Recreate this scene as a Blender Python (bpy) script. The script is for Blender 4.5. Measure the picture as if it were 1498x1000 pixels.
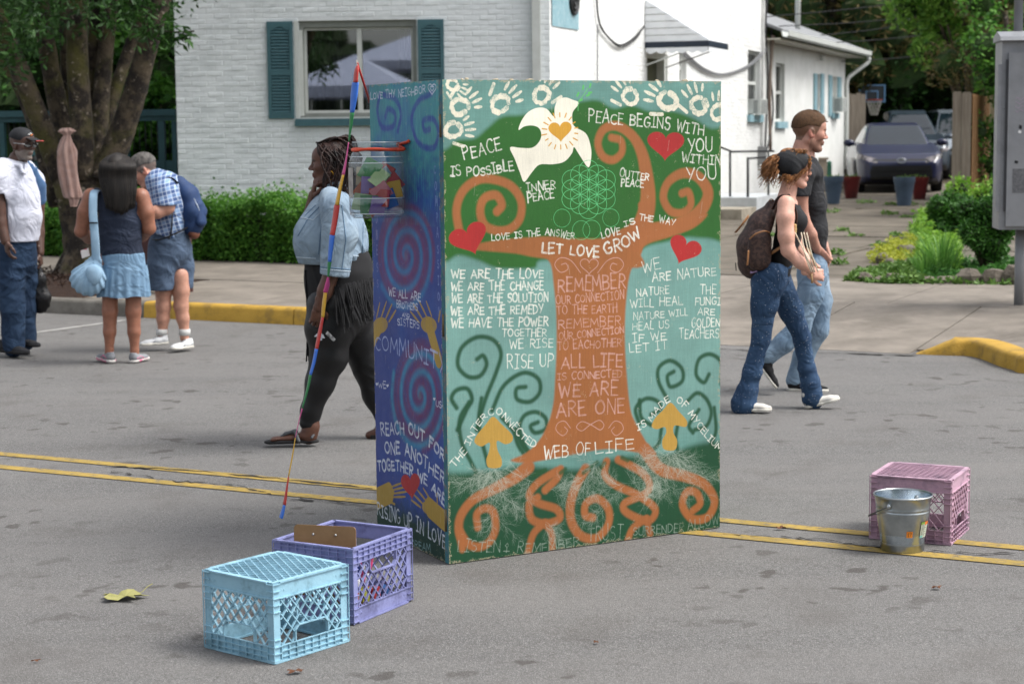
import bpy, math, random
import numpy as np
from mathutils import Vector, Matrix
for _o in list(bpy.data.objects): bpy.data.objects.remove(_o)
SC = bpy.context.scene
COL = SC.collection
R_ = math.radians
# ------------------------------------------------------------------ camera
FPX, CAMH = 2700.0, 1.72
PITCH, ROLL = math.atan(302/2700.0), .0098
_f = np.array([0, math.cos(PITCH), -math.sin(PITCH)]); _r0 = np.array([1., 0, 0]); _u0 = np.cross(_r0, _f)
_r = _r0*math.cos(ROLL)-_u0*math.sin(ROLL); _u = _u0*math.cos(ROLL)+_r0*math.sin(ROLL)
cd = bpy.data.cameras.new('camera'); cam = bpy.data.objects.new('camera', cd); COL.objects.link(cam)
cam.matrix_world = Matrix(((_r[0], _u[0], -_f[0], 0), (_r[1], _u[1], -_f[1], 0), (_r[2], _u[2], -_f[2], CAMH), (0, 0, 0, 1)))
cd.sensor_width = 36; cd.lens = 36*FPX/1498; cd.clip_start = .1; cd.clip_end = 2000
cd.dof.use_dof = True; cd.dof.focus_distance = 7.8; cd.dof.aperture_fstop = 5.0
SC.camera = cam
# ------------------------------------------------------------------ sky, sun, exposure
SUN_EL, SUN_AZ = 56, 98          # azimuth clockwise from +Y: soft light from the right, a little behind the scene
wd = bpy.data.worlds.new('World'); SC.world = wd; wd.use_nodes = True
nt = wd.node_tree; nt.nodes.clear()
_o = nt.nodes.new('ShaderNodeOutputWorld'); _b = nt.nodes.new('ShaderNodeBackground')
_s = nt.nodes.new('ShaderNodeTexSky'); _s.sky_type = 'NISHITA'; _s.sun_disc = False
_s.sun_elevation = R_(SUN_EL); _s.sun_rotation = R_(SUN_AZ); _s.air_density = 1.0; _s.dust_density = 4.0; _s.ozone_density = 1.0
_h = nt.nodes.new('ShaderNodeHueSaturation'); _h.inputs['Saturation'].default_value = .30
nt.links.new(_s.outputs[0], _h.inputs['Color']); nt.links.new(_h.outputs[0], _b.inputs[0]); nt.links.new(_b.outputs[0], _o.inputs[0])
_b.inputs[1].default_value = .13
_sl = bpy.data.lights.new('sun', 'SUN'); _sl.energy = 1.2; _sl.angle = R_(22); _sl.color = (1, .98, .95)
sun = bpy.data.objects.new('sun', _sl); COL.objects.link(sun)
_sd = Vector((math.sin(R_(SUN_AZ))*math.cos(R_(SUN_EL)), math.cos(R_(SUN_AZ))*math.cos(R_(SUN_EL)), math.sin(R_(SUN_EL))))
sun.rotation_euler = _sd.to_track_quat('Z', 'Y').to_euler()
SC.view_settings.view_transform = 'Standard'; SC.view_settings.look = 'None'; SC.view_settings.gamma = 1
SC.view_settings.exposure = 1.12; SC.view_settings.use_curve_mapping = False
SC.render.engine = 'CYCLES'; SC.cycles.use_denoising = True
SC.cycles.max_bounces = 8; SC.cycles.transparent_max_bounces = 12; SC.cycles.caustics_reflective = False; SC.cycles.caustics_refractive = False
# ------------------------------------------------------------------ helpers
def _ray(x, y): return _f*FPX+_r*(x-749)-_u*(y-500)
def G(x, y, z=0.):
    d = _ray(x, y); p = np.array([0, 0, CAMH])+d*((z-CAMH)/d[2]); return Vector(p)
def PY(x, y, Y):
    d = _ray(x, y); return Vector(np.array([0, 0, CAMH])+d*(Y/d[1]))
def PL(x, y, o, n):
    d = Vector(_ray(x, y)); c = Vector((0, 0, CAMH)); return c+d*((Vector(o)-c).dot(n)/d.dot(n))
rnd = random.Random(7)
def lin(h):
    h = h.lstrip('#'); c = [int(h[i:i+2], 16)/255 for i in (0, 2, 4)]
    return tuple(v/12.92 if v <= .04045 else ((v+.055)/1.055)**2.4 for v in c)
def tag(o, label=None, cat=None, group=None, kind=None):
    if label: o['label'] = label
    if cat: o['category'] = cat
    if group: o['group'] = group
    if kind: o['kind'] = kind
    return o
def empty(name, loc=(0, 0, 0), label=None, cat=None, group=None, kind=None, rz=0, parent=None):
    o = bpy.data.objects.new(name, None); COL.objects.link(o); o.location = loc; o.rotation_euler = (0, 0, rz)
    o.empty_display_size = .1
    if parent: o.parent = parent
    return tag(o, label, cat, group, kind)
def wloc(o):
    v = Vector((0, 0, 0))
    while o is not None: v += Vector(o.location); o = o.parent
    return v
def copy_tree(o, parent=None):
    c = o.copy(); COL.objects.link(c); c.parent = parent
    for ch in list(o.children): copy_tree(ch, c)
    return c
def cr(pts, n=6):
    """Catmull-Rom through the points"""
    P = [Vector(p) for p in pts]
    if len(P) < 3: return P
    P = [P[0]*2-P[1]]+P+[P[-1]*2-P[-2]]; out = []
    for i in range(1, len(P)-2):
        for k in range(n):
            t = k/n; a, b, c, d = P[i-1:i+3]
            out.append(.5*((2*b)+(c-a)*t+(2*a-5*b+4*c-d)*t*t+(3*b-a-3*c+d)*t**3))
    return out+[P[-2]]
class MB:
    def __init__(s): s.v = []; s.f = []; s.mi = []; s.cur = 0; s.uv = None
    def add(s, vs, fs):
        b = len(s.v); s.v += [tuple(v) for v in vs]; s.f += [tuple(i+b for i in f) for f in fs]; s.mi += [s.cur]*len(fs)
    def boxm(s, o, ax, ay, az, bev=0):
        """box from corner o along the three edge vectors"""
        o, ax, ay, az = map(Vector, (o, ax, ay, az))
        if ax.cross(ay).dot(az) < 0: o = o+ax; ax = -ax
        p = [o, o+ax, o+ax+ay, o+ay]; q = [a+az for a in p]
        s.add(p+q, [(0, 3, 2, 1), (4, 5, 6, 7), (0, 1, 5, 4), (1, 2, 6, 5), (2, 3, 7, 6), (3, 0, 4, 7)])
    def box(s, x0, x1, y0, y1, z0, z1): s.boxm((x0, y0, z0), (x1-x0, 0, 0), (0, y1-y0, 0), (0, 0, z1-z0))
    def tube(s, pts, r, n=8, cap=True, flat=1.0):
        P = [Vector(p) for p in pts]; m = len(P)
        rs = r if isinstance(r, (list, tuple)) else [r]*m
        up = Vector((0, 0, 1)); vs = []
        t0 = (P[1]-P[0]).normalized(); a = t0.orthogonal().normalized() if abs(t0.z) > .99 else t0.cross(up).normalized()
        for i in range(m):
            t = (P[min(i+1, m-1)]-P[max(i-1, 0)])
            t = t.normalized() if t.length > 1e-9 else t0
            a = (a-t*a.dot(t)); a = a.normalized() if a.length > 1e-6 else t.orthogonal().normalized(); b = t.cross(a)
            for k in range(n):
                w = 2*math.pi*k/n; vs.append(P[i]+(a*math.cos(w)+b*math.sin(w)*flat)*rs[i])
        fs = [(i*n+k, i*n+(k+1) % n, (i+1)*n+(k+1) % n, (i+1)*n+k) for i in range(m-1) for k in range(n)]
        if cap: fs += [tuple(range(n))[::-1], tuple(range((m-1)*n, m*n))]
        s.add(vs, fs)
    def lathe(s, prof, c=(0, 0, 0), n=32, axis=None):
        vs = []; m = len(prof)
        for r, z in prof:
            for k in range(n):
                w = 2*math.pi*k/n; vs.append((c[0]+r*math.cos(w), c[1]+r*math.sin(w), c[2]+z))
        s.add(vs, [(i*n+k, i*n+(k+1) % n, (i+1)*n+(k+1) % n, (i+1)*n+k) for i in range(m-1) for k in range(n)])
    def prism(s, poly, ox, oy, oz):
        """polygon (2D list) placed with origin ox, (ax, ay) basis oy, extruded along vector oz"""
        ox = Vector(ox); ax, ay = map(Vector, oy); oz = Vector(oz); n = len(poly)
        a = [ox+ax*p[0]+ay*p[1] for p in poly]; b = [p+oz for p in a]
        s.add(a+b, [tuple(range(n))[::-1], tuple(range(n, 2*n))]+[(i, (i+1) % n, n+(i+1) % n, n+i) for i in range(n)])
    def blob(s, c, r, n=10, m=7, jit=0, rg=rnd, M=None):
        vs = [(0, 0, -1)]; 
        for i in range(1, m):
            a = -math.pi/2+math.pi*i/m
            for k in range(n):
                w = 2*math.pi*k/n; q = 1+rg.uniform(-jit, jit); vs.append((math.cos(a)*math.cos(w)*q, math.cos(a)*math.sin(w)*q, math.sin(a)*q))
        vs.append((0, 0, 1)); L = len(vs)-1
        fs = [(0, 1+(k+1) % n, 1+k) for k in range(n)]
        for i in range(m-2):
            for k in range(n): fs.append((1+i*n+k, 1+i*n+(k+1) % n, 1+(i+1)*n+(k+1) % n, 1+(i+1)*n+k))
        fs += [(L, 1+(m-2)*n+k, 1+(m-2)*n+(k+1) % n) for k in range(n)]
        r = r if hasattr(r, '__len__') else (r, r, r)
        vs = [Vector((v[0]*r[0], v[1]*r[1], v[2]*r[2])) for v in vs]
        if M is not None: vs = [M @ v for v in vs]
        s.add([v+Vector(c) for v in vs], fs)
    def build(s, name, mat, parent=None, smooth=False, local=False, angle=None):
        me = bpy.data.meshes.new(name)
        v = np.array(s.v, dtype=float).reshape(-1, 3)
        off = Vector((0, 0, 0))
        if parent is not None and not local: off = wloc(parent)
        me.from_pydata((v-np.array(off)).tolist(), [], s.f)
        for m in (mat if isinstance(mat, (list, tuple)) else [mat]): me.materials.append(m)
        if any(s.mi): me.polygons.foreach_set('material_index', s.mi)
        if smooth: me.polygons.foreach_set('use_smooth', [True]*len(s.f))
        if angle is not None:
            me.polygons.foreach_set('use_smooth', [True]*len(s.f)); me.set_sharp_from_angle(angle=R_(angle))
        me.update()
        o = bpy.data.objects.new(name, me); COL.objects.link(o)
        if parent is not None: o.parent = parent
        return o
class Fr:
    """a wall's frame: t along it, z up, o outwards"""
    def __init__(s, A, B):
        s.A = Vector((A[0], A[1], 0)); d = Vector((B[0]-A[0], B[1]-A[1], 0)); s.L = d.length; s.d = d.normalized()
        s.n = Vector((s.d.y, -s.d.x, 0))
    def p(s, t, z, o=0): return s.A+s.d*t+s.n*o+Vector((0, 0, z))
    def px(s, x, y, o=0):
        q = PL(x, y, s.A+s.n*o, s.n); return ((q-s.A).dot(s.d), q.z)
    def box(s, mb, t0, t1, z0, z1, o0, o1): mb.boxm(s.p(t0, z0, o0), s.d*(t1-t0), Vector((0, 0, z1-z0)), s.n*(o1-o0))
    def wall(s, mb, z0, z1, th, holes, t0=0, t1=None):
        ts = sorted(set([t0, s.L if t1 is None else t1]+[h[0] for h in holes]+[h[1] for h in holes]))
        for a, b in zip(ts, ts[1:]):
            if b-a < 1e-4: continue
            hs = sorted((h[2], h[3]) for h in holes if h[0] <= a+1e-6 and h[1] >= b-1e-6); z = z0
            for c, d in hs+[(z1, z1)]:
                if c-z > 1e-4: s.box(mb, a, b, z, c, -th, 0)
                z = d
# ------------------------------------------------------------------ materials
def nodes(m): 
    m.use_nodes = True; n = m.node_tree.nodes; l = m.node_tree.links; b = n.get('Principled BSDF')
    if b is None: n.clear(); o = n.new('ShaderNodeOutputMaterial'); b = n.new('ShaderNodeBsdfPrincipled'); l.new(b.outputs[0], o.inputs[0])
    return n, l, b
def _noise(n, l, co, scale, detail=3, rough=.6):
    t = n.new('ShaderNodeTexNoise'); t.inputs['Scale'].default_value = scale; t.inputs['Detail'].default_value = detail
    t.inputs['Roughness'].default_value = rough; l.new(co, t.inputs['Vector']); return t
def ramp(n, l, src, stops, interp='LINEAR'):
    r = n.new('ShaderNodeValToRGB'); e = r.color_ramp.elements; r.color_ramp.interpolation = interp
    while len(e) < len(stops): e.new(.5)
    for k, (p, c) in enumerate(stops): e[k].position = p; e[k].color = (*c[:3], 1) if hasattr(c, '__len__') else (c, c, c, 1)
    l.new(src, r.inputs[0]); return r.outputs[0]
def mixc(n, l, f, a, b, mode='MIX'):
    m = n.new('ShaderNodeMix'); m.data_type = 'RGBA'; m.blend_type = mode
    for s, v in ((0, f), (6, a), (7, b)):
        if hasattr(v, 'is_linked'): l.new(v, m.inputs[s])
        else: m.inputs[s].default_value = v if not hasattr(v, '__len__') else (*v[:3], 1)
    return m.outputs[2]
def M(name, c, rough=.7, c2=None, scale=6, bump=.0, bs=60, metal=0, dirt=None, ds=2.5, damt=.5, spec=.4, coord='Object', stretch=None, trans=0, lo=.35, hi=.65, bd=.01, island=0, sheen=0, wr=0):
    if name in bpy.data.materials: return bpy.data.materials[name]
    m = bpy.data.materials.new(name); n, l, b = nodes(m)
    if isinstance(c, str): c = lin(c)
    if isinstance(c2, str): c2 = lin(c2)
    if isinstance(dirt, str): dirt = lin(dirt)
    tc = n.new('ShaderNodeTexCoord'); co = tc.outputs[coord]
    if stretch:
        mp = n.new('ShaderNodeMapping'); mp.inputs['Scale'].default_value = stretch; l.new(co, mp.inputs[0]); co = mp.outputs[0]
    col = None
    if c2 is None: c2 = tuple(v*.82 for v in c)
    f = ramp(n, l, _noise(n, l, co, scale, 5).outputs[0], [(lo, 0), (hi, 1)])
    col = mixc(n, l, f, c, c2)
    if dirt is not None:
        f2 = ramp(n, l, _noise(n, l, co, ds, 8, .7).outputs[0], [(.5, 0), (.72, damt)]); col = mixc(n, l, f2, col, dirt)
    if island:
        g = n.new('ShaderNodeNewGeometry'); q = n.new('ShaderNodeMapRange'); l.new(g.outputs['Random Per Island'], q.inputs[0])
        q.inputs[3].default_value = 1-island; q.inputs[4].default_value = 1+island
        v = n.new('ShaderNodeCombineColor'); [l.new(q.outputs[0], v.inputs[i]) for i in range(3)]
        col = mixc(n, l, 1.0, col, v.outputs[0], 'MULTIPLY')
    l.new(col, b.inputs['Base Color'])
    b.inputs['Roughness'].default_value = rough; b.inputs['Metallic'].default_value = metal
    b.inputs['Specular IOR Level'].default_value = spec
    if sheen: b.inputs['Sheen Weight'].default_value = sheen
    if trans: b.inputs['Transmission Weight'].default_value = trans
    if wr:
        w1 = n.new('ShaderNodeBump'); w1.inputs['Strength'].default_value = wr; w1.inputs['Distance'].default_value = .05; q = _noise(n, l, co, 7, 2, .5); q.inputs['Distortion'].default_value = 1.6; l.new(q.outputs[0], w1.inputs['Height']); l.new(w1.outputs[0], b.inputs['Normal'])
    if bump:
        bn = n.new('ShaderNodeBump'); bn.inputs['Strength'].default_value = bump; bn.inputs['Distance'].default_value = bd
        l.new(_noise(n, l, co, bs, 4).outputs[0], bn.inputs['Height']); l.new(bn.outputs[0], b.inputs['Normal'])
        if wr: l.new(w1.outputs[0], bn.inputs['Normal'])
    return m
def leafmat(name, c, c2, island=.35, trans=.35, rough=.55):
    if name in bpy.data.materials: return bpy.data.materials[name]
    m = bpy.data.materials.new(name); n, l, b = nodes(m)
    g = n.new('ShaderNodeNewGeometry'); col = mixc(n, l, g.outputs['Random Per Island'], lin(c), lin(c2))
    l.new(col, b.inputs['Base Color']); b.inputs['Roughness'].default_value = rough; b.inputs['Specular IOR Level'].default_value = .35
    tr = n.new('ShaderNodeBsdfTranslucent'); l.new(col, tr.inputs[0]); mx = n.new('ShaderNodeMixShader'); mx.inputs[0].default_value = trans
    l.new(b.outputs[0], mx.inputs[1]); l.new(tr.outputs[0], mx.inputs[2]); l.new(mx.outputs[0], n['Material Output'].inputs[0]); return m
# leaves: many small faces scattered through a volume, as one mesh
def leaves(name, mat, pts, size, parent=None, seed=1, asp=.5, droop=0., local=False, fold=True):
    rg = np.random.RandomState(seed); P = np.array(pts, dtype=float); N = len(P)
    a = rg.normal(size=(N, 3)); a[:, 2] = a[:, 2]*.6-droop; a /= np.linalg.norm(a, axis=1)[:, None]
    b = rg.normal(size=(N, 3)); b[:, 2] *= .5; b -= (b*a).sum(1)[:, None]*a; b /= np.linalg.norm(b, axis=1)[:, None]
    c = np.cross(a, b); s = (size*rg.uniform(.6, 1.3, N))[:, None]
    v = np.stack([P, P+a*s*.45+b*s*asp*.5+c*s*.08, P+a*s, P+a*s*.45-b*s*asp*.5+c*s*.08], 1).reshape(-1, 3)
    off = np.array(wloc(parent)) if (parent is not None and not local) else 0
    v = v-off; me = bpy.data.meshes.new(name); i = np.arange(N)*4
    me.vertices.add(4*N); me.vertices.foreach_set('co', v.ravel())
    tri = np.stack([i, i+1, i+2, i, i+2, i+3], 1).reshape(-1)
    me.loops.add(len(tri)); me.loops.foreach_set('vertex_index', tri.astype(np.int32)); me.polygons.add(2*N)
    me.polygons.foreach_set('loop_start', np.arange(2*N)*3); me.polygons.foreach_set('loop_total', np.full(2*N, 3))
    me.materials.append(mat); me.update(calc_edges=True)
    o = bpy.data.objects.new(name, me); COL.objects.link(o)
    if parent is not None: o.parent = parent
    return o
def clumps(centres, n, rad, seed=1, shell=.45):
    """points inside many overlapping ellipsoids, denser near their skin"""
    rg = np.random.RandomState(seed); C = np.array([c[:3] for c in centres], dtype=float); S = np.array([c[3] for c in centres], dtype=float)
    w = S**2/(S**2).sum(); k = rg.choice(len(C), n, p=w); d = rg.normal(size=(n, 3)); d /= np.linalg.norm(d, axis=1)[:, None]
    r = rg.uniform(shell, 1, n)**.6; return C[k]+d*(r*S[k]*rad)[:, None]
# ------------------------------------------------------------------ terrain
DV = Vector((.8817, -.4717, 0)); NV = Vector((.4717, .8817, 0)); K0 = Vector((0, 15.9, 0))
def S_of(x, y): return (Vector((x, y, 0))-K0).dot(NV)
def A_of(x, y): return (Vector((x, y, 0))-K0).dot(DV)
def sp(a, s): return K0+DV*a+NV*s
def hgt(a, s):
    if s <= 0: return 0.
    full = .15+.014*min(s, 42)
    w = min(1, max(0, (a-.0)/.6)) * min(1, max(0, 1-(a-3.9)/.6))      # the driveway apron comes down to the road here
    ap = full*min(1, (s/2.3))**.9
    return full*(1-w)+ap*w
def HT(x, y): return hgt(A_of(x, y), S_of(x, y))
def GT(px, py):
    z = .2
    for _ in range(12): p = G(px, py, z); z = HT(p.x, p.y)
    p.z = z; return p
m_conc = M('pavement concrete', '#837b71', .9, '#6e675e', 3, bump=.35, bs=90, dirt='#4c463e', ds=1.1, damt=.8, island=.06)
m_drive = M('driveway concrete', '#6c6459', .92, '#565046', 2.2, bump=.4, bs=70, dirt='#403a31', ds=.9, damt=.85, island=.08)
m_kerb = M('kerb concrete', '#77736c', .9, '#5f5b54', 5, bump=.5, bs=60, dirt='#3d3a35', ds=4, damt=.6)
m_yel = M('yellow kerb paint', '#b8923a', .75, '#a8842f', 5, bump=.5, bs=60, dirt='#5a5140', ds=5, damt=.75)
m_soil = M('soil', '#4a3f30', 1, '#33291d', 4, bump=.6, bs=40, bd=.03)
m_mulch = M('bark mulch', '#3f2b1f', 1, '#2a1b13', 30, bump=1, bs=70, bd=.03)
# asphalt with pale aggregate, dark patches, oil spots, hairline cracks
m_road = bpy.data.materials.new('asphalt'); n, l, b = nodes(m_road)
co = n.new('ShaderNodeTexCoord').outputs['Object']
f = ramp(n, l, _noise(n, l, co, .7, 6).outputs[0], [(.35, 0), (.68, 1)])
c = mixc(n, l, f, lin('#545352'), lin('#605f5d'))
vo = n.new('ShaderNodeTexVoronoi'); vo.inputs['Scale'].default_value = 290; l.new(co, vo.inputs['Vector'])
sep = n.new('ShaderNodeSeparateColor'); l.new(vo.outputs['Color'], sep.inputs[0])
c = mixc(n, l, ramp(n, l, sep.outputs[0], [(.0, 0), (.55, .1), (.86, .38), (.97, .8)]), c, lin('#979592'))
vo2 = n.new('ShaderNodeTexVoronoi'); vo2.inputs['Scale'].default_value = 120; l.new(co, vo2.inputs['Vector'])
sep2 = n.new('ShaderNodeSeparateColor'); l.new(vo2.outputs['Color'], sep2.inputs[0])
c = mixc(n, l, ramp(n, l, sep2.outputs[1], [(.0, .55), (.3, .0), (1, 0)]), c, lin('#46423e'))
st = _noise(n, l, co, 2.2, 3, .5); st2 = _noise(n, l, co, 6.5, 2, .5)
mp_ = n.new('ShaderNodeMapping'); mp_.inputs['Rotation'].default_value = (0, 0, R_(28)); mp_.inputs['Scale'].default_value = (.12, 1.3, 1); l.new(co, mp_.inputs[0])
c = mixc(n, l, ramp(n, l, _noise(n, l, mp_.outputs[0], 1.6, 4).outputs[0], [(.38, .0), (.66, .38)]), c, lin('#787572'))
mk_ = n.new('ShaderNodeMath'); mk_.operation = 'MULTIPLY'; l.new(ramp(n, l, st2.outputs[0], [(.6, 0), (.65, .7)]), mk_.inputs[0]); l.new(ramp(n, l, _noise(n, l, co, .8, 2).outputs[0], [(.45, .0), (.6, 1)]), mk_.inputs[1])
c = mixc(n, l, mk_.outputs[0], c, lin('#3f3a36'))
c = mixc(n, l, ramp(n, l, st.outputs[0], [(.55, 0), (.72, .32)]), c, lin('#4d4843'))
l.new(c, b.inputs['Base Color']); b.inputs['Roughness'].default_value = .82; b.inputs['Specular IOR Level'].default_value = .35
bn = n.new('ShaderNodeBump'); bn.inputs['Strength'].default_value = .55; bn.inputs['Distance'].default_value = .004
l.new(vo.outputs['Distance'], bn.inputs['Height']); l.new(bn.outputs[0], b.inputs['Normal'])
mb = MB(); mb.add([(-400, -300, -.06), (400, -300, -.06), (400, 600, -.06), (-400, 600, -.06)], [(0, 1, 2, 3)])
tag(mb.build('ground', m_soil), kind='structure')
mb = MB()
A = sp(-90, -45); mb.add([sp(-90, -45), sp(90, -45), sp(90, .25), sp(-90, .25)], [(0, 1, 2, 3)])
tag(mb.build('road', m_road), kind='structure')
# yard terrain behind the kerb
mb = MB(); aa = [-70, -40, -20, -12]+[i*.5 for i in range(-20, 30)]+[16, 20, 30, 45, 70]; ss = [.2, .5, 1, 1.5, 2, 2.5, 3, 4, 5, 6, 8, 10, 14, 18, 24, 30, 42, 60, 90]
vs = [sp(a_, s_)+Vector((0, 0, hgt(a_, s_)-.03)) for s_ in ss for a_ in aa]; nn = len(aa)
mb.add(vs, [(j*nn+i, j*nn+i+1, (j+1)*nn+i+1, (j+1)*nn+i) for j in range(len(ss)-1) for i in range(nn-1)])
tag(mb.build('yard_ground', m_soil, smooth=True), kind='structure')
# slabs
def slab(root, mat, a0, a1, s0, s1, name='slab', g=.007, th=.012, tilt=.004):
    mb = MB(); k = 4; vs = []; dz = rnd.uniform(-tilt, tilt)
    for j in range(k+1):
        s_ = s0+g+(s1-s0-2*g)*j/k
        for a_ in (a0+g, a0+(a1-a0)*.33, a0+(a1-a0)*.66, a1-g): vs.append(sp(a_, s_)+Vector((0, 0, hgt(a_, s_)+dz)))
    m_ = len(vs); fs = [(j*4+i, j*4+i+1, (j+1)*4+i+1, (j+1)*4+i) for j in range(k) for i in range(3)]
    low = [v-Vector((0, 0, th+.02)) for v in vs]
    ring = [0, 1, 2, 3]+[4*j+3 for j in range(1, k+1)]+[4*k+2, 4*k+1, 4*k]+[4*j for j in range(k-1, 0, -1)]
    fs += [(ring[i], ring[i]+m_, ring[(i+1) % len(ring)]+m_, ring[(i+1) % len(ring)]) for i in range(len(ring))]
    mb.add(vs+low, fs); return mb.build(name, mat, root, smooth=False)
sw = empty('sidewalk', (0, 0, 0), kind='structure')
for i in range(-6, 4):
    a0 = -1.15+1.9*i if i < 0 else 4.55+1.9*i
    for s0, s1 in ((.17, 2.25), (2.25, 4.45)):
        if s0 < 1 and -9.2 < a0+.95 < -4.3: continue     # the tree bed
        slab(sw, m_conc, a0, a0+1.9, s0, s1)
for a0, a1 in ((-1.15, .6), (.6, 2.35), (2.35, 4.55)):
    if a1 < 4: slab(sw, m_conc, a0, a1, .01, 2.25, tilt=.001)
    else: slab(sw, m_conc, a0, 3.5, .01, 2.25, tilt=.001); slab(sw, m_conc, 3.5, a1, .2, 2.25, tilt=.001)
    slab(sw, m_conc, a0+.3, a1+(.3 if a1 < 4 else 0), 2.25, 4.45, tilt=.001)
dw = empty('driveway', (0, 0, 0), kind='structure')
s0 = 4.45; k = 0
while s0 < 26:
    s1 = s0+rnd.uniform(1.7, 2.6)
    for a0, a1 in ((-3.6, -1.4), (-1.4, .9), (.9, 3.1), (3.1, 5.3)): slab(dw, m_drive, a0-.06*s0, a1-.06*s0, s0, s1, tilt=.012, g=.012)
    s0 = s1; k += 1
# kerbs: a straight grey and yellow run on the left, a yellow bulge on the right
def kerb(name, pts, hs, mat, root, w=.15, ridge=0):
    mb = MB(); P = [Vector(p) for p in pts]; vs = []
    for i, p in enumerate(P):
        t = (P[min(i+1, len(P)-1)]-P[max(i-1, 0)]).normalized(); nrm = Vector((-t.y, t.x, 0)); h = hs[i]
        for o, z in ((0, -.03), (.012, h-.035), (.022, h-.012), (.05, h), (w, h), (w, -.03)): vs.append(p+nrm*o+Vector((0, 0, z)))
    k = 6; mb.add(vs, [(i*k+j, (i+1)*k+j, (i+1)*k+j+1, i*k+j+1) for i in range(len(P)-1) for j in range(k-1)]+[tuple(range(k)), tuple((len(P)-1)*k+j for j in range(k))[::-1]])
    o = mb.build(name, mat, root, angle=45); return o
kb = empty('kerb', (0, 0, 0), kind='structure')
aK = A_of(*G(219, 463)[:2])
for i in range(10): kerb('kerb_stone', [sp(aK-(i+1)*2.4+.008+.3*j*.999, 0) for j in range(9)], [.15+rnd.uniform(-.002, .002)]*9, m_kerb, kb)
kerb('kerb_stone', [sp(aK+.01+.25*j, 0) for j in range(8)], [.155]*8, m_yel, kb)
e0 = aK+.01+.25*7+.01
kerb('kerb_stone', [sp(e0+.2*j, 0) for j in range(7)], [.155, .155, .155, .12, .07, .03, .005], m_yel, kb)
pts = [GT(1338, 518), GT(1365, 519), GT(1392, 519.5), GT(1418, 521), GT(1440, 527), GT(1462, 536), GT(1480, 541), GT(1505, 547)]
pts = [Vector((p.x, p.y, 0)) for p in pts]; pts += [pts[-1]+Vector((.6, -.35, 0)), pts[-1]+Vector((1.6, -.85, 0)), pts[-1]+Vector((3.5, -1.8, 0))]
cc = cr(pts, 4); hh = [min(.125, .004+.125*(i/9)) for i in range(len(cc))]
nk = len(cc)//2; kerb('kerb_stone', cc[:15], hh[:15], m_yel, kb, w=.2); kerb('kerb_stone', [cc[14]+(cc[15]-cc[14])*.03]+cc[15:], [hh[14]]+hh[15:], m_yel, kb, w=.2)
mb = MB(); vs = []
for i, p in enumerate(cc):
    t = (cc[min(i+1, len(cc)-1)]-cc[max(i-1, 0)]).normalized(); q = p+Vector((-t.y, t.x, 0))*.19; a = A_of(q.x, q.y)+.05; e = sp(a, max(.16, S_of(q.x, q.y)+.02)); vs += [q+Vector((0, 0, hh[i]-.003)), e+Vector((0, 0, max(hgt(a, .17), hh[i]*.9)-.001))]
mb.add(vs, [(2*i, 2*i+2, 2*i+3, 2*i+1) for i in range(len(cc)-1)]); mb.build('slab', m_conc, sw)
# painted lines
m_line = M('worn yellow road paint', '#a58a42', .8, '#8c773a', 6, bump=.3, bs=150, dirt='#5e5953', ds=22, damt=1.1)
m_wline = M('worn white road paint', '#a8a6a2', .8, '#8e8c88', 6, bump=.3, bs=150, dirt='#6a645c', ds=12, damt=.8)
def line(name, p, q, w, mat, z=.004):
    mb = MB(); p = Vector((p[0], p[1], z)); q = Vector((q[0], q[1], z)); t = (q-p).normalized(); nr = Vector((-t.y, t.x, 0))*w/2
    k = 60; vs = []
    for i in range(k+1):
        c_ = p+(q-p)*i/k; e = rnd.uniform(-.004, .004); vs += [c_+nr*(1+e*10), c_-nr*(1+e*10)]
    mb.add(vs, [(2*i+1, 2*i+3, 2*i+2, 2*i) for i in range(k)]); return tag(mb.build(name, mat), kind='structure')
def ext(p, q, a=8):
    t = (q-p).normalized(); return p-t*a, q+t*a
line('road_line', *ext(G(0, 664), G(1498, 802)), .085, m_line); line('road_line', *ext(G(0, 683), G(1498, 825)), .085, m_line)
line('parking_line', G(20, 491), G(183, 468.5), .075, m_wline)
# cracks along the yellow lines
m_crack = M('crack', '#26231f', 1)
def crack(pts, w=.006, sd=1):
    rg = random.Random(sd); mb = MB(); P = []
    for p, q in zip(pts, pts[1:]):
        for k in range(14): t = k/14; P.append(p.lerp(q, t)+Vector((rg.uniform(-.012, .012), rg.uniform(-.02, .02), 0)))
    P.append(pts[-1]); vs = []
    for i, p in enumerate(P):
        ww = w*3.2*rg.uniform(.1, 1.0)**1.5; vs += [(p.x, p.y+ww/2, .0065), (p.x, p.y-ww/2, .0065)]
    mb.add(vs, [(2*i+1, 2*i+3, 2*i+2, 2*i) for i in range(len(P)-1)]); tag(mb.build('road_crack', m_crack), kind='structure')
crack([G(150, 682), G(300, 690), G(545, 716)], .012, 1); crack([G(160, 690), G(260, 705), G(350, 712), G(420, 730), G(520, 738)], .010, 2)
crack([G(1060, 782), G(1200, 790), G(1300, 806), G(1490, 812)], .008, 3); crack([G(1030, 510), G(1190, 516), G(1340, 521)], .02, 4)
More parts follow.
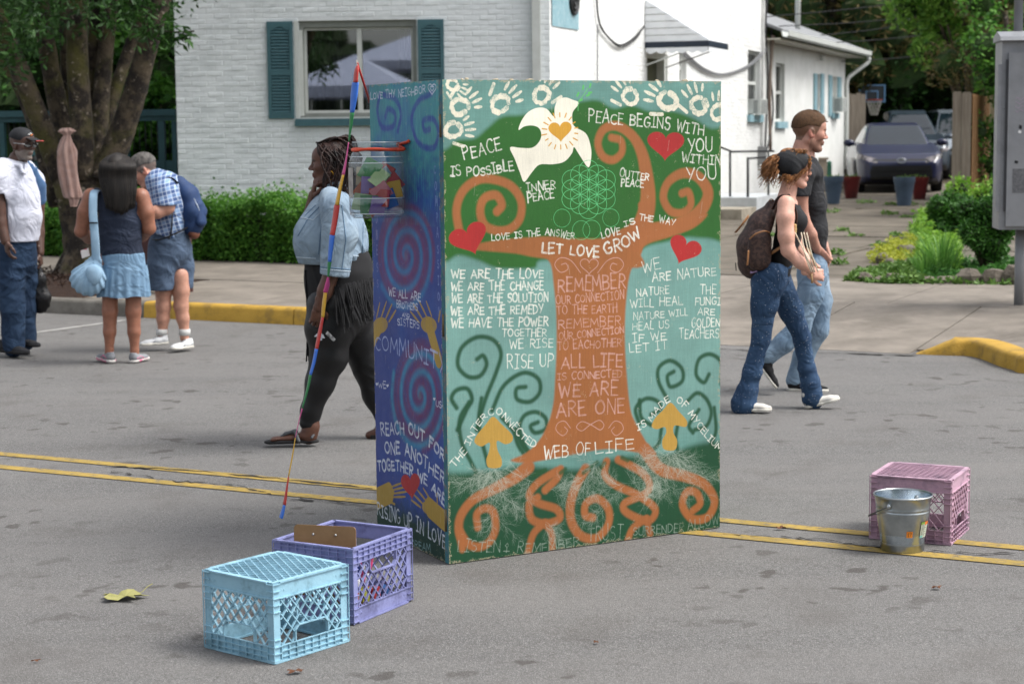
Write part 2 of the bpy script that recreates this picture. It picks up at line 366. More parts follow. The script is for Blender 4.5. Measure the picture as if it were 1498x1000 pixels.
# ------------------------------------------------------------------ house
m_brick = M('pale grey painted brick', '#e3e7e8', .75, '#d8ddde', 3, bump=.6, bs=28, bd=.006, dirt='#9ba3a3', ds=2.5, damt=.35, island=.05, coord='Object')
m_mortar = M('painted mortar', '#dfe3e4', .85, '#d2d6d7', 8, bump=.3, bs=40)
m_white = M('white painted brick', '#e4e5e3', .75, '#dcdddb', 3, bump=.3, bs=26, bd=.004, dirt='#bfc0bb', ds=1.5, damt=.25, island=.015)
m_stucco = M('white render', '#dedfdc', .8, '#d2d4d0', 2, bump=.5, bs=18, bd=.012, dirt='#a9a79e', ds=1.2, damt=.35)
m_teal = M('teal shutter paint', '#42666d', .5, '#3b5c63', 6, bump=.1, bs=60)
m_teal2 = M('pale teal paint', '#88aab3', .6, '#7a9ea8', 6, dirt='#cfd6d6', ds=14, damt=.4)
m_trim = M('white trim', '#c9ccc8', .5, '#bfc2bd', 8)
m_dtrim = M('grey window trim', '#8b8f89', .5, '#7d817b', 8)
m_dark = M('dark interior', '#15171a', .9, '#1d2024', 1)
m_curt = M('curtain', '#6b6a62', .9, '#54544e', 3, stretch=(6, 6, .2))
m_roof = M('roof shingle', '#8d8f90', .9, '#76787a', 20, bump=.4, bs=40)
m_glass = bpy.data.materials.new('window glass'); n, l, b = nodes(m_glass)
b.inputs['Base Color'].default_value = (.02, .025, .03, 1); b.inputs['Roughness'].default_value = .03; b.inputs['Specular IOR Level'].default_value = .5
tr = n.new('ShaderNodeBsdfTransparent'); gl = n.new('ShaderNodeBsdfGlossy'); gl.inputs['Roughness'].default_value = .02; fr = n.new('ShaderNodeFresnel'); fr.inputs[0].default_value = 1.6
mr = n.new('ShaderNodeMath'); mr.operation = 'ADD'; l.new(fr.outputs[0], mr.inputs[0]); mr.inputs[1].default_value = .16
mx = n.new('ShaderNodeMixShader'); l.new(mr.outputs[0], mx.inputs[0]); tr.inputs[0].default_value = (.75, .8, .8, 1)
l.new(tr.outputs[0], mx.inputs[1]); l.new(gl.outputs[0], mx.inputs[2]); l.new(mx.outputs[0], n['Material Output'].inputs[0])

FW = Fr((-4.42, 24.68), (.53, 24.35))                  # street front
SWL = Fr((.53, 24.35), (5.35, 37.74))                 # long side along the driveway, direction (.36, 1)
house = empty('brick_house', (.53, 24.35, .2), 'white painted brick house with teal shutters beside the driveway', 'house')
mw = house
# front wall with its window opening
wt0, wz1 = FW.px(436, 31); wt1, wz0 = FW.px(611, 173); wz0 = FW.px(436, 172)[1]
mb = MB(); FW.wall(mb, 0, 6.2, .3, [(wt0, wt1, wz0, wz1)]); wall = mb.build('wall', m_mortar, house)
def bricks(F, z0, z1, t0, t1, holes, mat, single_box, name, bw=.203, bh=.058, g=.010, proud=.0034, seed=1, nmax=300):
    rg = random.Random(seed); protos = []
    for k in range(12):
        mb = MB(); w2, h2 = (bw+rg.uniform(-.006, .004))/2, (bh+rg.uniform(-.004, .002))/2; p = proud+rg.uniform(-.003, .003); e = .004
        vs = [(-w2, 0, -h2), (w2, 0, -h2), (w2, 0, h2), (-w2, 0, h2)]
        vs += [(sx*(w2-e)+rg.uniform(-.003, .003), -p+rg.uniform(-.002, .002), sz*(h2-e)+rg.uniform(-.002, .002)) for sx, sz in ((-1, -1), (1, -1), (1, 1), (-1, 1))]
        mb.add(vs, [(4, 5, 6, 7), (0, 1, 5, 4), (1, 2, 6, 5), (2, 3, 7, 6), (3, 0, 4, 7)]); protos.append(mb)
    ang = math.atan2(F.d.y, F.d.x); join = MB(); cnt = 0; meshes = {}
    rows = int((z1-z0)/(bh+g))
    for r in range(rows):
        z = z0+(r+.5)*(bh+g); t = t0+bw/2+g/2-(bw/2 if r % 2 else 0)
        while t-bw/2 < t1-.02:
            a, b2 = max(t-bw/2, t0), min(t+bw/2, t1); ok = b2-a > .05; tc_ = (a+b2)/2; sc = (b2-a)/bw
            for h in holes:
                if z+bh/2 > h[2] and z-bh/2 < h[3]:
                    if a >= h[0]-.01 and b2 <= h[1]+.01: ok = False
                    elif a < h[0] < b2: b2 = h[0]; tc_ = (a+b2)/2; sc = (b2-a)/bw; ok = ok and sc > .15
                    elif a < h[1] < b2: a = h[1]; tc_ = (a+b2)/2; sc = (b2-a)/bw; ok = ok and sc > .15
            if ok:
                k = rg.randrange(12); pos = F.p(tc_, z+rg.uniform(-.002, .002), 0)
                if single_box and single_box[0] < t < single_box[1] and single_box[2] < z < single_box[3] and cnt < nmax:
                    if k not in meshes: o = protos[k].build('brick', mat, wall, local=True); meshes[k] = o.data
                    else: o = bpy.data.objects.new('brick', meshes[k]); COL.objects.link(o); o.parent = wall
                    o.location = pos-wloc(wall); o.rotation_euler = (0, 0, ang); o.scale = (sc, 1, 1); cnt += 1
                else:
                    join.add([pos+F.d*v[0]*sc+F.n*(-v[1])+Vector((0, 0, v[2])) for v in protos[k].v], protos[k].f)
            t += bw+g
    return tag(join.build(name, mat, wall), kind='stuff')
hole = [(wt0, wt1, wz0, wz1)]
_sl_t, _ = FW.px(652, 100)
bricks(FW, .22, 3.75, 0, FW.L, hole, m_brick, (_sl_t, 4.95, 2.2, 3.6), 'brick', seed=3)
bricks_left = [o for o in wall.children if o.get('kind') != 'stuff']
# side wall
def Sx(x, y, o=0): return SWL.px(x, y, o)
door = (Sx(946, 90)[0], Sx(976, 90)[0], .35, Sx(960, 78)[1])
wA = (Sx(994, 90)[0], Sx(1004, 90)[0], Sx(1000, 125)[1], Sx(1000, 73)[1])
wB = (Sx(1094, 90)[0], Sx(1112, 90)[0], Sx(1100, 168)[1], Sx(1100, 74)[1])
SWL.L = Sx(1119, 90)[0]
side_holes = [door, wA, wB]
mb = MB(); SWL.wall(mb, 0, 6.2, .3, side_holes); sidewall = mb.build('wall', m_white, house)
_w = wall; wall = sidewall
bricks(SWL, .22, 4.1, 0, SWL.L, side_holes, m_white, None, 'brick', seed=5, proud=.003)
wall = _w
# back and roof so that the house is whole
mb = MB(); q0 = FW.p(0, 0, -.3); q1 = SWL.p(SWL.L, 0, -.3)
W3 = Fr((q1.x, q1.y), (-2.0, 38.2)); W3.wall(mb, 0, 6.2, .3, []); W4 = Fr((-2.0, 38.2), (FW.A.x+.06, FW.A.y+.35)); W4.wall(mb, 0, 6.2, .3, []); mb.build('wall', m_white, house)
mb = MB(); cs = [FW.p(-.4, 6.2, .4), FW.p(FW.L+.4, 6.2, .4), SWL.p(SWL.L+.3, 6.2, .4), Vector((-2.4, 38.6, 6.2))]
r0_ = (cs[0]+cs[1])/2+Vector((.5, 2.4, 2.0)); r1_ = (cs[2]+cs[3])/2+Vector((-.3, -2.4, 2.0))
mb.add(cs+[r0_, r1_]+[c_-Vector((0, 0, .2)) for c_ in cs], [(0, 1, 4), (1, 2, 5, 4), (2, 3, 5), (3, 0, 4, 5), (0, 6, 7, 1), (1, 7, 8, 2), (2, 8, 9, 3), (3, 9, 6, 0), (6, 9, 8, 7)]); mb.build('roof', m_roof, house)
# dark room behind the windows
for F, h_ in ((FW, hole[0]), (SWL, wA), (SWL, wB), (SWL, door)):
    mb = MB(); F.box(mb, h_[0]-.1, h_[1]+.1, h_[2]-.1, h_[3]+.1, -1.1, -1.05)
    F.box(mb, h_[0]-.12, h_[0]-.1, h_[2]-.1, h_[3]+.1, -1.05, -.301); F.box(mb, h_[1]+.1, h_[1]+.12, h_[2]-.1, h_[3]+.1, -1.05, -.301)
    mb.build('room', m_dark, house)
# front window
win = empty('window', FW.p(wt0, wz0), parent=house); win.location = FW.p(wt0, wz0)-Vector(house.location)
def fbox(F, name, mat, parent, *bs):
    mb = MB()
    for q in bs: F.box(mb, *q)
    return mb.build(name, mat, parent)
a, b_, c_, d_ = wt0, wt1, wz0, wz1; fr_ = .055
fbox(FW, 'frame', m_dtrim, win, (a, a+fr_, c_, d_, -.16, -.05), (b_-fr_, b_, c_, d_, -.16, -.05), (a+fr_, b_-fr_, d_-fr_-.03, d_, -.16, -.05), (a+fr_, b_-fr_, c_, c_+fr_, -.16, -.05))
fbox(FW, 'jamb', m_trim, win, (a-.055, a-.001, c_-.02, d_-.0, -.03, .012), (a+.003, a+.05, c_+.02, d_-.12, -.04, -.005))
mid = FW.px(525, 100)[0]
fbox(FW, 'sash', m_trim, win, (a+fr_, a+fr_+.035, c_+fr_, d_-.09, -.14, -.1), (mid-.03, mid+.03, c_+fr_, d_-.09, -.145, -.08), (b_-fr_-.03, b_-fr_, c_+fr_, d_-.09, -.14, -.1),
     (a+fr_+.036, mid-.031, c_+fr_, c_+fr_+.035, -.14, -.1), (mid+.031, b_-fr_-.031, c_+fr_, c_+fr_+.035, -.14, -.1), (a+fr_+.036, mid-.031, d_-.12, d_-.09, -.14, -.1), (mid+.031, b_-fr_-.031, d_-.12, d_-.09, -.14, -.1))
for u0_, u1_ in ((a+fr_+.035, mid-.03), (mid+.03, b_-fr_-.03)): fbox(FW, 'pane', m_glass, win, (u0_, u1_, c_+fr_+.03, d_-.12, -.125, -.121))
def curtain(u0_, u1_, zz0, zz1, F, parent, mat):
    mb = MB(); k = 30; vs = []
    for i in range(k+1):
        t = u0_+(u1_-u0_)*i/k; o = -.32+.025*math.sin(i*1.3)+.012*math.sin(i*2.9)
        vs += [F.p(t, zz0, o), F.p(t, zz1, o)]
    mb.add(vs, [(2*i, 2*i+2, 2*i+3, 2*i+1) for i in range(k)]); mb.build('curtain', mat, parent, smooth=True)
curtain(a+.02, a+.52, c_, d_, FW, win, m_curt); curtain(b_-.28, b_-.02, c_, d_, FW, win, m_curt)
sa, sz_ = FW.px(430, 175), FW.px(430, 185)
fbox(FW, 'sill', m_teal, win, (a-.06, b_+.06, c_-.115, c_-.02, -.04, .07))
fbox(FW, 'apron', m_trim, win, (a-.02, b_+.02, c_-.02+.001, c_+.0, -.14, .03))
# shutters
def shutter(F, t0, t1, z0, z1, name='shutter', mat=m_teal, arch=True, parent=house, n_=(11, 13)):
    sh = empty(name, parent=parent); sh.location = F.p(t0, z0)-Vector(parent.location)
    st = .045; zm = z0+(z1-z0)*.47; mb = MB()
    F.box(mb, t0, t0+st, z0, z1, .004, .035); F.box(mb, t1-st, t1, z0, z1, .004, .035)
    for q0, q1 in ((z0, z0+.08), (zm-.03, zm+.03), (z1-.07, z1)): F.box(mb, t0+st, t1-st, q0, q1, .004, .033)
    if arch:
        for i in range(6):
            x0 = t0+st+(t1-t0-2*st)*i/6; x1 = t0+st+(t1-t0-2*st)*(i+1)/6; hh = .045*(abs(i-2.5)/2.5)**1.5
            F.box(mb, x0, x1, z1-.071-hh, z1-.0705, .006, .031)
    mb.build('frame', mat, sh)
    pr = None
    for q0, q1 in ((z0+.08, zm-.03), (zm+.03, z1-.07)):
        m_ = max(3, round((q1-q0)/.042))
        for i in range(m_):
            z = q0+(q1-q0)*(i+.5)/m_
            if pr is None:
                mb = MB(); o0 = Vector((0, 0, 0)); w_ = F.d*(t1-t0-2*st-.002)
                dn = F.n*.02+Vector((0, 0, -.032)); th = Vector((0, 0, .006))
                mb.boxm(o0, w_, dn, th+F.n*.003); pr = mb.build('slat', mat, sh, local=True); o = pr
            else: o = bpy.data.objects.new('slat', pr.data); COL.objects.link(o); o.parent = sh
            o.location = F.p(t0+st+.001, z+.013, .008)-wloc(sh)
    fbox(F, 'back_board', mat, sh, (t0+st, t1-st, z0+.08, z1-.07, .001, .0035)); return sh
s0_, s1_ = FW.px(392, 100)[0], FW.px(429.5, 100)[0]; shutter(FW, s0_, s1_, FW.px(396, 174)[1], FW.px(396, 32)[1])
s0_, s1_ = FW.px(612, 100)[0], FW.px(650, 100)[0]; shutter(FW, s0_, s1_, FW.px(396, 174)[1], FW.px(396, 32)[1])
# downspout near the corner
dt0, dt1 = FW.px(779, 60)[0], FW.px(791, 60)[0]
fbox(FW, 'downspout', m_trim, house, (dt0, dt1, .3, 6.1, .012, .09))
fbox(FW, 'corner_board', m_white, house, (dt1+.03, FW.L-.0, .25, 6.1, .0125, .02)) if False else None
# blue painted patch with a round ornament on the side wall
p0_, p1_ = Sx(806, 20)[0], Sx(845, 20)[0]; pz = Sx(806, 38)[1]
mb = MB(); SWL.box(mb, .0+p0_, p1_, pz, 5.2, .0145, .017); mb.build('painted_panel', m_teal2, house)
orn = SWL.p(*Sx(837, 2), .03); mb = MB()
for rr_, dd in ((.17, .0), (.11, .012), (.05, .02)):
    ring = [orn+SWL.d*rr_*math.cos(2*math.pi*i/24)+Vector((0, 0, rr_*math.sin(2*math.pi*i/24))) for i in range(25)]
    mb.tube(ring, .025, 6, cap=False)
mb.add([orn+SWL.d*.17*math.cos(2*math.pi*i/24)+Vector((0, 0, .17*math.sin(2*math.pi*i/24))) for i in range(24)], [tuple(range(24))]); mb.build('round_plaque', M('black iron', '#1c1d1f', .5), house, smooth=True)
# side windows
def small_window(F, h_, parent, sill=True, ac=False, meet=.5, loc=None, sillm=m_teal2):
    w_ = empty('window', parent=parent); w_.location = F.p(h_[0], h_[2])-wloc(parent)
    t0, t1, z0, z1 = h_; f_ = min(.06, (t1-t0)*.12); zm = z0+(z1-z0)*meet
    fbox(F, 'frame', m_trim, w_, (t0, t0+f_, z0, z1, -.16, -.08), (t1-f_, t1, z0, z1, -.16, -.08), (t0+f_, t1-f_, z1-f_, z1, -.16, -.08), (t0+f_, t1-f_, z0, z0+f_, -.16, -.08), (t0+f_, t1-f_, zm-.03, zm+.03, -.16, -.07))
    for q0, q1 in ((z0+f_, zm-.03), (zm+.03, z1-f_)): fbox(F, 'pane', m_glass, w_, (t0+f_, t1-f_, q0, q1, -.13, -.126))
    if sill: fbox(F, 'sill', sillm, w_, (t0-.06, t1+.06, z0-.14, z0-.002, -.02, .07))
    return w_
small_window(SWL, wA, house, sill=False); small_window(SWL, wB, house)
def ac_unit(F, t0, t1, z0, z1, out, label):
    r_ = empty('air_conditioner', F.p((t0+t1)/2, z0, 0), label, 'air conditioner', 'window air conditioners on the white house')
    fbox(F, 'casing', m_trim, r_, (t0, t1, z0, z1, -.1, out)); gm = M('ac grille', '#6d7272', .6)
    for i in range(7):
        z = z0+(z1-z0)*(i+.7)/7.6; fbox(F, 'louvre', gm, r_, (t0+.04, t1-.04, z-.008, z+.008, out, out+.006))
    # the face towards the street
    for i in range(6):
        z = z0+(z1-z0)*(i+.8)/7; mb = MB(); F.box(mb, t0-.004, t0, z-.01, z+.01, .06, out-.06); mb.build('louvre', gm, r_)
    return r_
ac_unit(SWL, wB[0]+.25, wB[1]-.25, wB[2]+.02, wB[2]+.30, .2, 'white window air conditioner in the tall window left of the wall corner and wires')
# door with frame
dr = empty('door', parent=house); dr.location = SWL.p(door[0], .35)-Vector(house.location)
fbox(SWL, 'door_leaf', M('door glass dark olive', '#2e3226', .35, '#4a4a35', 2), dr, (door[0]+.1, door[1]-.1, .35, door[3]-.08, -.2, -.15))
fbox(SWL, 'door_frame', m_trim, dr, (door[0], door[0]+.1, .35, door[3], -.28, -.02), (door[1]-.1, door[1], .35, door[3], -.28, -.02), (door[0]+.1, door[1]-.1, door[3]-.08, door[3], -.28, -.02))
# awning over the door: white siding cheeks, navy fascia with scalloped edge
aw = empty('door_awning', parent=house); at0 = Sx(943, 60)[0]; P0 = SWL.p(at0, 0); az0 = Sx(943, 62)[1]; az1 = Sx(943, 1)[1]; aD = 1.0; aW = 1.25
aw.location = SWL.p(at0, az0)-Vector(house.location)
m_sid = M('white metal siding', '#e6e9eb', .5, '#dcdfe2', 5); m_navy = M('navy metal', '#1e2a3a', .45)
for tt in (at0, at0+aW):
    k = 6
    for i in range(k):
        za, zb = az0+(az1-az0)*i/k, az0+(az1-az0)*(i+1)/k-.012; la = aD*(1-(za-az0)/(az1-az0)); lb = max(.01, aD*(1-(zb-az0)/(az1-az0)))
        mb = MB(); mb.prism([(0, 0), (la, 0), (lb, zb-za), (0, zb-za)], SWL.p(tt, za, .01), (SWL.n, Vector((0, 0, 1))), SWL.d*.02*(1 if tt == at0 else -1)+SWL.n*0); mb.build('siding_strip', m_sid, aw)
mb = MB()
k = 8
for i in range(k):      # roof ribs
    t0 = at0+.025+(aW-.05)*i/k; t1 = t0+(aW-.05)/k-.01; q = SWL.p(t0, az1, .01); mb.boxm(q, SWL.d*(t1-t0), SWL.n*aD+Vector((0, 0, az0-az1)), Vector((0, 0, .02)))
mb.build('roof_pan', m_sid, aw)
fbox(SWL, 'fascia', m_navy, aw, (at0-.012, at0-.001, az0-.09, az0+.0, .01, aD), (at0-.012, at0+aW+.012, az0-.09, az0, aD+.001, aD+.015), (at0+aW, at0+aW+.012, az0-.09, az0, .01, aD))
mb = MB()
def scal(p, d, L):
    k = int(L/.16); poly = [(0, 0)]
    for i in range(k*6+1): u_ = L*i/(k*6); poly.append((u_, -.05-.04*abs(math.sin(math.pi*i/6))))
    poly.append((L, 0)); mb.prism(poly, p, (d, Vector((0, 0, 1))), d.cross(Vector((0, 0, 1)))*.004)
scal(SWL.p(at0-.006, az0-.091, .02), SWL.n, aD-.02); scal(SWL.p(at0, az0-.091, aD+.006), SWL.d, aW); mb.build('scalloped_valance', m_sid, aw)
mb = MB(); mb.tube([SWL.p(at0+.03, az0-.35, .01), SWL.p(at0+.03, az0-.06, aD-.1)], .012, 6); mb.build('brace', m_trim, aw)
mb = MB(); mb.tube([SWL.p(at0+aW-.03, az0-.35, .01), SWL.p(at0+aW-.03, az0-.06, aD-.1)], .01, 6); mb.build('brace', M('brace grey', '#5f6062', .5), aw)
# annex
def far_t(x): return SWL.px(x, 150)[0]
AN = Fr(SWL.p(SWL.L+.02, 0, -.12)[:2], SWL.p(far_t(1243), 0, -.12)[:2]); AX = lambda x, y, o=0: AN.px(x, y, o)
annex = empty('annex', parent=house); annex.location = AN.p(0, .3)-Vector(house.location)
ez = AX(1243, 88)[1]; ez0 = AX(1135, 58)[1]; EZ = (ez+ez0)/2
w1 = (AX(1135, 100)[0], AX(1148, 100)[0], AX(1142, 178)[1], AX(1142, 93)[1]); w2 = (AX(1194, 130)[0], AX(1199, 130)[0], AX(1196, 165)[1], AX(1196, 108)[1]); w3 = (AX(1216, 130)[0], AX(1224, 130)[0], AX(1220, 165)[1], AX(1220, 112)[1])
mb = MB(); AN.wall(mb, 0, EZ, .3, [w1, w2, w3]); mb.build('wall', m_stucco, annex)
endw = Fr(AN.p(AN.L, 0)[:2], (AN.p(AN.L, 0)+Vector((-5, 1.8, 0)))[:2]); mb = MB(); endw.wall(mb, 0, EZ, .3, []); mb.build('wall', m_stucco, annex)
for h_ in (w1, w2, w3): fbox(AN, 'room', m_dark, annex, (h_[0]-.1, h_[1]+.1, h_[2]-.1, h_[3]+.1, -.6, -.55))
for h_ in (w1, w2, w3): small_window(AN, h_, annex, sill=True)
mb = MB(); sl = Vector((0, 0, 1.4)); q = AN.p(.05, EZ+.12, .45); mb.boxm(q, AN.d*(AN.L+.35), AN.n*-3.2+Vector((0, 0, 1.25)), Vector((0, 0, .06))); mb.build('roof', m_roof, annex)
fbox(AN, 'soffit', M('soffit', '#c9c5b8', .7), annex, (.0, AN.L+.4, EZ-.03, EZ+.0, -.3, .42))
mb = MB(); q = []; gw = .13
prof = [(0, 0), (.02, -.1), (.1, -.13), (.15, -.09), (.16, .01), (.145, .01), (.14, -.08), (.095, -.115), (.03, -.09), (.012, 0)]
p_ = AN.p(-.0, EZ+.13, .44); mb.prism(prof, p_, (AN.n, Vector((0, 0, 1))), AN.d*(AN.L+.4)); mb.build('gutter', m_trim, annex)
g0 = AN.p(AN.L+.3, EZ+.02, .52); mb = MB(); mb.tube(cr([g0, g0+Vector((0, 0, -.15)), AN.p(AN.L+.12, EZ-.4, .2), AN.p(AN.L-.05, EZ-.6, .06), AN.p(AN.L-.05, EZ-1.2, .06), AN.p(AN.L-.05, .8, .06)], 4), .05, 8); mb.build('downspout', m_trim, annex, smooth=True)
def slim_shutter(x0, x1, y0, y1): return shutter(AN, AX(x0, 130)[0], AX(x1, 130)[0], AX((x0+x1)/2, y1)[1], AX((x0+x1)/2, y0)[1], mat=m_teal2, arch=False, parent=annex)
def _ss(F, x0, x1, y0, y1):
    sh = empty('shutter', parent=annex); t0, t1 = AX(x0, 130)[0], AX(x1, 130)[0]; z0, z1 = AX((x0+x1)/2, y1)[1], AX((x0+x1)/2, y0)[1]; sh.location = AN.p(t0, z0)-wloc(annex)
    fbox(AN, 'frame', m_teal2, sh, (t0, t1, z0, z1, .003, .035)); 
    for i in range(14):
        z = z0+(z1-z0)*(i+.7)/14.5; fbox(AN, 'slat', m_teal2, sh, (t0+.03, t1-.03, z-.02, z+.012, .035, .043))
for q in ((1189.5, 1193.5, 108, 164), (1199.5, 1204, 108, 166), (1211.5, 1215.5, 110, 170), (1224.5, 1229, 113, 150)): _ss(AN, *q)
ac_unit(AN, w3[0]+.1, w3[1]-.1, w3[2]+.02, w3[2]+.36, .26, 'small white air conditioner in the annex window between pale teal shutters')
mb = MB(); AN.box(mb, .05, AN.L-.05, .3, .62, .0, .1); 
# roof vent pipe
vp = PY(1167, 40, AN.p(4, 0).y+1.2); mb = MB(); mb.tube([Vector((vp.x, vp.y, EZ+.2)), Vector((vp.x, vp.y, 6.2))], .06, 12); mb.build('vent_pipe', m_trim, annex, smooth=True)
# security lamp under the eave
lp = AN.p(*AX(1196, 86), .1); mb = MB(); mb.blob(lp, .06); mb.box(lp.x-.05, lp.x+.05, lp.y-.02, lp.y+.08, lp.z+.05, lp.z+.1); mb.build('wall_lamp', m_trim, annex, smooth=True)
# wires on the walls
m_wire = M('black cable', '#2a2a2b', .6); m_gwire = M('grey cable', '#77787a', .6); m_rust = M('stained conduit', '#9a8d82', .8, '#5c4436', 3, stretch=(1, 1, .3))
def wire(pts, r=.009, mat=m_wire, name='cable', n=6, parent=house):
    mb = MB(); mb.tube(cr(pts, n), r, 6); return mb.build(name, mat, parent, smooth=True)
def SP(x, y, o=.04): return SWL.p(*SWL.px(x, y, o), o)
wire([SP(872, -40), SP(873, 0), SP(876, 30), SP(884, 48), SP(905, 66), SP(925, 58), SP(942, 40)], .014)
wire([SP(877, 34), SP(889, 54), SP(908, 69), SP(930, 57), SP(942, 38)], .010)
wire([SP(874, 36), SP(874, 120), SP(874, 330)], .010, m_gwire)
for o in (0, 3, 6): wire([SP(1000, 75+o), SP(1030, 100+o*.7), SP(1060, 108+o*.3), SP(1095, 95+o*.5), SP(1121, 70+o)], .012, m_gwire)
wire([SP(1124, -30), SP(1120, 40), SP(1123, 100), SP(1121, 180), SP(1118, 240)], .02); wire([SP(1129, 40), SP(1127, 100), SP(1131, 160), SP(1126, 200), SP(1121, 222)], .018)
wire([SP(1131, 52, .12), SP(1126, 130), SP(1127, 220)], .035, m_rust); wire([SP(1117, -30), SP(1116, 100), SP(1114, 230)], .025, M('white conduit', '#cfcfcc', .6))
mb = MB(); q = SP(1113, 222); mb.box(q.x-.1, q.x+.1, q.y-.1, q.y+.05, q.z-.25, q.z+.1); mb.build('meter_box', M('meter grey', '#8b8c8b', .5), house)
# steps, stoop and iron railing by the side door
stp = empty('door_steps', GT(1075, 325), 'concrete stoop with one low step against the white side wall', 'steps')
ba = GT(1085, 322); m_stoop = M('stoop concrete', '#a19a8c', .9, '#857d6f', 5, bump=.5, bs=40, dirt='#6a6255', ds=5)
ux = SWL.d; un = SWL.n
mb = MB(); q = Vector((ba.x, ba.y, 0)); mb.boxm(q+Vector((0, 0, ba.z-.1)), un*-1.6, ux*1.1, Vector((0, 0, .27))); mb.build('step', m_stoop, stp)
mb = MB(); mb.boxm(q+ux*1.1+Vector((0, 0, ba.z-.1)), un*-1.55+un*.1, ux*2.2, Vector((0, 0, .42))); mb.build('landing', M('pale landing', '#b9bdc0', .8), stp)
rl = empty('iron_railing', GT(1070, 300), 'black iron handrail on the stoop by the white side wall', 'railing')
m_iron = M('black iron', '#1c1d1f', .5)
yr = ba.y+1.6
def RP(x, y, Y=yr): return PY(x, y, Y)
mb = MB(); mb.tube([RP(1040, 210, yr-1), RP(1071, 222), RP(1132, 221, yr+.8)], .018, 8); mb.build('handrail', m_iron, rl, smooth=True)
mb = MB(); mb.tube([RP(1068, 222), RP(1068, 298)], .02, 8); mb.build('post', m_iron, rl, smooth=True)
mb = MB(); mb.tube([RP(1094, 232, yr-.3), RP(1120, 230, yr+.4)], .018, 8); mb.build('handrail', m_iron, rl, smooth=True)
mb = MB(); mb.tube([RP(1094, 230, yr-.3), RP(1094, 300, yr-.3)], .022, 8); mb.build('post', m_iron, rl, smooth=True)
mb = MB(); mb.tube([RP(1124, 222, yr+.5), RP(1124, 290, yr+.5)], .018, 8); mb.build('post', m_iron, rl, smooth=True)
# ------------------------------------------------------------------ the painted box: its pictures are drawn here stroke by stroke
def _arc(cx, cy, rx, ry, a0, a1, n=9): return [(cx+rx*math.cos(R_(a0+(a1-a0)*i/n)), cy+ry*math.sin(R_(a0+(a1-a0)*i/n))) for i in range(n+1)]
GL = {
 'A': (.62, [[(0, 0), (.3, 1)], [(.3, 1), (.62, 0)], [(.12, .36), (.52, .36)]]),
 'B': (.55, [[(.02, 0), (.02, 1)], [(.02, 1)]+_arc(.22, .76, .26, .23, 80, -90)+[(.02, .52)], [(.02, .52)]+_arc(.24, .26, .3, .26, 85, -90)+[(.02, 0)]]),
 'C': (.58, [_arc(.34, .5, .33, .5, 50, 312, 12)]),
 'D': (.58, [[(.03, 0), (.03, 1)], [(.03, 1)]+_arc(.15, .5, .43, .5, 80, -80, 10)+[(.03, 0)]]),
 'E': (.5, [[(.03, 0), (.03, 1)], [(.03, 1), (.5, .98)], [(.03, .53), (.42, .53)], [(.03, .01), (.5, 0)]]),
 'F': (.48, [[(.03, 0), (.03, 1)], [(.03, 1), (.5, .98)], [(.03, .53), (.4, .53)]]),
 'G': (.62, [_arc(.33, .5, .32, .5, 55, 330, 12)+[(.6, .45), (.36, .45)]]),
 'H': (.58, [[(.02, 0), (.02, 1)], [(.56, 0), (.56, 1)], [(.02, .52), (.56, .52)]]),
 'I': (.4, [[(.2, 0), (.2, 1)], [(0, 1), (.4, 1)], [(0, 0), (.4, 0)]]),
 'J': (.45, [[(.4, 1)]+_arc(.2, .2, .2, .2, 0, -170, 6)]),
 'K': (.55, [[(.02, 0), (.02, 1)], [(.52, 1), (.04, .45)], [(.2, .6), (.55, 0)]]),
 'L': (.46, [[(.03, 1), (.03, .01), (.46, 0)]]),
 'M': (.72, [[(0, 0), (.08, 1)], [(.08, 1), (.36, .3), (.64, 1)], [(.64, 1), (.72, 0)]]),
 'N': (.6, [[(.02, 0), (.02, 1)], [(.02, 1), (.57, 0)], [(.57, 0), (.57, 1)]]),
 'O': (.66, [_arc(.33, .5, .32, .5, 95, 460, 16)]),
 'P': (.52, [[(.03, 0), (.03, 1)], [(.03, 1)]+_arc(.22, .74, .3, .26, 85, -90)+[(.03, .48)]]),
 'R': (.56, [[(.03, 0), (.03, 1)], [(.03, 1)]+_arc(.22, .75, .28, .25, 85, -90)+[(.04, .5)], [(.2, .5), (.56, 0)]]),
 'S': (.52, [_arc(.27, .75, .24, .24, 40, 250, 8)+_arc(.27, .26, .25, .26, 80, -150, 8)]),
 'T': (.6, [[(0, 1), (.6, .99)], [(.3, 1), (.3, 0)]]),
 'U': (.58, [[(.02, 1), (.02, .35)]+_arc(.29, .3, .27, .3, 180, 360, 8)+[(.56, 1)]]),
 'V': (.58, [[(0, 1), (.28, 0), (.58, 1)]]),
 'W': (.8, [[(0, 1), (.2, 0), (.4, .75), (.6, 0), (.8, 1)]]),
 'Y': (.56, [[(0, 1), (.28, .5)], [(.56, 1), (.2, 0)]]),
 '.': (.15, [[(.07, .02), (.08, .04)]]), ' ': (.36, []), "'": (.1, [[(.05, 1), (.05, .8)]]),
 '&': (.5, [[(.25, 0), (.25, .5), (.1, .7), (.25, .95), (.4, .7), (.25, .5)], [(0, .1), (.5, .1)]]),
 '1': (.2, [[(.1, 0), (.1, 1)]]), '7': (.5, [[(0, 1), (.5, 1), (.2, 0)]]), '<': (.4, [[(.2, .1), (0, .6), (.1, .8), (.2, .6), (.3, .8), (.4, .6), (.2, .1)]])}
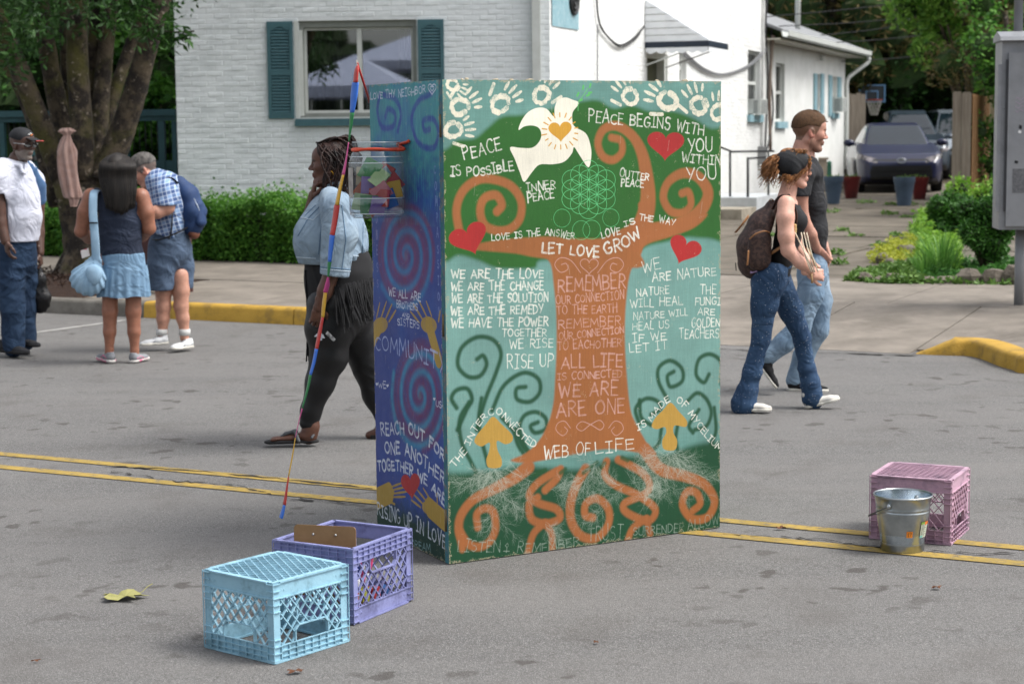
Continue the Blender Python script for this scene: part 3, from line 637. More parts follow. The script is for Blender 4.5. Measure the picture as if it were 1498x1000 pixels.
class Canvas:
    def __init__(s, w, h, base, quad, sc=1.0, seed=1):
        """w x h in mm; quad: the photographed corners TL TR BR BL that the sketch coordinates refer to"""
        s.W, s.Hh = int(w*sc), int(h*sc); s.sc = sc; s.im = np.ones((s.Hh, s.W, 3), np.float32)*np.array(lin(base), np.float32)
        s.rg = np.random.RandomState(seed); s.rn = random.Random(seed)
        src = np.array(quad, float); dst = np.array([(0, 0), (s.W, 0), (s.W, s.Hh), (0, s.Hh)], float); A = []; B = []
        for (x, y), (u, v) in zip(src, dst):
            A += [[x, y, 1, 0, 0, 0, -u*x, -u*y], [0, 0, 0, x, y, 1, -v*x, -v*y]]; B += [u, v]
        k = np.linalg.solve(np.array(A), np.array(B)); s.Hm = np.append(k, 1).reshape(3, 3)
        s.fine = s.noise(3, 3); s.mid = s.noise(24, 4); s.big = s.noise(160, 4); s.streak = s.noise(4, 3, (1, 18)); s.streakv = s.noise(3, 3, (22, 1))
    def noise(s, cell, oct_=3, st=(1, 1)):
        out = np.zeros((s.Hh, s.W), np.float32); amp = 1; tot = 0
        for o in range(oct_):
            cy, cx = max(1, cell*st[0]/2**o), max(1, cell*st[1]/2**o); gh, gw = int(s.Hh/cy)+3, int(s.W/cx)+3; g = s.rg.rand(gh, gw).astype(np.float32)
            y = np.arange(s.Hh)/cy; x = np.arange(s.W)/cx; yi = y.astype(int); xi = x.astype(int); fy = (y-yi)[:, None]; fx = (x-xi)[None]
            fy = fy*fy*(3-2*fy); fx = fx*fx*(3-2*fx)
            a = g[yi][:, xi]; b = g[yi][:, xi+1]; c = g[yi+1][:, xi]; d = g[yi+1][:, xi+1]
            out += amp*((a*(1-fx)+b*fx)*(1-fy)+(c*(1-fx)+d*fx)*fy); tot += amp; amp *= .55
        out /= tot; out -= out.mean(); return out/(out.std()+1e-6)
    def m(s, pts, org=None):
        """sketch coordinates (a zoomed crop: origin x, y and scale) to canvas pixels"""
        P = np.array(pts, float).reshape(-1, 2)
        if org: P = P/org[2]+np.array(org[:2])
        q = np.c_[P, np.ones(len(P))] @ s.Hm.T; return q[:, :2]/q[:, 2:]
    def blend(s, y0, y1, x0, x1, a, col):
        c = np.array(lin(col) if isinstance(col, str) else col, np.float32); v = s.im[y0:y1, x0:x1]; v += (c-v)*a[..., None]
    def stroke(s, P, w, col, soft=1.5, al=1., dry=0., taper=None):
        P = np.asarray(P, float); ws = np.full(len(P), float(w)) if not hasattr(w, '__len__') else np.interp(np.linspace(0, 1, len(P)), np.linspace(0, 1, len(w)), w)
        R = ws.max()/2+soft+1; x0, y0 = np.floor(P.min(0)-R).astype(int); x1, y1 = np.ceil(P.max(0)+R).astype(int)+1
        x0, y0 = max(0, x0), max(0, y0); x1, y1 = min(s.W, x1), min(s.Hh, y1)
        if x1 <= x0 or y1 <= y0: return
        D = np.full((y1-y0, x1-x0), 1e3, np.float32)
        for i in range(len(P)-1):
            a, b = P[i], P[i+1]; r = max(ws[i], ws[i+1])/2+soft+1
            u0, v0 = np.floor(np.minimum(a, b)-r).astype(int); u1, v1 = np.ceil(np.maximum(a, b)+r).astype(int)+1
            u0, v0 = max(u0, x0), max(v0, y0); u1, v1 = min(u1, x1), min(v1, y1)
            if u1 <= u0 or v1 <= v0: continue
            X = np.arange(u0, u1)[None]+.5-a[0]; Y = np.arange(v0, v1)[:, None]+.5-a[1]; d = b-a; L = d@d+1e-9
            t = np.clip((X*d[0]+Y*d[1])/L, 0, 1); dd = np.hypot(X-t*d[0], Y-t*d[1])-(ws[i]+(ws[i+1]-ws[i])*t)/2
            sub = D[v0-y0:v1-y0, u0-x0:u1-x0]; np.minimum(sub, dd, out=sub)
        a = np.clip(.5-D/soft, 0, 1); a = a*a*(3-2*a)
        if dry: a = a*np.clip(1-dry*(.55+.6*s.fine[y0:y1, x0:x1]+.5*s.mid[y0:y1, x0:x1]), 0, 1)
        s.blend(y0, y1, x0, x1, a*al, col)
    def poly(s, P, col, soft=1.5, al=1., dry=0., var=0):
        P = np.asarray(P, float); R = soft+1; x0, y0 = np.floor(P.min(0)-R).astype(int); x1, y1 = np.ceil(P.max(0)+R).astype(int)+1
        x0, y0 = max(0, x0), max(0, y0); x1, y1 = min(s.W, x1), min(s.Hh, y1)
        if x1 <= x0 or y1 <= y0: return
        X = np.arange(x0, x1)[None]+.5; Y = np.arange(y0, y1)[:, None]+.5; ins = np.zeros((y1-y0, x1-x0), bool); D = np.full((y1-y0, x1-x0), 1e3, np.float32)
        for i in range(len(P)):
            a, b = P[i], P[(i+1) % len(P)]
            if a[1] != b[1]: ins ^= ((a[1] > Y) != (b[1] > Y)) & (X < (b[0]-a[0])*(Y-a[1])/(b[1]-a[1])+a[0])
            u0, v0 = np.floor(np.minimum(a, b)-R).astype(int); u1, v1 = np.ceil(np.maximum(a, b)+R).astype(int)+1
            u0, v0 = max(u0, x0), max(v0, y0); u1, v1 = min(u1, x1), min(v1, y1)
            if u1 <= u0 or v1 <= v0: continue
            xx = np.arange(u0, u1)[None]+.5-a[0]; yy = np.arange(v0, v1)[:, None]+.5-a[1]; d = b-a; t = np.clip((xx*d[0]+yy*d[1])/(d@d+1e-9), 0, 1)
            sub = D[v0-y0:v1-y0, u0-x0:u1-x0]; np.minimum(sub, np.hypot(xx-t*d[0], yy-t*d[1]), out=sub)
        D = np.where(ins, -D, D); a = np.clip(.5-D/soft, 0, 1); a = a*a*(3-2*a)
        if dry: a = a*np.clip(1-dry*(.5+.6*s.fine[y0:y1, x0:x1]+.5*s.mid[y0:y1, x0:x1]), 0, 1)
        s.blend(y0, y1, x0, x1, a*al, col)
    def curve(s, pts, org, w, col, soft=2, al=1., dry=0., n=8, closed=False):
        q = [Vector((p[0], p[1], 0)) for p in s.m(pts, org)]
        if closed: q.append(q[0])
        c = [(p.x, p.y) for p in cr(q, n)]; s.stroke(c, w, col, soft, al, dry)
    def spoly(s, pts, org, col, soft=2, al=1., dry=0., smooth=True, n=5):
        q = s.m(pts, org)
        if smooth: v = [Vector((p[0], p[1], 0)) for p in q]; v = [v[-1]]+v+[v[0], v[1]]; c = cr(v, n)[n:-n]; q = np.array([(p.x, p.y) for p in c])
        s.poly(q, col, soft, al, dry)
    def text(s, t, path, org, h, col, w=None, al=.95, dry=.3, jit=.075, up=None, vertical=False):
        P = s.m(path, org); hh = h
        if org: # height in sketch units -> canvas px
            c0 = np.array(path[len(path)//2], float); hh = abs(s.m([c0], org)[0][1]-s.m([c0-np.array([0, h])], org)[0][1])
        P = np.array([(p.x, p.y) for p in cr([Vector((x, y, 0)) for x, y in P], 8)]) if len(P) > 2 else P
        seg = np.hypot(*np.diff(P, axis=0).T); cum = np.r_[0, np.cumsum(seg)]; L = cum[-1]
        if vertical: n = len(t); adv = [L/n*k for k in range(n)]; wid = [L/n]*n
        gap = .17; tot = sum(GL[c][0]+gap for c in t)-gap; sx = L/tot if not vertical else hh; pos = 0; w = w or hh*.11
        for k, ch in enumerate(t):
            gw, st = GL[ch]
            c0 = pos if not vertical else adv[k]
            q = min(c0+gw*sx/2, L-1e-3) if not vertical else c0
            i = min(int(np.searchsorted(cum, q, 'right'))-1, len(seg)-1); i = max(i, 0); tan = (P[i+1]-P[i])/seg[i]; o = P[i]+tan*(q-cum[i])
            if vertical: tan = np.array([1., 0]); o = o-np.array([gw*sx*.5*.8, 0]); sxx = sx*.8
            else: o = o-tan*gw*sx/2; sxx = sx
            ang = math.atan2(tan[1], tan[0])+s.rn.uniform(-jit, jit)*.9; tx = np.array([math.cos(ang), math.sin(ang)]); ty = np.array([math.sin(ang), -math.cos(ang)])
            kh = hh*(1+s.rn.uniform(-.12, .1)*(jit/.05)); dy = s.rn.uniform(-.05, .05)*hh; ww = w*s.rn.uniform(.85, 1.15); aa = al*s.rn.uniform(.82, 1)
            for ln in st:
                pts = [o+tx*(x+s.rn.uniform(-.02, .02))*sxx+ty*((y+s.rn.uniform(-.025, .025))*kh+dy) for x, y in ln]
                s.stroke(np.array(pts), [ww*s.rn.uniform(.8, 1.35), ww*s.rn.uniform(.85, 1.1), ww*s.rn.uniform(.65, 1.2)], col, 1.6, aa, dry)
            pos += (gw+gap)*sx
    def heart(s, c, wd, ht, rot, org, col, fill=True, w=4, soft=2, al=1.):
        pts = []
        for i in range(40):
            t = 2*math.pi*i/40; x = math.sin(t)**3; y = -(13*math.cos(t)-5*math.cos(2*t)-2*math.cos(3*t)-math.cos(4*t))/16-.12
            x *= wd/2; y *= ht/2; a = R_(rot); pts.append((c[0]+x*math.cos(a)-y*math.sin(a), c[1]+x*math.sin(a)+y*math.cos(a)))
        q = s.m(pts, org)
        if fill: s.poly(q, col, soft, al)
        else: s.stroke(np.r_[q, q[:1]], w, col, soft, al, .2)
    def hand(s, c, r, ang, org, col, flip=1, sp=1., ring=True, finger=.95):
        """a hand print: a ring of palm and five finger marks"""
        u = np.array([math.cos(R_(ang)), math.sin(R_(ang))]); v = np.array([-u[1], u[0]])*flip; c = np.array(c, float); P = lambda a, b: c+u*a*r+v*b*r
        if ring:
            for k in range(11):
                a = R_(k*33+20); rr = .78*s.rn.uniform(.9, 1.1)
                if k == 8: continue
                p = P(rr*math.cos(a), rr*math.sin(a)*.85); q_ = P(rr*math.cos(a+.55), rr*math.sin(a+.55)*.85); s.curve([p, (p+q_)/2+s.rg.normal(size=2)*.5, q_], org, s.k(r*.5, c, org)*s.rn.uniform(.7, 1.15), col, 2.5, .95, .35)
        else:
            s.spoly([P(.95*math.cos(R_(a)), .8*math.sin(R_(a))) for a in range(0, 360, 30)], org, col, 2.5, .95, .1)
        for b, l0, l1 in ((-.75, 1.15, 1.75), (-.28, 1.2, 2.15), (.22, 1.2, 2.2), (.7, 1.1, 1.9)):
            p, q_ = P(l0 if ring else .7, b), P(l1*finger, b*1.35); s.curve([p, (p+q_)/2, q_], org, [s.k(r*.22, c, org), s.k(r*.34, c, org), s.k(r*.2, c, org)], col, 2.5, .95, .3 if ring else .05)
        p, q_ = P(-.1, 1.1) if not ring else P(-.15, 1.25), P(.7, 1.7); s.curve([p, (p+q_)/2, q_], org, s.k(r*.34, c, org), col, 2.5, .95, .3 if ring else .05)
    def k(s, d, c, org):
        a = s.m([c, (c[0], c[1]-d)], org); return float(np.hypot(*(a[0]-a[1])))
    def roots(s, c, ang, L, org, col, depth=4, w=2.2, al=.7):
        p = np.array(c, float); pts = [p]; a = ang; n = 5
        for i in range(n): a += s.rn.uniform(-.28, .28); p = p+np.array([math.cos(a), math.sin(a)])*L/n; pts.append(p)
        s.stroke(s.m(pts, org), [w, w*.6], col, 1.4, al, .2)
        if depth > 0:
            for i in range(1, len(pts)):
                for sg in (-1, 1):
                    if s.rn.random() < .8: s.roots(pts[i], a+sg*s.rn.uniform(.35, .8), L*s.rn.uniform(.35, .55), org, col, depth-1, w*.75, al)
    def finish(s, wear=.5, grain='v', edge=True):
        im = s.im; st = s.streakv if grain == 'v' else s.streak
        im *= (1+.03*st+.018*s.fine+.035*s.big)[..., None]
        chips = (s.fine*.7+s.mid*.8 > 3.1-wear*.25); im[chips] = im[chips]*.4+np.array(lin('#b9ad94'), np.float32)*.6
        d = np.minimum(np.minimum(np.arange(s.W)[None], s.W-1-np.arange(s.W)[None]), np.minimum(np.arange(s.Hh)[:, None], s.Hh-1-np.arange(s.Hh)[:, None])).astype(np.float32)
        e = (d < 5+5*s.mid) & (s.fine > -.2); im[e] = im[e]*.35+np.array(lin('#a79a80'), np.float32)*.65
        for _ in range(int(26*wear)):       # pale drips and scratches
            x, y = s.rn.uniform(0, s.W), s.rn.uniform(0, s.Hh); L = s.rn.uniform(10, 60); a = s.rn.uniform(1.4, 1.75); s.stroke([(x, y), (x+L*math.cos(a), y+L*math.sin(a))], 1.6, '#c9c4b4', 1.2, .5, .4)
        np.clip(im, 0, 1, out=im)
    def image(s, name):
        a = np.ones((s.Hh, s.W, 4), np.float32); v = s.im[::-1]; a[..., :3] = np.where(v <= .0031308, v*12.92, 1.055*np.power(np.maximum(v, 1e-6), 1/2.4)-.055)
        i = bpy.data.images.new(name, s.W, s.Hh); i.pixels.foreach_set(a.ravel()); i.update(); i.pack(); return i
def artmat(name, cv, rough=.42):
    m = bpy.data.materials.new(name); n, l, b = nodes(m); t = n.new('ShaderNodeTexImage'); t.image = cv.image(name); t.extension = 'EXTEND'
    l.new(t.outputs[0], b.inputs['Base Color']); b.inputs['Specular IOR Level'].default_value = .4
    co = n.new('ShaderNodeTexCoord').outputs['Object']; nz = _noise(n, l, co, 14, 4)
    mr = n.new('ShaderNodeMapRange'); l.new(nz.outputs[0], mr.inputs[0]); mr.inputs[3].default_value = rough-.12; mr.inputs[4].default_value = rough+.25; l.new(mr.outputs[0], b.inputs['Roughness'])
    bn = n.new('ShaderNodeBump'); bn.inputs['Strength'].default_value = .25; bn.inputs['Distance'].default_value = .002
    l.new(_noise(n, l, co, 160, 3).outputs[0], bn.inputs['Height']); l.new(bn.outputs[0], b.inputs['Normal']); return m
# ---- front picture
kBL, kBR, kSL = G(657, 826), G(1053, 772), G(552, 775); KH = 1.94
fw_ = (kBR-kBL).length; sw_ = (kSL-kBL).length
Z1, Z2, Z3 = (640, 100, 3.567), (640, 360, 3.567), (640, 580, 3.567)
C = Canvas(fw_*1000, KH*1000, '#608b82', [(643, 115), (1051, 118), (1053, 772), (657, 826)], 1.0, 3)
TEAL, GREEN, DKG, BRN, CRM, WHT = '#608b82', '#235c1d', '#14452a', '#965c30', '#e3dcc6', '#dcdcd0'
Hh, Ww = C.Hh, C.W; yy = np.linspace(0, 1, Hh)[:, None]; xx = np.linspace(0, 1, Ww)[None]
C.im *= (1+.10*(C.big*.5+C.streak*.25))[..., None]
# lighter aqua middle, darker foot
a = np.clip((yy-.33)/.1, 0, 1)*np.clip((.80-yy)/.05, 0, 1)*(.5+0*xx); C.im += (np.array(lin('#779c94'), np.float32)-C.im)*a[..., None].astype(np.float32)
C.spoly([(-60, 395), (60, 400), (200, 395), (350, 375), (430, 360), (560, 370), (760, 380), (900, 330), (1100, 300), (1200, 300), (1350, 250), (1500, 235), (1600, 235), (1600, 1100), (-60, 1100)], Z3, DKG, 40)
C.spoly([(-80, 470), (30, 420), (90, 372), (180, 362), (245, 310), (320, 250), (420, 240), (520, 225), (640, 190), (760, 165), (830, 165), (905, 205), (1000, 190), (1100, 222), (1220, 222), (1330, 262), (1420, 312), (1560, 330), (1560, 870), (1400, 885), (1290, 880), (1180, 905), (1080, 930), (980, 1000), (760, 1010), (540, 1000), (500, 1040), (430, 1045), (300, 1040), (200, 1000), (100, 975), (30, 1010), (-80, 1010)], Z1, GREEN, 26)
# swirling plants
for pts, z in (([(200, 960), (245, 800), (300, 660), (325, 560), (285, 490), (200, 475), (120, 530), (100, 620), (150, 680), (215, 678), (250, 620), (232, 572), (200, 590)], Z2),
               ([(280, 860), (340, 730), (440, 662), (518, 690), (530, 760), (480, 812), (412, 800), (408, 745), (455, 735)], Z2),
               ([(100, 960), (150, 850), (175, 800), (150, 745), (95, 752), (68, 795), (95, 845)], Z2),
               ([(500, 330), (445, 240), (425, 160), (450, 100), (510, 82), (560, 115), (560, 170), (505, 190), (482, 155), (520, 135)], Z3),
               ([(160, 30), (112, 120), (122, 240), (170, 340), (200, 400)], Z3), ([(225, 10), (212, 110), (220, 200), (262, 360)], Z3), ([(405, 170), (440, 260), (500, 320)], Z3), ([(330, 110), (390, 180), (420, 260), (470, 330)], Z3),
               ([(1195, 800), (1150, 710), (1150, 635), (1210, 598), (1270, 640), (1272, 705), (1212, 735), (1195, 680), (1228, 655)], Z2),
               ([(1475, 720), (1475, 610), (1420, 565), (1360, 590), (1345, 670), (1385, 712), (1412, 670)], Z2),
               ([(1050, 930), (1030, 850), (1080, 798), (1140, 808), (1160, 850), (1110, 880)], Z2), ([(1300, 810), (1350, 768), (1400, 800), (1425, 870), (1400, 940), (1340, 960)], Z2),
               ([(1050, 20), (1060, 110), (1110, 150)], Z3), ([(1165, 170), (1150, 250), (1100, 290)], Z3), ([(1250, 150), (1240, 220), (1250, 280)], Z3), ([(1440, 60), (1450, 180), (1420, 260)], Z3), ([(1360, 70), (1310, 150), (1330, 190)], Z3)):
    C.curve(pts, z, 19, DKG, 14, .95)
# trunk, boughs, roots
C.spoly([(545, 990), (400, 965), (230, 950), (120, 935), (240, 905), (400, 885), (600, 876), (700, 905), (790, 915), (900, 860), (980, 820), (1040, 760), (1040, 700), (1105, 700), (1105, 800), (1200, 800), (1330, 770), (1400, 760), (1330, 830), (1200, 880), (1090, 915), (1050, 960), (1035, 1040)], Z1, BRN, 14, n=6)
C.spoly([(520, -10), (580, 90), (598, 200), (612, 350), (615, 520), (608, 700), (600, 820), (575, 920), (530, 1010), (460, 1080), (380, 1120), (480, 1130), (700, 1090), (900, 1060), (1130, 1090), (1090, 1030), (1040, 940), (1005, 860), (985, 700), (972, 500), (976, 300), (1000, 130), (1060, 20), (1000, -30), (700, -40)], Z2, BRN, 14, n=6)
BR2 = '#9a5d32'
for pts, z, w in (([(110, 880), (88, 740), (120, 640), (190, 583), (270, 575), (370, 610), (425, 690), (420, 780), (370, 835), (300, 845), (235, 815), (212, 740), (235, 675), (295, 660), (325, 710), (300, 745)], Z1, 36),
                  ([(1020, 900), (1070, 780), (1088, 680), (1080, 560), (1055, 440), (1005, 350), (925, 298), (855, 315), (825, 385), (850, 455), (905, 475), (950, 435), (945, 375), (895, 358)], Z1, [95, 80, 62, 44, 38, 34, 34, 32, 32]),
                  ([(1100, 850), (1250, 815), (1360, 745), (1402, 650), (1350, 565), (1270, 545), (1195, 590), (1168, 670), (1205, 742), (1270, 752), (1312, 710), (1300, 645), (1265, 650)], Z1, [70, 60, 48, 38, 36, 34, 34]),
                  ([(470, 370), (400, 425), (300, 480), (180, 545), (115, 640), (122, 735), (190, 785), (260, 770), (300, 700), (292, 610), (250, 585), (205, 615), (210, 685)], Z3, [60, 40, 36, 34, 32]),
                  ([(620, 390), (520, 455), (478, 520), (530, 560), (620, 590), (635, 640), (560, 665), (490, 640), (478, 560), (520, 530)], Z3, 34),
                  ([(560, 660), (500, 720), (470, 830)], Z3, 32), ([(560, 665), (595, 720), (600, 815)], Z3, 30), ([(640, 380), (620, 430), (560, 490)], Z3, 34),
                  ([(770, 380), (720, 470), (692, 570), (700, 660), (750, 730), (830, 740), (890, 670), (890, 590), (835, 535), (775, 560), (770, 620), (810, 635)], Z3, [46, 36, 34]),
                  ([(880, 340), (872, 410), (930, 465), (1050, 520), (1135, 590), (1100, 650), (990, 610), (975, 560), (1080, 510), (1105, 460), (1060, 395), (940, 330)], Z3, 34),
                  ([(1090, 640), (1020, 690), (990, 760)], Z3, 32), ([(1090, 640), (1110, 720)], Z3, 30), ([(150, 760), (110, 700), (130, 800)], Z3, 30),
                  ([(1080, 280), (1160, 380), (1290, 418), (1390, 460), (1445, 545), (1410, 630), (1330, 640), (1278, 570), (1300, 500), (1350, 505), (1370, 560), (1330, 600)], Z3, [60, 40, 36, 34])):
    C.curve(pts, z, w, BR2, 15, .97)
for pts in ([(500, 410), (560, 385)], [(640, 400), (665, 380)], [(760, 400), (830, 345)], [(870, 350), (830, 400)], [(960, 320), (990, 335)]): C.curve(pts, Z3, 18, '#1f4a26', 12, .8)
# mycelium threads
RW = '#a9b4a6'
for k in range(17): C.roots((288+C.rn.uniform(-30, 30), 372), R_(C.rn.uniform(10, 172)), C.rn.uniform(80, 200), Z3, RW, 2, 1.9, .38)
for k in range(16): C.roots((1208+C.rn.uniform(-25, 25), 285), R_(C.rn.uniform(5, 175)), C.rn.uniform(75, 170), Z3, RW, 2, 1.9, .38)
for c, a0, k in (((600, 480), 20, 4), ((830, 350), 130, 7), ((960, 470), 190, 6), ((1020, 360), 20, 6), ((300, 620), 80, 4), ((380, 540), 80, 4), ((560, 670), 90, 5), ((1120, 400), 100, 7), ((760, 430), 110, 6), ((1215, 480), 90, 4), ((1080, 560), 250, 4), ((860, 580), 180, 4), ((1350, 420), 60, 4), ((480, 440), 150, 4)):
    for j in range(k): C.roots((c[0]+C.rn.uniform(-15, 15), c[1]+C.rn.uniform(-15, 15)), R_(a0+C.rn.uniform(-60, 60)), C.rn.uniform(70, 140), Z3, RW, 2, 1.8, .34)
GOLD = '#b08b3e'
C.spoly([(285, 106), (330, 145), (385, 200), (385, 235), (350, 250), (308, 232), (310, 280), (332, 330), (325, 370), (265, 372), (252, 332), (265, 290), (268, 242), (225, 262), (190, 240), (200, 205), (245, 150)], Z3, GOLD, 3)
C.spoly([(1212, 33), (1255, 78), (1298, 128), (1290, 160), (1235, 152), (1228, 190), (1248, 232), (1236, 280), (1180, 277), (1170, 232), (1190, 190), (1182, 160), (1140, 172), (1114, 155), (1135, 110), (1170, 75)], Z3, GOLD, 3)
# dove
C.spoly([(725, 178), (690, 160), (652, 148), (615, 162), (598, 200), (594, 248), (556, 208), (508, 202), (458, 226), (424, 272), (410, 318), (440, 300), (482, 295), (518, 310), (529, 350), (512, 388), (478, 412), (420, 412), (366, 410), (392, 472), (418, 540), (441, 590), (478, 544), (520, 500), (590, 498), (650, 484), (690, 440), (700, 408), (728, 448), (776, 515), (791, 450), (784, 390), (760, 335), (702, 300), (690, 260), (694, 222)], Z1, '#e6e1cf', 2, n=4)
C.heart((628, 328), 122, 118, -4, Z1, '#c9952f')
for k in range(18):
    a = R_(k*20+8); r0, r1 = 74+C.rn.uniform(-3, 3), 96+C.rn.uniform(-6, 6); C.curve([(628+r0*math.cos(a), 325+r0*math.sin(a)), (628+r1*math.cos(a), 325+r1*math.sin(a))], Z1, 5, '#c9952f', 2)
C.curve([(720, 218), (722, 175), (745, 140), (770, 100)], Z1, 3, '#63b568', 1.5)
for (x, y), a in (((715, 140), -60), ((728, 165), -20), ((745, 105), -80), ((765, 140), -20), ((780, 95), -70), ((775, 125), -10)): C.curve([(x, y), (x+14*math.cos(R_(a)), y+18*math.sin(R_(a)))], Z1, 8, '#57b05c', 2)
# flower of circles
cx, cy, r = 778, 630, 51; FL = '#5fbf7c'
for i in range(-2, 3):
    for j in range(-2, 3):
        if abs(i+j) <= 2:
            X, Y = cx+r*(j+i/2)*1.0*math.cos(0), cy+r*i*.866; X, Y = cx+(Y-cy), cy+(X-cx); C.curve([(X+r*math.cos(R_(t)), Y+r*math.sin(R_(t))) for t in range(0, 361, 24)], Z1, 2.6, FL, 1.3, .85, .1, 4)
for X, Y, q in ((640, 780, 44), (740, 843, 46), (795, 840, 46), (895, 778, 43)): C.curve([(X+q*math.cos(R_(t)), Y+q*1.08*math.sin(R_(t))) for t in range(0, 361, 24)], Z1, 2.4, FL, 1.3, .75, .2, 4)
# hand prints along the top
for c, r, a, f in (((102, 198), 58, -32, -1), ((316, 182), 60, -42, -1), ((528, 135), 56, -62, 1), ((68, 318), 55, -10, 1), ((66, 82), 40, 30, 1), ((992, 142), 54, -125, -1), ((1190, 165), 62, -150, -1), ((1352, 190), 58, -112, -1), ((1452, 225), 52, -80, -1)):
    C.hand(c, r, a, Z1, CRM, f)
for c, w_, h_, rt in (((1178, 402), 190, 168, 2), ((158, 892), 200, 178, -22)): C.heart(c, w_*1.02, h_, rt, Z1, '#a32322', soft=6); 
C.heart((1277, 950), 172, 160, 22, Z1, '#a32322', soft=6)
# words
T = lambda t, path, h, z=Z1, col=WHT, **k: C.text(t, path, z, h, col, **k)
T('PEACE', [(128, 475), (322, 420)], 66, w=6.5); T('IS POSSIBLE', [(58, 558), (200, 556), (386, 528)], 50, w=6.5, jit=.12)
T('INNER', [(455, 640), (605, 624)], 42, w=5.5); T('PEACE', [(462, 697), (598, 674)], 44, w=5.5)
T('OUTTER', [(940, 562), (1090, 584)], 40, w=5.5); T('PEACE', [(948, 612), (1064, 618)], 40, w=5.5)
T('PEACE BEGINS WITH', [(776, 274), (950, 290), (1100, 304), (1200, 318), (1376, 346)], 60, w=6)
T('YOU', [(1296, 434), (1422, 436)], 72, w=6.5); T('WITHIN', [(1262, 486), (1466, 500)], 44, w=6.5); T('YOU', [(1286, 588), (1446, 580)], 80, w=6.5)
T('LOVE IS THE ANSWER', [(272, 898), (455, 880), (560, 868), (704, 892)], 34, w=4.8)
T('LOVE', [(850, 888), (946, 862)], 38, w=5); T('IS', [(966, 826), (1022, 808)], 30, w=5); T('THE', [(1042, 790), (1114, 800)], 34, w=5); T('WAY', [(1146, 804), (1228, 818)], 36, w=4.5)
T('LET LOVE', [(535, 960), (650, 966), (832, 984)], 52, w=8.5, al=1); T('GROW', [(868, 972), (960, 940), (1054, 878)], 58, w=8.5, al=1)
for i, t in enumerate(('WE ARE THE LOVE', 'WE ARE THE CHANGE', 'WE ARE THE SOLUTION', 'WE ARE THE REMEDY', 'WE HAVE THE POWER')):
    T(t, [(64-2*(i % 2), 166+65*i), (552+(18 if i in (2, 4) else -8), 164+62*i)], 44, Z2, w=6)
T('TOGETHER', [(330, 470), (562, 470)], 38, Z2, w=4.8); T('WE RISE', [(370, 534), (597, 528)], 48, Z2, w=4.8); T('RISE UP', [(358, 640), (597, 628)], 72, Z2, w=5.5)
PK = '#c79a8e'
for t, p, h in (('REMEMBER', [(622, 240), (972, 220)], 70), ('OUR CONNECTION', [(612, 304), (966, 275)], 42), ('TO THE EARTH', [(616, 358), (930, 344)], 46), ('REMEMBER', [(625, 430), (950, 414)], 50),
                ('OUR CONNECTION', [(628, 490), (966, 452)], 38), ('TO EACHOTHER', [(620, 540), (954, 524)], 44), ('ALL LIFE', [(642, 640), (957, 628)], 64), ('IS CONNECTED', [(622, 698), (957, 684)], 38),
                ('WE ARE', [(630, 790), (936, 775)], 70), ('ARE ONE', [(620, 893), (972, 866)], 74)): T(t, p, h, Z2, PK, w=5 if h < 60 else 7, al=.8)
C.heart((783, 105), 95, 90, 0, Z2, PK, fill=False, w=4, al=.75)
for sg in (1, -1):
    C.curve([(783+sg*(-45), 138) if 0 else (783+sg*q[0], q[1]) for q in ((45, 138), (95, 75), (150, 60), (180, 95), (150, 135), (112, 120), (120, 90), (145, 95))], Z2, 4, PK, 2, .7, .2)
    C.curve([(790+sg*q[0], q[1]) for q in ((100, 165), (130, 130), (165, 140), (175, 175), (140, 205), (115, 180), (130, 160))], Z3, 4, PK, 2, .7, .2)
C.curve([(790, 150), (750, 180), (722, 160), (750, 132), (800, 150), (845, 175), (865, 150), (840, 125), (790, 150)], Z3, 4, PK, 2, .8, .2)
T('WE', [(1065, 140), (1158, 118)], 58, Z2, w=5); T('ARE NATURE', [(1115, 186), (1446, 152)], 46, Z2, w=5)
for t, p, h in (('NATURE', [(1032, 262), (1202, 248)], 42), ('WILL HEAL', [(1000, 322), (1272, 304)], 44), ('NATURE WILL', [(1016, 386), (1300, 360)], 36), ('HEAL US', [(1012, 438), (1202, 428)], 38), ('IF WE', [(1014, 502), (1186, 486)], 40), ('LET IT', [(996, 556), (1196, 536)], 42),
                ('THE', [(1362, 250), (1446, 250)], 46), ('FUNGI', [(1338, 310), (1470, 304)], 42), ('ARE', [(1350, 360), (1440, 358)], 36), ('GOLDEN', [(1320, 424), (1466, 416)], 44), ('TEACHERS', [(1256, 480), (1462, 478)], 46)): T(t, p, h, Z2, w=4.6)
T('WEB OF', [(552, 330), (795, 302)], 58, Z3, w=5.5); T('LIFE', [(822, 303), (1022, 272)], 62, Z3, w=5.5)
T('THE INTERCONNECTED', [(85, 372), (150, 290), (172, 235), (215, 160), (262, 105), (315, 96), (370, 150), (430, 215), (498, 272)], 36, Z3, w=4.6)
T('IS MADE OF MYCELIUM', [(1042, 178), (1100, 145), (1148, 82), (1212, 26), (1270, 50), (1330, 130), (1385, 205), (1468, 292)], 36, Z3, w=4.6)
for t, p, h in (('LISTEN', [(105, 808), (210, 815), (326, 812)], 62), ('& REMEMBER', [(345, 812), (540, 815), (742, 775)], 50), ('TRUST', [(785, 758), (966, 744)], 76), ('SURRENDER', [(1020, 728), (1284, 706)], 46), ('ALLOW', [(1308, 698), (1468, 668)], 54)): T(t, p, h, Z3, '#93a394', w=4.6, al=.62, dry=.4)
C.finish(.9)
m_front = artmat('front mural paint', C)
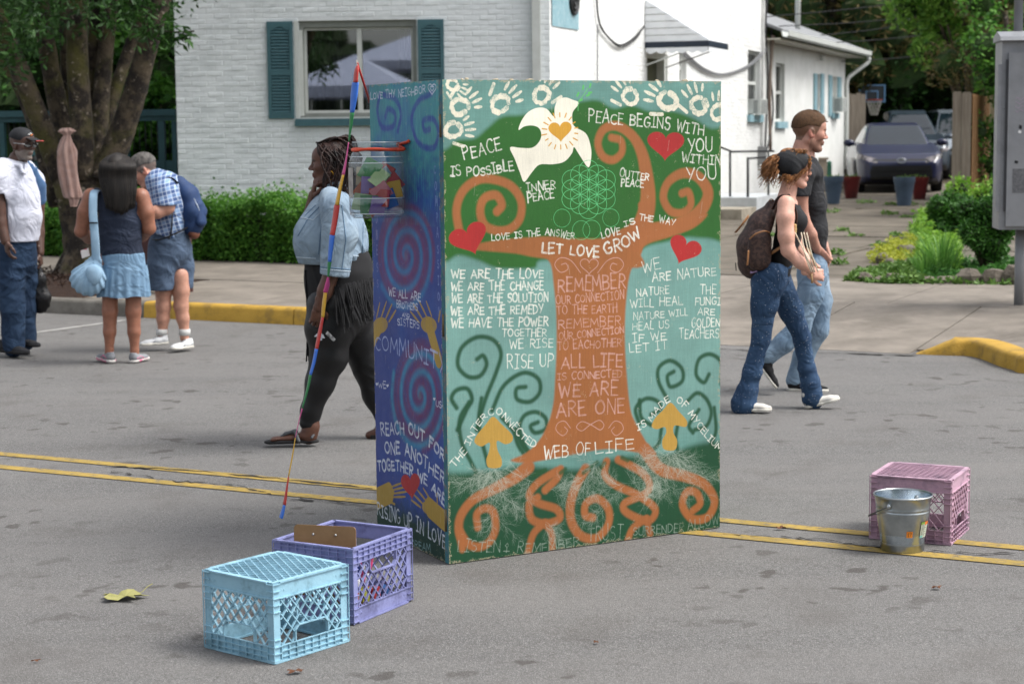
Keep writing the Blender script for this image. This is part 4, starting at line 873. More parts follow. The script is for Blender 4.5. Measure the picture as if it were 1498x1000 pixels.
# ---- side picture
S1, S2 = (530, 100, 2.63), (530, 420, 2.436)
D_ = Canvas(sw_*1000, KH*1000, '#27408a', [(538, 122), (637, 114), (650, 826), (552, 775)], 1.0, 9)
Hh, Ww = D_.Hh, D_.W; yy = np.linspace(0, 1, Hh)[:, None]; xx = np.linspace(0, 1, Ww)[None]
def wash(cv, a, col): a = np.clip(a, 0, 1).astype(np.float32)[..., None]; cv.im += (np.array(lin(col), np.float32)-cv.im)*a
wash(D_, (.25-yy)/.12+.12*D_.mid+0*xx, '#378890'); wash(D_, .45*(np.abs(xx-.0) < .3)*(.5-yy)+.12*D_.big, '#24609c'); wash(D_, .25*D_.big-.05+0*xx, '#1c4c98'); wash(D_, .18*D_.streakv*(yy < .3), '#58b0a8')
wash(D_, (yy-.90)/.05+.1*D_.mid+0*xx, '#10352c')
def spiral(c, rx, ry, turns, cols, w, rot=0):
    for k, col in enumerate(cols):
        pts = []
        for i in range(int(turns*14)):
            t = i/14*2*math.pi; q = (i/(turns*14)); a = t+rot+k*2*math.pi/len(cols); pts.append((c[0]+rx*q*math.cos(a), c[1]+ry*q*math.sin(a)))
        D_.curve(pts, S1, w, col, 30, .58, .25, 4)
spiral((160, 715), 112, 215, 3.2, ['#832444', '#2a8ab8', '#702044'], 32); spiral(((530+200/2.436-530)*2.63, (420+385/2.436-100)*2.63), 112, 225, 3.2, ['#7c2240', '#2f9fba', '#682044'], 32, 1)
for pts in ([(60, 100), (52, 160), (70, 220), (112, 215), (118, 170), (92, 150), (82, 180)], [(75, 95), (120, 115), (140, 170), (128, 235)], [(255, 90), (205, 120), (180, 190), (205, 280), (262, 300), (280, 240), (262, 190), (225, 195), (228, 232), (248, 228)]): D_.curve(pts, S1, 26, '#1f2f92', 16, .85, .2)
for k in range(5): D_.curve([(30+k*55, 40+k*3), (28+k*57, 250)], S1, 5, '#7cc4bc', 5, .25, .5)
TD = lambda t, path, h, z=S1, col='#cdd2e2', **k: D_.text(t, path, z, h, col, **k)
TD('LOVE THY NEIGHBOR', [(26, 112), (130, 103), (232, 88)], 27, w=6); D_.heart((256, 74), 30, 46, 0, S1, '#cdd2e2', fill=False, w=5); D_.heart((256, 72), 14, 22, 0, S1, '#cdd2e2', fill=False, w=4)
TD('COMPASSION', [(268, 400), (278, 600), (288, 1010)], 34, vertical=True, w=6, col='#7f90c4', al=.75); TD('KINDNESS', [(48, 400), (52, 620), (56, 900)], 34, vertical=True, w=6, col='#7f80b4', al=.75)
HG = '#a88a3c'
D_.hand((66, 985), 34, -70, S1, HG, -1, ring=False, finger=1.25); D_.curve([(30, 1060), (66, 985)], S1, 60, HG, 3)
D_.hand((248, 985), 36, -118, S1, HG, 1, ring=False, finger=1.25); D_.curve([(285, 1120), (248, 985)], S1, 70, HG, 3)
D_.hand((88, 735), 26, -10, S2, HG, 1, ring=False, finger=1.2); D_.curve([(40, 760), (95, 735)], S2, 95, HG, 3); D_.hand((235, 790), 30, -130, S2, HG, 1, ring=False, finger=1.2); D_.curve([(300, 850), (235, 790)], S2, 90, HG, 3)
TD('WE ALL ARE', [(97, 868), (155, 880), (217, 892)], 30, w=6); TD('BROTHERS', [(127, 915), (206, 930)], 26, w=5.5); TD('AND', [(148, 950), (176, 956)], 15, w=4.5); TD('SISTERS', [(130, 982), (212, 1000)], 26, w=5.5)
TD('COMMUNITY', [(44, 216), (110, 232), (190, 258), (286, 306)], 56, S2, col='#a9b6de', w=8); TD("WE", [(55, 354), (82, 360)], 22, S2, w=5); TD('US', [(256, 424), (276, 432)], 22, S2, w=5)
D_.heart((50, 344), 8, 14, 0, S2, '#cdd2e2'); D_.heart((87, 350), 8, 14, 0, S2, '#cdd2e2'); D_.heart((250, 400), 8, 14, 0, S2, '#cdd2e2'); D_.heart((282, 426), 8, 14, 0, S2, '#cdd2e2')
WB = '#d3dae4'
TD('REACH OUT FOR', [(66, 526), (150, 522), (205, 545), (245, 580), (284, 625)], 40, S2, col=WB, w=10); TD('ONE ANOTHER', [(80, 590), (150, 600), (210, 640), (286, 712)], 40, S2, col=WB, w=10); TD('TOGETHER WE ARE', [(55, 655), (130, 655), (190, 685), (240, 725), (288, 790)], 36, S2, col=WB, w=10)
D_.heart((170, 712), 66, 104, -6, S2, '#a3242a', soft=5)
TD('RISING UP IN LOVE', [(54, 812), (110, 838), (170, 862), (230, 895), (292, 940)], 48, S2, col=WB, w=8); TD('DREAM', [(172, 930), (240, 952)], 28, S2, w=5, col='#7f9fa0')
D_.finish(1.1)
m_side = artmat('side mural paint', D_)
# ---- the box itself: four hollow-core panels standing on the road
m_edge = M('raw panel edge', '#6f6a58', .8, '#3f6d68', 30, bump=.3, bs=80, dirt='#a8987a', ds=20, damt=.8)
m_edge2 = M('painted panel edge', '#3b747c', .7, '#2b5f6c', 20, dirt='#b0683e', ds=18, damt=.6)
m_in = M('unpainted plywood', '#9a8664', .9, '#85714f', 4, stretch=(1, 1, .1))
box = empty('mural_box', kBL, 'tall free-standing wooden box painted with a tree, dove, hearts and slogans', 'painted display box')
def panel(A, B, name, mat, inner=.034, gap0=.0, gap1=0., edge=m_edge, thick=.034):
    F = Fr(A, B); L = F.L; mb = MB(); t0, t1 = gap0, L-gap1
    vs = [F.p(t0, .004), F.p(t1, .004), F.p(t1, KH), F.p(t0, KH)]; k = [v-F.n*thick for v in vs]
    mb.add(vs, [(0, 1, 2, 3)]); mb.cur = 1; mb.add(vs+k, [(5, 4, 7, 6)]); mb.cur = 2; mb.add(vs+k, [(0, 4, 5, 1), (1, 5, 6, 2), (2, 6, 7, 3), (3, 7, 4, 0)])
    o = mb.build(name, [mat, m_in, edge], box); uv = o.data.uv_layers.new(name='uv')
    for li, c_ in zip(o.data.polygons[0].loop_indices, ((0, 0), (1, 0), (1, 1), (0, 1))): uv.data[li].uv = c_
    return o, F
pf, KF = panel(kBL, kBR, 'front_panel', m_front, edge=m_edge2)
ds_ = (kSL-kBL).normalized(); kS0 = kBL+ds_*.0; 
# the side panel stands just behind the front panel's left edge, which shows as a strip
ps, KS = panel((kSL.x, kSL.y), (kBL+ds_*.03)[:2], 'side_panel', m_side, edge=m_edge2, gap1=.004)
kB2 = kBR+(kSL-kBL); panel((kBR+ds_*.036)[:2], kB2[:2], 'side_panel', M('green painted panel', GREEN, .6, '#1d5516', 3), gap1=.04); panel(kB2[:2], kSL[:2], 'rear_panel', M('teal painted panel', TEAL, .6, '#4f8882', 3), gap1=.036)
for z in (.18, .97, 1.76):       # hinges on the corner
    mb = MB(); q = KF.p(0, z, -.02); mb.tube([q-Vector((0, 0, .045)), q+Vector((0, 0, .045))], .006, 8); mb.build('hinge', M('brass hinge', '#6f6148', .5, metal=.6), box, smooth=True)
rz_ = random.Random(4)
for i in range(9):               # dried paint and splinters on the top edge
    t = rz_.uniform(.02, fw_-.05); mb = MB(); mb.blob(KF.p(t, KH+.001, -.017), (rz_.uniform(.006, .016), .006, rz_.uniform(.003, .008)), 8, 5, .3, rz_); mb.build('paint_flake', M('dried paint flake', '#c7b79a', .8), box)
# ------------------------------------------------------------------ milk crates
def crate(loc, dirR, wR, wL, h, flip, mat, label, group='plastic milk crates on the road'):
    """loc: the corner nearest the camera; dirR: angle of the edge running right; built upright, turned over if flip"""
    root = empty('milk_crate', loc, label, 'crate', group)
    ex = Vector((math.cos(R_(dirR)), math.sin(R_(dirR)), 0)); ey = Vector((-ex.y, ex.x, 0)); o = Vector(loc)
    Z = (lambda z: h-z) if flip else (lambda z: z)
    def P(a, b, z): return o+ex*a+ey*b+Vector((0, 0, Z(z)))
    def bx(mb, a0, a1, b0, b1, z0, z1): mb.boxm(P(a0, b0, z0), ex*(a1-a0), ey*(b1-b0), P(a0, b0, z1)-P(a0, b0, z0))
    cw = .035
    for ca, cb in ((0, 0), (wR, 0), (0, wL), (wR, wL)):            # corner posts with ribs
        mb = MB(); sa = 1 if ca == 0 else -1; sb = 1 if cb == 0 else -1
        bx(mb, *sorted((ca+sa*.004, ca+sa*cw)), *sorted((cb+sb*.006, cb+sb*.0095)), .001, h-.001); bx(mb, *sorted((ca+sa*.006, ca+sa*.0095)), *sorted((cb+sb*.0096, cb+sb*cw)), .001, h-.001)
        for k in range(12):
            z = h*(.03+.94*k/11); 
            if 4 < k < 8: continue
            bx(mb, *sorted((ca, ca+sa*(cw-.001))), *sorted((cb, cb+sb*.0058)), z-.0015, z+.0015); bx(mb, *sorted((ca, ca+sa*.0058)), *sorted((cb+sb*.006, cb+sb*(cw-.001))), z-.0016, z+.0016)
        bx(mb, *sorted((ca, ca+sa*.003)), *sorted((cb, cb+sb*.003)), .002, h-.002)
        mb.build('corner_post', mat, root)
    for (oo, du, dn, W) in ((P(0, 0, 0), ex, -ey, wR), (P(wR, 0, 0), ey, ex, wL), (P(wR, wL, 0), -ex, ey, wR), (P(0, wL, 0), -ey, -ex, wL)):
        oo = Vector((oo.x, oo.y, loc[2]))
        def Q(u, v, w=0): return oo+du*u+dn*(w-.006)+Vector((0, 0, Z(v)))
        def qb(mb, u0, u1, v0, v1, w0, w1): mb.boxm(Q(u0, v0, w0), du*(u1-u0), Q(u0, v1, w0)-Q(u0, v0, w0), dn*(w1-w0))
        u0, u1 = cw, W-cw; v0, v1 = h*.215, h*.79
        side = empty('side', parent=root); side.location = (0, 0, 0)
        mb = MB(); qb(mb, u0, u1, .006, v0-.004, -.003, 0); qb(mb, u0-.002, u1+.002, v0-.004, v0+.0, -.006, .005); qb(mb, u0-.002, u1+.002, .0, .006, -.008, .006)
        for q in (u0+.02, u1-.02): qb(mb, q-.002, q+.002, .03, .036, 0, .0015)
        mb.build('band', mat, side)
        mb = MB(); qb(mb, u0, u1, v1+.003, h-.006, -.004, -.001); n_ = int((u1-u0)/.034)
        for k in range(n_+1):
            u = u0+(u1-u0)*k/n_; qb(mb, u-.0013, u+.0013, v1+.004, h-.004, -.001, .006)
        for v in (v1+.001, v1+(h-v1)*.35, v1+(h-v1)*.68): qb(mb, u0-.002, u1+.002, v-.0015, v+.0015, -.001, .0058)
        qb(mb, u0-cw+.004, u1+cw-.004, h-.006, h, -.010, .006); mb.build('rib_band', mat, side)
        # diagonal lattice, clipped round the handle
        hw, hv0, hv1 = (u1-u0)*.27, v1-(v1-v0)*.34, v1-.004; um = W/2; mb = MB(); sp_ = .033; d = .0036
        def inh(u, v): return abs(u-um) < hw-(0 if v > hv0+.016 else (hv0+.016-v)) and v > hv0
        for sg in (1, -1):
            k = -20
            while k < 40:
                c0 = u0+k*sp_*1.25; run = None
                N_ = 40; pts = []
                for i in range(N_+1):
                    v = v0+(v1-v0)*i/N_; u = c0+sg*(v-v0)*.85+(0 if sg > 0 else (v1-v0)*.4); ok = u0 < u < u1 and not inh(u, v)
                    if ok and run is None: run = (u, v)
                    if (not ok or i == N_) and run is not None:
                        e = pts[-1] if not ok else (u, v)
                        if abs(e[1]-run[1]) > .006:
                            a, b_ = Q(run[0], run[1]), Q(e[0], e[1]); t = (b_-a).normalized(); s_ = t.cross(dn)*d; mb.boxm(a-s_*.5-dn*.006, b_-a, s_, dn*(.0085 if sg > 0 else .0078))
                        run = None
                    pts.append((u, v))
                k += 1
        mb.build('side_lattice', mat, side)
        mb = MB(); hp = [(um-hw, hv1), (um-hw, hv0+.016), (um-hw+.016, hv0), (um+hw-.016, hv0), (um+hw, hv0+.016), (um+hw, hv1)]
        for a, b_ in zip(hp, hp[1:]):
            A_, B_ = Q(*a), Q(*b_); t = (B_-A_).normalized(); s_ = t.cross(dn)*.004; mb.boxm(A_-s_*.5-t*.002-dn*.008, B_-A_+t*.004, s_, dn*.0135)
        mb.build('handle', mat, side)
    mb = MB(); sp_ = .03                                            # the lattice floor
    for sg in (1, -1):
        k = -14
        while k < 30:
            a0 = k*sp_; pts = []
            for i in range(41):
                b_ = .012+(wL-.024)*i/40; a = a0+sg*b_*.62+(0 if sg > 0 else wL*.5)
                if .012 < a < wR-.012: pts.append((a, b_))
            if len(pts) > 2:
                A_, B_ = P(*pts[0], .004+.0004*(sg > 0)), P(*pts[-1], .004+.0004*(sg > 0)); t = (B_-A_).normalized(); s_ = t.cross(Vector((0, 0, 1)))*.0036; mb.boxm(A_-s_/2-Vector((0, 0, .004)), B_-A_, s_, Vector((0, 0, .0078 if sg > 0 else .0074)))
            k += 1
    mb.build('floor_lattice', mat, root)
    mb = MB(); bx(mb, .006, wR-.006, .006, .02, .0004, .007); bx(mb, .006, wR-.006, wL-.02, wL-.006, .0004, .007); bx(mb, .006, .02, .0205, wL-.0205, .0004, .007); bx(mb, wR-.02, wR-.006, .0205, wL-.0205, .0004, .007); mb.build('floor_rim', mat, root)
    return root, P
m_blue = M('weathered light blue plastic', '#93bccd', .5, '#88b2c5', 9, bump=.15, bs=90, dirt='#4f6a72', ds=9, damt=.8)
m_purp = M('weathered lavender plastic', '#868ab6', .5, '#787ba8', 9, bump=.15, bs=90, dirt='#40405a', ds=9, damt=.8)
m_pink = M('weathered pink plastic', '#bd9bab', .5, '#ab8a9c', 9, bump=.15, bs=90, dirt='#5e5463', ds=12, damt=.8)
crate((-.789, 5.905, .002), 51, .355, .345, .272, True, m_blue, 'light blue milk crate turned upside down, nearest the camera')
pc, PP = crate((-.568, 6.385, .002), 61, .395, .352, .275, False, m_purp, 'lavender open milk crate holding a wooden board and markers')
crate((1.825, 7.56, .002), 64, .35, .35, .275, True, m_pink, 'faded pink milk crate turned upside down behind the metal bucket')
# what stands in the lavender crate
m_board = M('brown hardboard', '#8a6b48', .6, '#7a5c3c', 6, bump=.1, bs=60)
cb = empty('clipboard', PP(.05, .2, .02), 'brown wooden clipboard standing in the lavender crate with its corner out', 'clipboard')
def rr(w, h, r, n=5):
    out = []
    for cx, cy, a in ((w-r, r, -90), (w-r, h-r, 0), (r, h-r, 90), (r, r, 180)): out += [(cx+r*math.cos(R_(a+90*i/n)), cy+r*math.sin(R_(a+90*i/n))) for i in range(n+1)]
    return out
q = PY(430, 812, 6.52); q.z = .02; q2 = PY(508, 812, 6.47); dx_ = (Vector((q2.x, q2.y, 0))-Vector((q.x, q.y, 0))).normalized(); up_ = Vector((0, .06, 1)).normalized()
mb = MB(); mb.prism(rr(.235, .287, .015), Vector((q.x-.0, q.y, .05)), (dx_, up_), dx_.cross(up_)*-.004); mb.build('board', m_board, cb, angle=40)
for u in (.075, .16): mb = MB(); mb.blob(Vector((q.x, q.y, .05))+dx_*u+up_*.255-dx_.cross(up_)*-.003, .0045, 8, 6); mb.build('rivet', M('rivet', '#b9bab8', .3, metal=.8), cb, smooth=True)
mk = [('#d8d8e0', '#24408f'), ('#f0f0f0', '#d94878'), ('#e85a8a', '#e85a8a'), ('#3c63c9', '#2c4fb0'), ('#f2f2f2', '#2b2b2e'), ('#d8d6cc', '#3c8f4d')]
lbls = ['white marker pen with a blue cap', 'white marker pen with a pink cap', 'pink marker pen', 'blue marker pen', 'white marker pen with a black cap', 'white marker pen with a green cap']
for i, (c1, c2) in enumerate(mk):
    a, b_ = .10+.035*(i % 3), .03+.03*(i//3); p = PP(a, b_+.02, .03); r_ = empty('marker_pen', p, lbls[i]+' leaning in the lavender crate', 'marker pen', 'marker pens in the crate')
    t = Vector((.25*math.sin(i*2.1), .2*math.cos(i*1.7), 1)).normalized(); L = .15+.012*i
    p = p+Vector((0, 0, .03)); mb = MB(); mb.tube([p, p+t*L*.62], .0075, 10); mb.build('barrel', M('pen barrel '+c1, c1, .35), r_, smooth=True); mb = MB(); mb.tube([p+t*L*.625, p+t*L], .0082, 10); mb.build('cap', M('pen cap '+c2, c2, .35), r_, smooth=True)
for i, (c, l_) in enumerate((('#c8552c', 'orange notepad leaning against the lattice of the lavender crate'), ('#b7b848', 'lime green notepad in the lavender crate'), ('#b83b3b', 'red notepad in the lavender crate'), ('#3d6aa8', 'blue notepad in the lavender crate'), ('#c9c4b0', 'stack of cream paper slips in the lavender crate'))):
    a = .04+.072*i; mb = MB(); mb.boxm(PP(a, .035, .01), PP(a+.05, .04, .01)-PP(a, .035, .01), PP(a, .075, .01)-PP(a, .035, .01), Vector((0, 0, .10-.012*i))); o = mb.build('notepad', M('paper '+c, c, .8), None); tag(o, l_, 'notepad', 'notepads in the crate')
# ------------------------------------------------------------------ galvanised bucket
bk = G(1320, 804); br = empty('metal_bucket', bk, 'shiny galvanised metal bucket standing in front of the pink crate', 'bucket')
m_galv = M('galvanised steel', '#b7bcbd', .28, '#989ea0', 12, bump=.06, bs=30, metal=1.0, hi=.7)
m_galvi = M('bright inner steel', '#c9d3da', .22, '#aab6c0', 8, bump=.1, bs=9, metal=1.0, bd=.02)
H_ = .238
pr_ = [(.0, .004), (.083, .004), (.086, .0), (.089, .006), (.0895, .03), (.091, .032), (.0905, .035), (.0925, .06)]
for z in (.06, .17): pass
pr_ += [(.0925+.03*(z-.06)/.18, z) for z in (.1, .14, .168)]+[(.1085+.0015, .171), (.1082, .174), (.109, .178), (.111, .181), (.1095, .184), (.1155, .226), (.121, .229), (.1225, .233), (.121, .238), (.117, .237), (.116, .233)]
mb = MB(); mb.lathe(pr_, bk, 48); mb.build('body', m_galv, br, smooth=True)
mb = MB(); mb.lathe([(.1155, .232), (.108, .18), (.106, .17), (.091, .04), (.086, .012), (0, .012)], bk, 48); mb.build('inside', m_galvi, br, smooth=True)
for a in (228, 48):
    c = Vector((math.cos(R_(a)), math.sin(R_(a)), 0)); mb = MB(); mb.blob(bk+c*.114+Vector((0, 0, .2)), (.012, .012, .014), 8, 6); mb.build('ear', m_galv, br, smooth=True)
c1 = Vector((math.cos(R_(228)), math.sin(R_(228)), 0)); mb = MB()
hp = [bk+c1*.122+Vector((0, 0, .2))]
for i in range(1, 12):
    a = R_(228-180*i/12); rr_ = .13+.012*math.sin(math.pi*i/12); hp.append(bk+Vector((math.cos(a)*rr_, math.sin(a)*rr_, .2-.07*math.sin(math.pi*i/12))))
hp.append(bk-c1*.122+Vector((0, 0, .2))); mb.tube(cr(hp, 4), .0026, 6); mb.build('handle', M('handle wire', '#6d7073', .35, metal=.9), br, smooth=True)
# stickers follow the curve of the bucket
def flat_image(name, w, h, bg, draw):
    cv = Canvas(w, h, bg, [(0, 0), (w, 0), (w, h), (0, h)], 1.0, 5); draw(cv); np.clip(cv.im, 0, 1, out=cv.im); return artmat(name, cv, .4)
def sticker(name, mat, a0, a1, z0, z1):
    mb = MB(); k = 8; vs = []
    for j in (0, 1):
        z = z0+(z1-z0)*j; r = .0925+.03*(z-.06)/.18+.0022
        for i in range(k+1): a = R_(a0+(a1-a0)*i/k); vs.append(bk+Vector((r*math.cos(a), r*math.sin(a), z)))
    mb.add(vs, [(i, i+1, k+2+i, k+1+i) for i in range(k)]); o = mb.build(name, mat, br, smooth=True); uv = o.data.uv_layers.new(name='uv')
    for p in o.data.polygons:
        for li, vi in zip(p.loop_indices, p.vertices): uv.data[li].uv = ((vi % (k+1))/k, vi//(k+1))
m_s17 = flat_image('orange sticker print', 90, 80, '#e0852a', lambda c: (c.text('17', [(20, 66), (72, 66)], (0, 0, 1), 50, '#3a2a20', w=7, al=1, dry=0, jit=0), c.stroke([(8, 30), (82, 30)], 3, '#6b3b18')))
m_slab_ = flat_image('price label print', 140, 160, '#b9bfae', lambda c: ([c.stroke([(12, 22+13*i), (60+((i*37) % 60), 22+13*i)], 5, '#3e4038', .8 if i % 2 else 1.5) for i in range(10)], c.poly([(70, 0), (140, 0), (140, 30), (70, 36)], '#db7430'), c.poly([(0, 0), (70, 0), (70, 24), (0, 28)], '#7f9a45'), c.poly([(0, 140), (60, 136), (60, 160), (0, 160)], '#7fb8ae')))
sticker('orange_sticker', m_s17, -93, -78, .072, .098); sticker('price_label', m_slab_, -57, -32, .068, .135)
# ------------------------------------------------------------------ jar on the box's side
jc = KS.p(KS.L-.215, 0, .118) if False else None
sidepx = PL(590, 262, KS.A, KS.n); jc = sidepx+KS.n*.12; jz0 = PY(549, 318, jc.y).z; jz1 = PY(549, 207, jc.y).z
m_jar = bpy.data.materials.new('clear jar plastic'); n, l, b = nodes(m_jar)
tr = n.new('ShaderNodeBsdfTransparent'); tr.inputs[0].default_value = (.9, .92, .93, 1); gl = n.new('ShaderNodeBsdfGlossy'); gl.inputs['Roughness'].default_value = .06
lw = n.new('ShaderNodeLayerWeight'); lw.inputs[0].default_value = .35; fr2 = ramp(n, l, lw.outputs['Facing'], [(0, .05), (.55, .13), (.85, .5), (1, .9)])
mx = n.new('ShaderNodeMixShader'); l.new(fr2, mx.inputs[0]); l.new(tr.outputs[0], mx.inputs[1]); l.new(gl.outputs[0], mx.inputs[2]); l.new(mx.outputs[0], n['Material Output'].inputs[0])
jr = empty('clear_jar', (jc.x, jc.y, jz0), 'clear plastic jar full of folded coloured notes strapped to the side of the mural box', 'jar')
hh = jz1-jz0; R0 = .113
prj = [(0, .004), (R0*.86, .0), (R0*.97, .012), (R0, .035), (R0, hh*.25), (R0*.985, hh*.262), (R0, hh*.275), (R0, hh*.70), (R0*.985, hh*.72), (R0*.99, hh*.74), (R0*.93, hh*.82), (R0*.86, hh*.87), (R0*.83, hh*.89), (R0*.86, hh*.91), (R0*.83, hh*.93), (R0*.86, hh*.955), (R0*.85, hh)]
mb = MB(); mb.lathe(prj, (jc.x, jc.y, jz0), 40); mb.lathe([(r*.975, z+.003) for r, z in prj if r > .01], (jc.x, jc.y, jz0), 40); mb.build('jar_wall', m_jar, jr, smooth=True)
for z, r_ in ((.018, .985), (hh*.262, 1.0), (hh*.72, 1.0), (hh*.80, .955), (hh*.99, .86)):  # thin pale rings added to draw highlights on the clear wall
    mb = MB(); mb.tube([(jc.x+R0*r_*math.cos(2*math.pi*i/32), jc.y+R0*r_*math.sin(2*math.pi*i/32), jz0+z) for i in range(33)], .0016, 5, cap=False); mb.build('highlight_ring', M('jar highlight', '#c4cdd2', .15, spec=.8), jr, smooth=True)
ins = flat_image('label print', 60, 200, '#b3aca6', lambda c: c.text('NOTES', [(30, 60), (30, 190)], (0, 0, 1), 20, '#6a5e5a', vertical=True, w=4))
mb = MB(); k = 6; vs = [(jc.x+(R0+.0015)*math.cos(R_(a)), jc.y+(R0+.0015)*math.sin(R_(a)), jz0+hh*z) for z in (.28, .66) for a in [188+i*5 for i in range(k+1)]]
mb.add(vs, [(i, i+1, k+2+i, k+1+i) for i in range(k)]); mb.build('worn_label', M('worn pale label', '#b5b0aa', .7, '#8f8884', 30), jr, smooth=True)
oc = M('orange elastic cord', '#c9472a', .55, '#b53d22', 20); mb = MB()
top = jz0+hh*.895; ring = [Vector((jc.x+R0*.86*math.cos(a), jc.y+R0*.86*math.sin(a), top+.003*math.sin(3*a))) for a in [2*math.pi*i/28 for i in range(29)]]
mb.tube(ring, .006, 8, cap=False); e1 = PL(583, 212, KS.A+KS.n*.01, KS.n); e2 = PL(595, 208, KS.A+KS.n*.012, KS.n); mb.tube(cr([ring[26], ring[0]+Vector((.02, -.01, .0)), e1, e2, e2+Vector((.012, -.01, .006))], 4), .0065, 8); mb.blob(e1, .011, 8, 6, .1)
tag(mb.build('orange_cord', oc, None, smooth=True), 'orange elastic cord tied round the neck of the clear jar', 'cord')
nts = [('#a7bf8c', 'pale green', .015, -.02, .46, 35), ('#8d76b8', 'lilac', -.03, -.01, .36, 4), ('#4f8f5a', 'dark green', -.03, .0, .56, -60), ('#c24a40', 'red', .045, .02, .52, 30), ('#7f9aa4', 'grey blue', .05, .0, .46, -38), ('#c9473a', 'bright red', .075, .0, .36, -40),
       ('#2f5da0', 'royal blue', .062, -.03, .18, -20), ('#8fae85', 'sage green', -.072, -.03, .14, 8), ('#3f7f55', 'bottle green', -.025, -.045, .11, 0), ('#d4a52a', 'yellow', .088, -.01, .30, -10), ('#cf7a86', 'salmon pink', .03, -.035, .26, -35), ('#b0393a', 'crimson', .015, -.04, .20, 5),
       ('#7d63a6', 'violet', .01, -.05, .09, 10), ('#cc5d35', 'orange', -.06, .01, .28, 40), ('#a59a7e', 'buff', -.05, .04, .48, 0), ('#b9433b', 'brick red', -.01, .03, .08, 60), ('#5f86a8', 'sky blue', .02, .05, .3, 20)]
for i, (c, nm, dx, dy, fz, ang) in enumerate(nts):
    w, h_ = .062+.014*(i % 3), .076-.006*(i % 2); m_ = M('note paper '+nm, c, .75); mb = MB()
    Rm = Matrix.Rotation(R_(ang), 3, 'Y') @ Matrix.Rotation(R_((i*37) % 50-25), 3, 'Z') @ Matrix.Rotation(R_((i*23) % 40-20), 3, 'X')
    cc_ = Vector((jc.x+dx*.82, jc.y+dy, jz0+hh*fz+.02)); vs = []
    for s_ in (-1, 1):
        for v in ((-w/2, -h_/2), (w/2, -h_/2), (w/2, h_/2), (-w/2, h_/2)): vs.append(cc_+Rm @ Vector((v[0], s_*.0025+(.004 if v[1] > 0 else 0)*s_, v[1])))
    mb.add(vs, [(0, 1, 2, 3), (7, 6, 5, 4), (0, 4, 5, 1), (1, 5, 6, 2), (3, 7, 4, 0)]); tag(mb.build('folded_note', m_), nm+' folded paper note inside the clear jar', 'paper note', 'folded notes in the jar')
# ------------------------------------------------------------------ rainbow streamer on a red stick
sd = PY(540, 140, 7.93); st_ = empty('rainbow_streamer', PY(412, 757, 7.8), 'long rainbow ribbon streamer hanging from the red stick at the box corner', 'streamer')
segs = [('#c3342c', [(523, 96, 7), (521.5, 104, 14), (520, 121, 15)]), ('#2f6fd0', [(520, 121, 15.5), (518, 140, 16), (515, 165, 10)]), ('#1f7a3e', [(515, 165, 10), (513, 185, 7), (510, 208, 2.5)]), ('#cf4f8c', [(510, 208, 2.5), (506, 235, 5), (502, 256, 9)]),
        ('#dba92a', [(502, 256, 9), (497, 278, 12), (493, 300, 14.5)]), ('#c3342c', [(493, 300, 14.5), (490, 322, 14), (486, 344, 12.5)]), ('#2f6fd0', [(486, 344, 12.5), (484, 363, 11), (482, 383, 8.5)]), ('#1f7a3e', [(482, 383, 8.5), (481, 394, 6), (480, 405, 4)]), ('#cf4f8c', [(480, 405, 4), (479, 416, 9), (476, 428, 9)]),
        ('#dba92a', [(476, 428, 9), (474, 444, 10), (472, 464, 8.5)]), ('#c3342c', [(472, 464, 9), (467, 490, 12), (463, 510, 11)]), ('#2f6fd0', [(463, 510, 11), (459, 530, 10.5), (454, 548, 9)]), ('#1f7a3e', [(454, 548, 9), (450, 568, 8), (442, 597, 5)]), ('#cf4f8c', [(442, 597, 5), (437, 617, 3), (432, 640, 2.5)]),
        ('#dba92a', [(432, 640, 2.5), (428, 665, 4), (422, 697, 3.5)]), ('#c3342c', [(422, 697, 3.5), (419, 718, 6), (416, 738, 9)]), ('#2f6fd0', [(416, 738, 9.5), (413, 750, 13), (411, 757, 14)])]
names_ = {'#c3342c': 'red_section', '#2f6fd0': 'blue_section', '#1f7a3e': 'green_section', '#cf4f8c': 'pink_section', '#dba92a': 'yellow_section'}
for c, ps_ in segs:
    mb = MB(); pp = cr([PY(x, y, 7.86-.0003*(y-96)) for x, y, w in ps_], 5); ww = np.interp(np.linspace(0, 2, len(pp)), [0, 1, 2], [p[2] for p in ps_])*7.8/2700/2
    mb.tube(pp, list(ww), 12, flat=.35); mb.build(names_[c], M('ribbon nylon '+c, c, .5, bump=.2, bs=80, sheen=.2), st_, smooth=True)
a_, b_ = PY(522.5, 92, 7.9), PL(541, 150, KS.A-KS.n*.04, KS.n)
mb = MB(); mb.tube([a_, b_], .005, 8); mb.build('red_stick', M('red painted stick', '#b32a26', .4), st_, smooth=True)
mb = MB(); mb.tube([a_+Vector((-.002, 0, .012)), a_+Vector((0, 0, -.02)), PY(523, 99, 7.86)], .003, 6); mb.build('string', M('white string', '#d0ccc4', .8), st_)
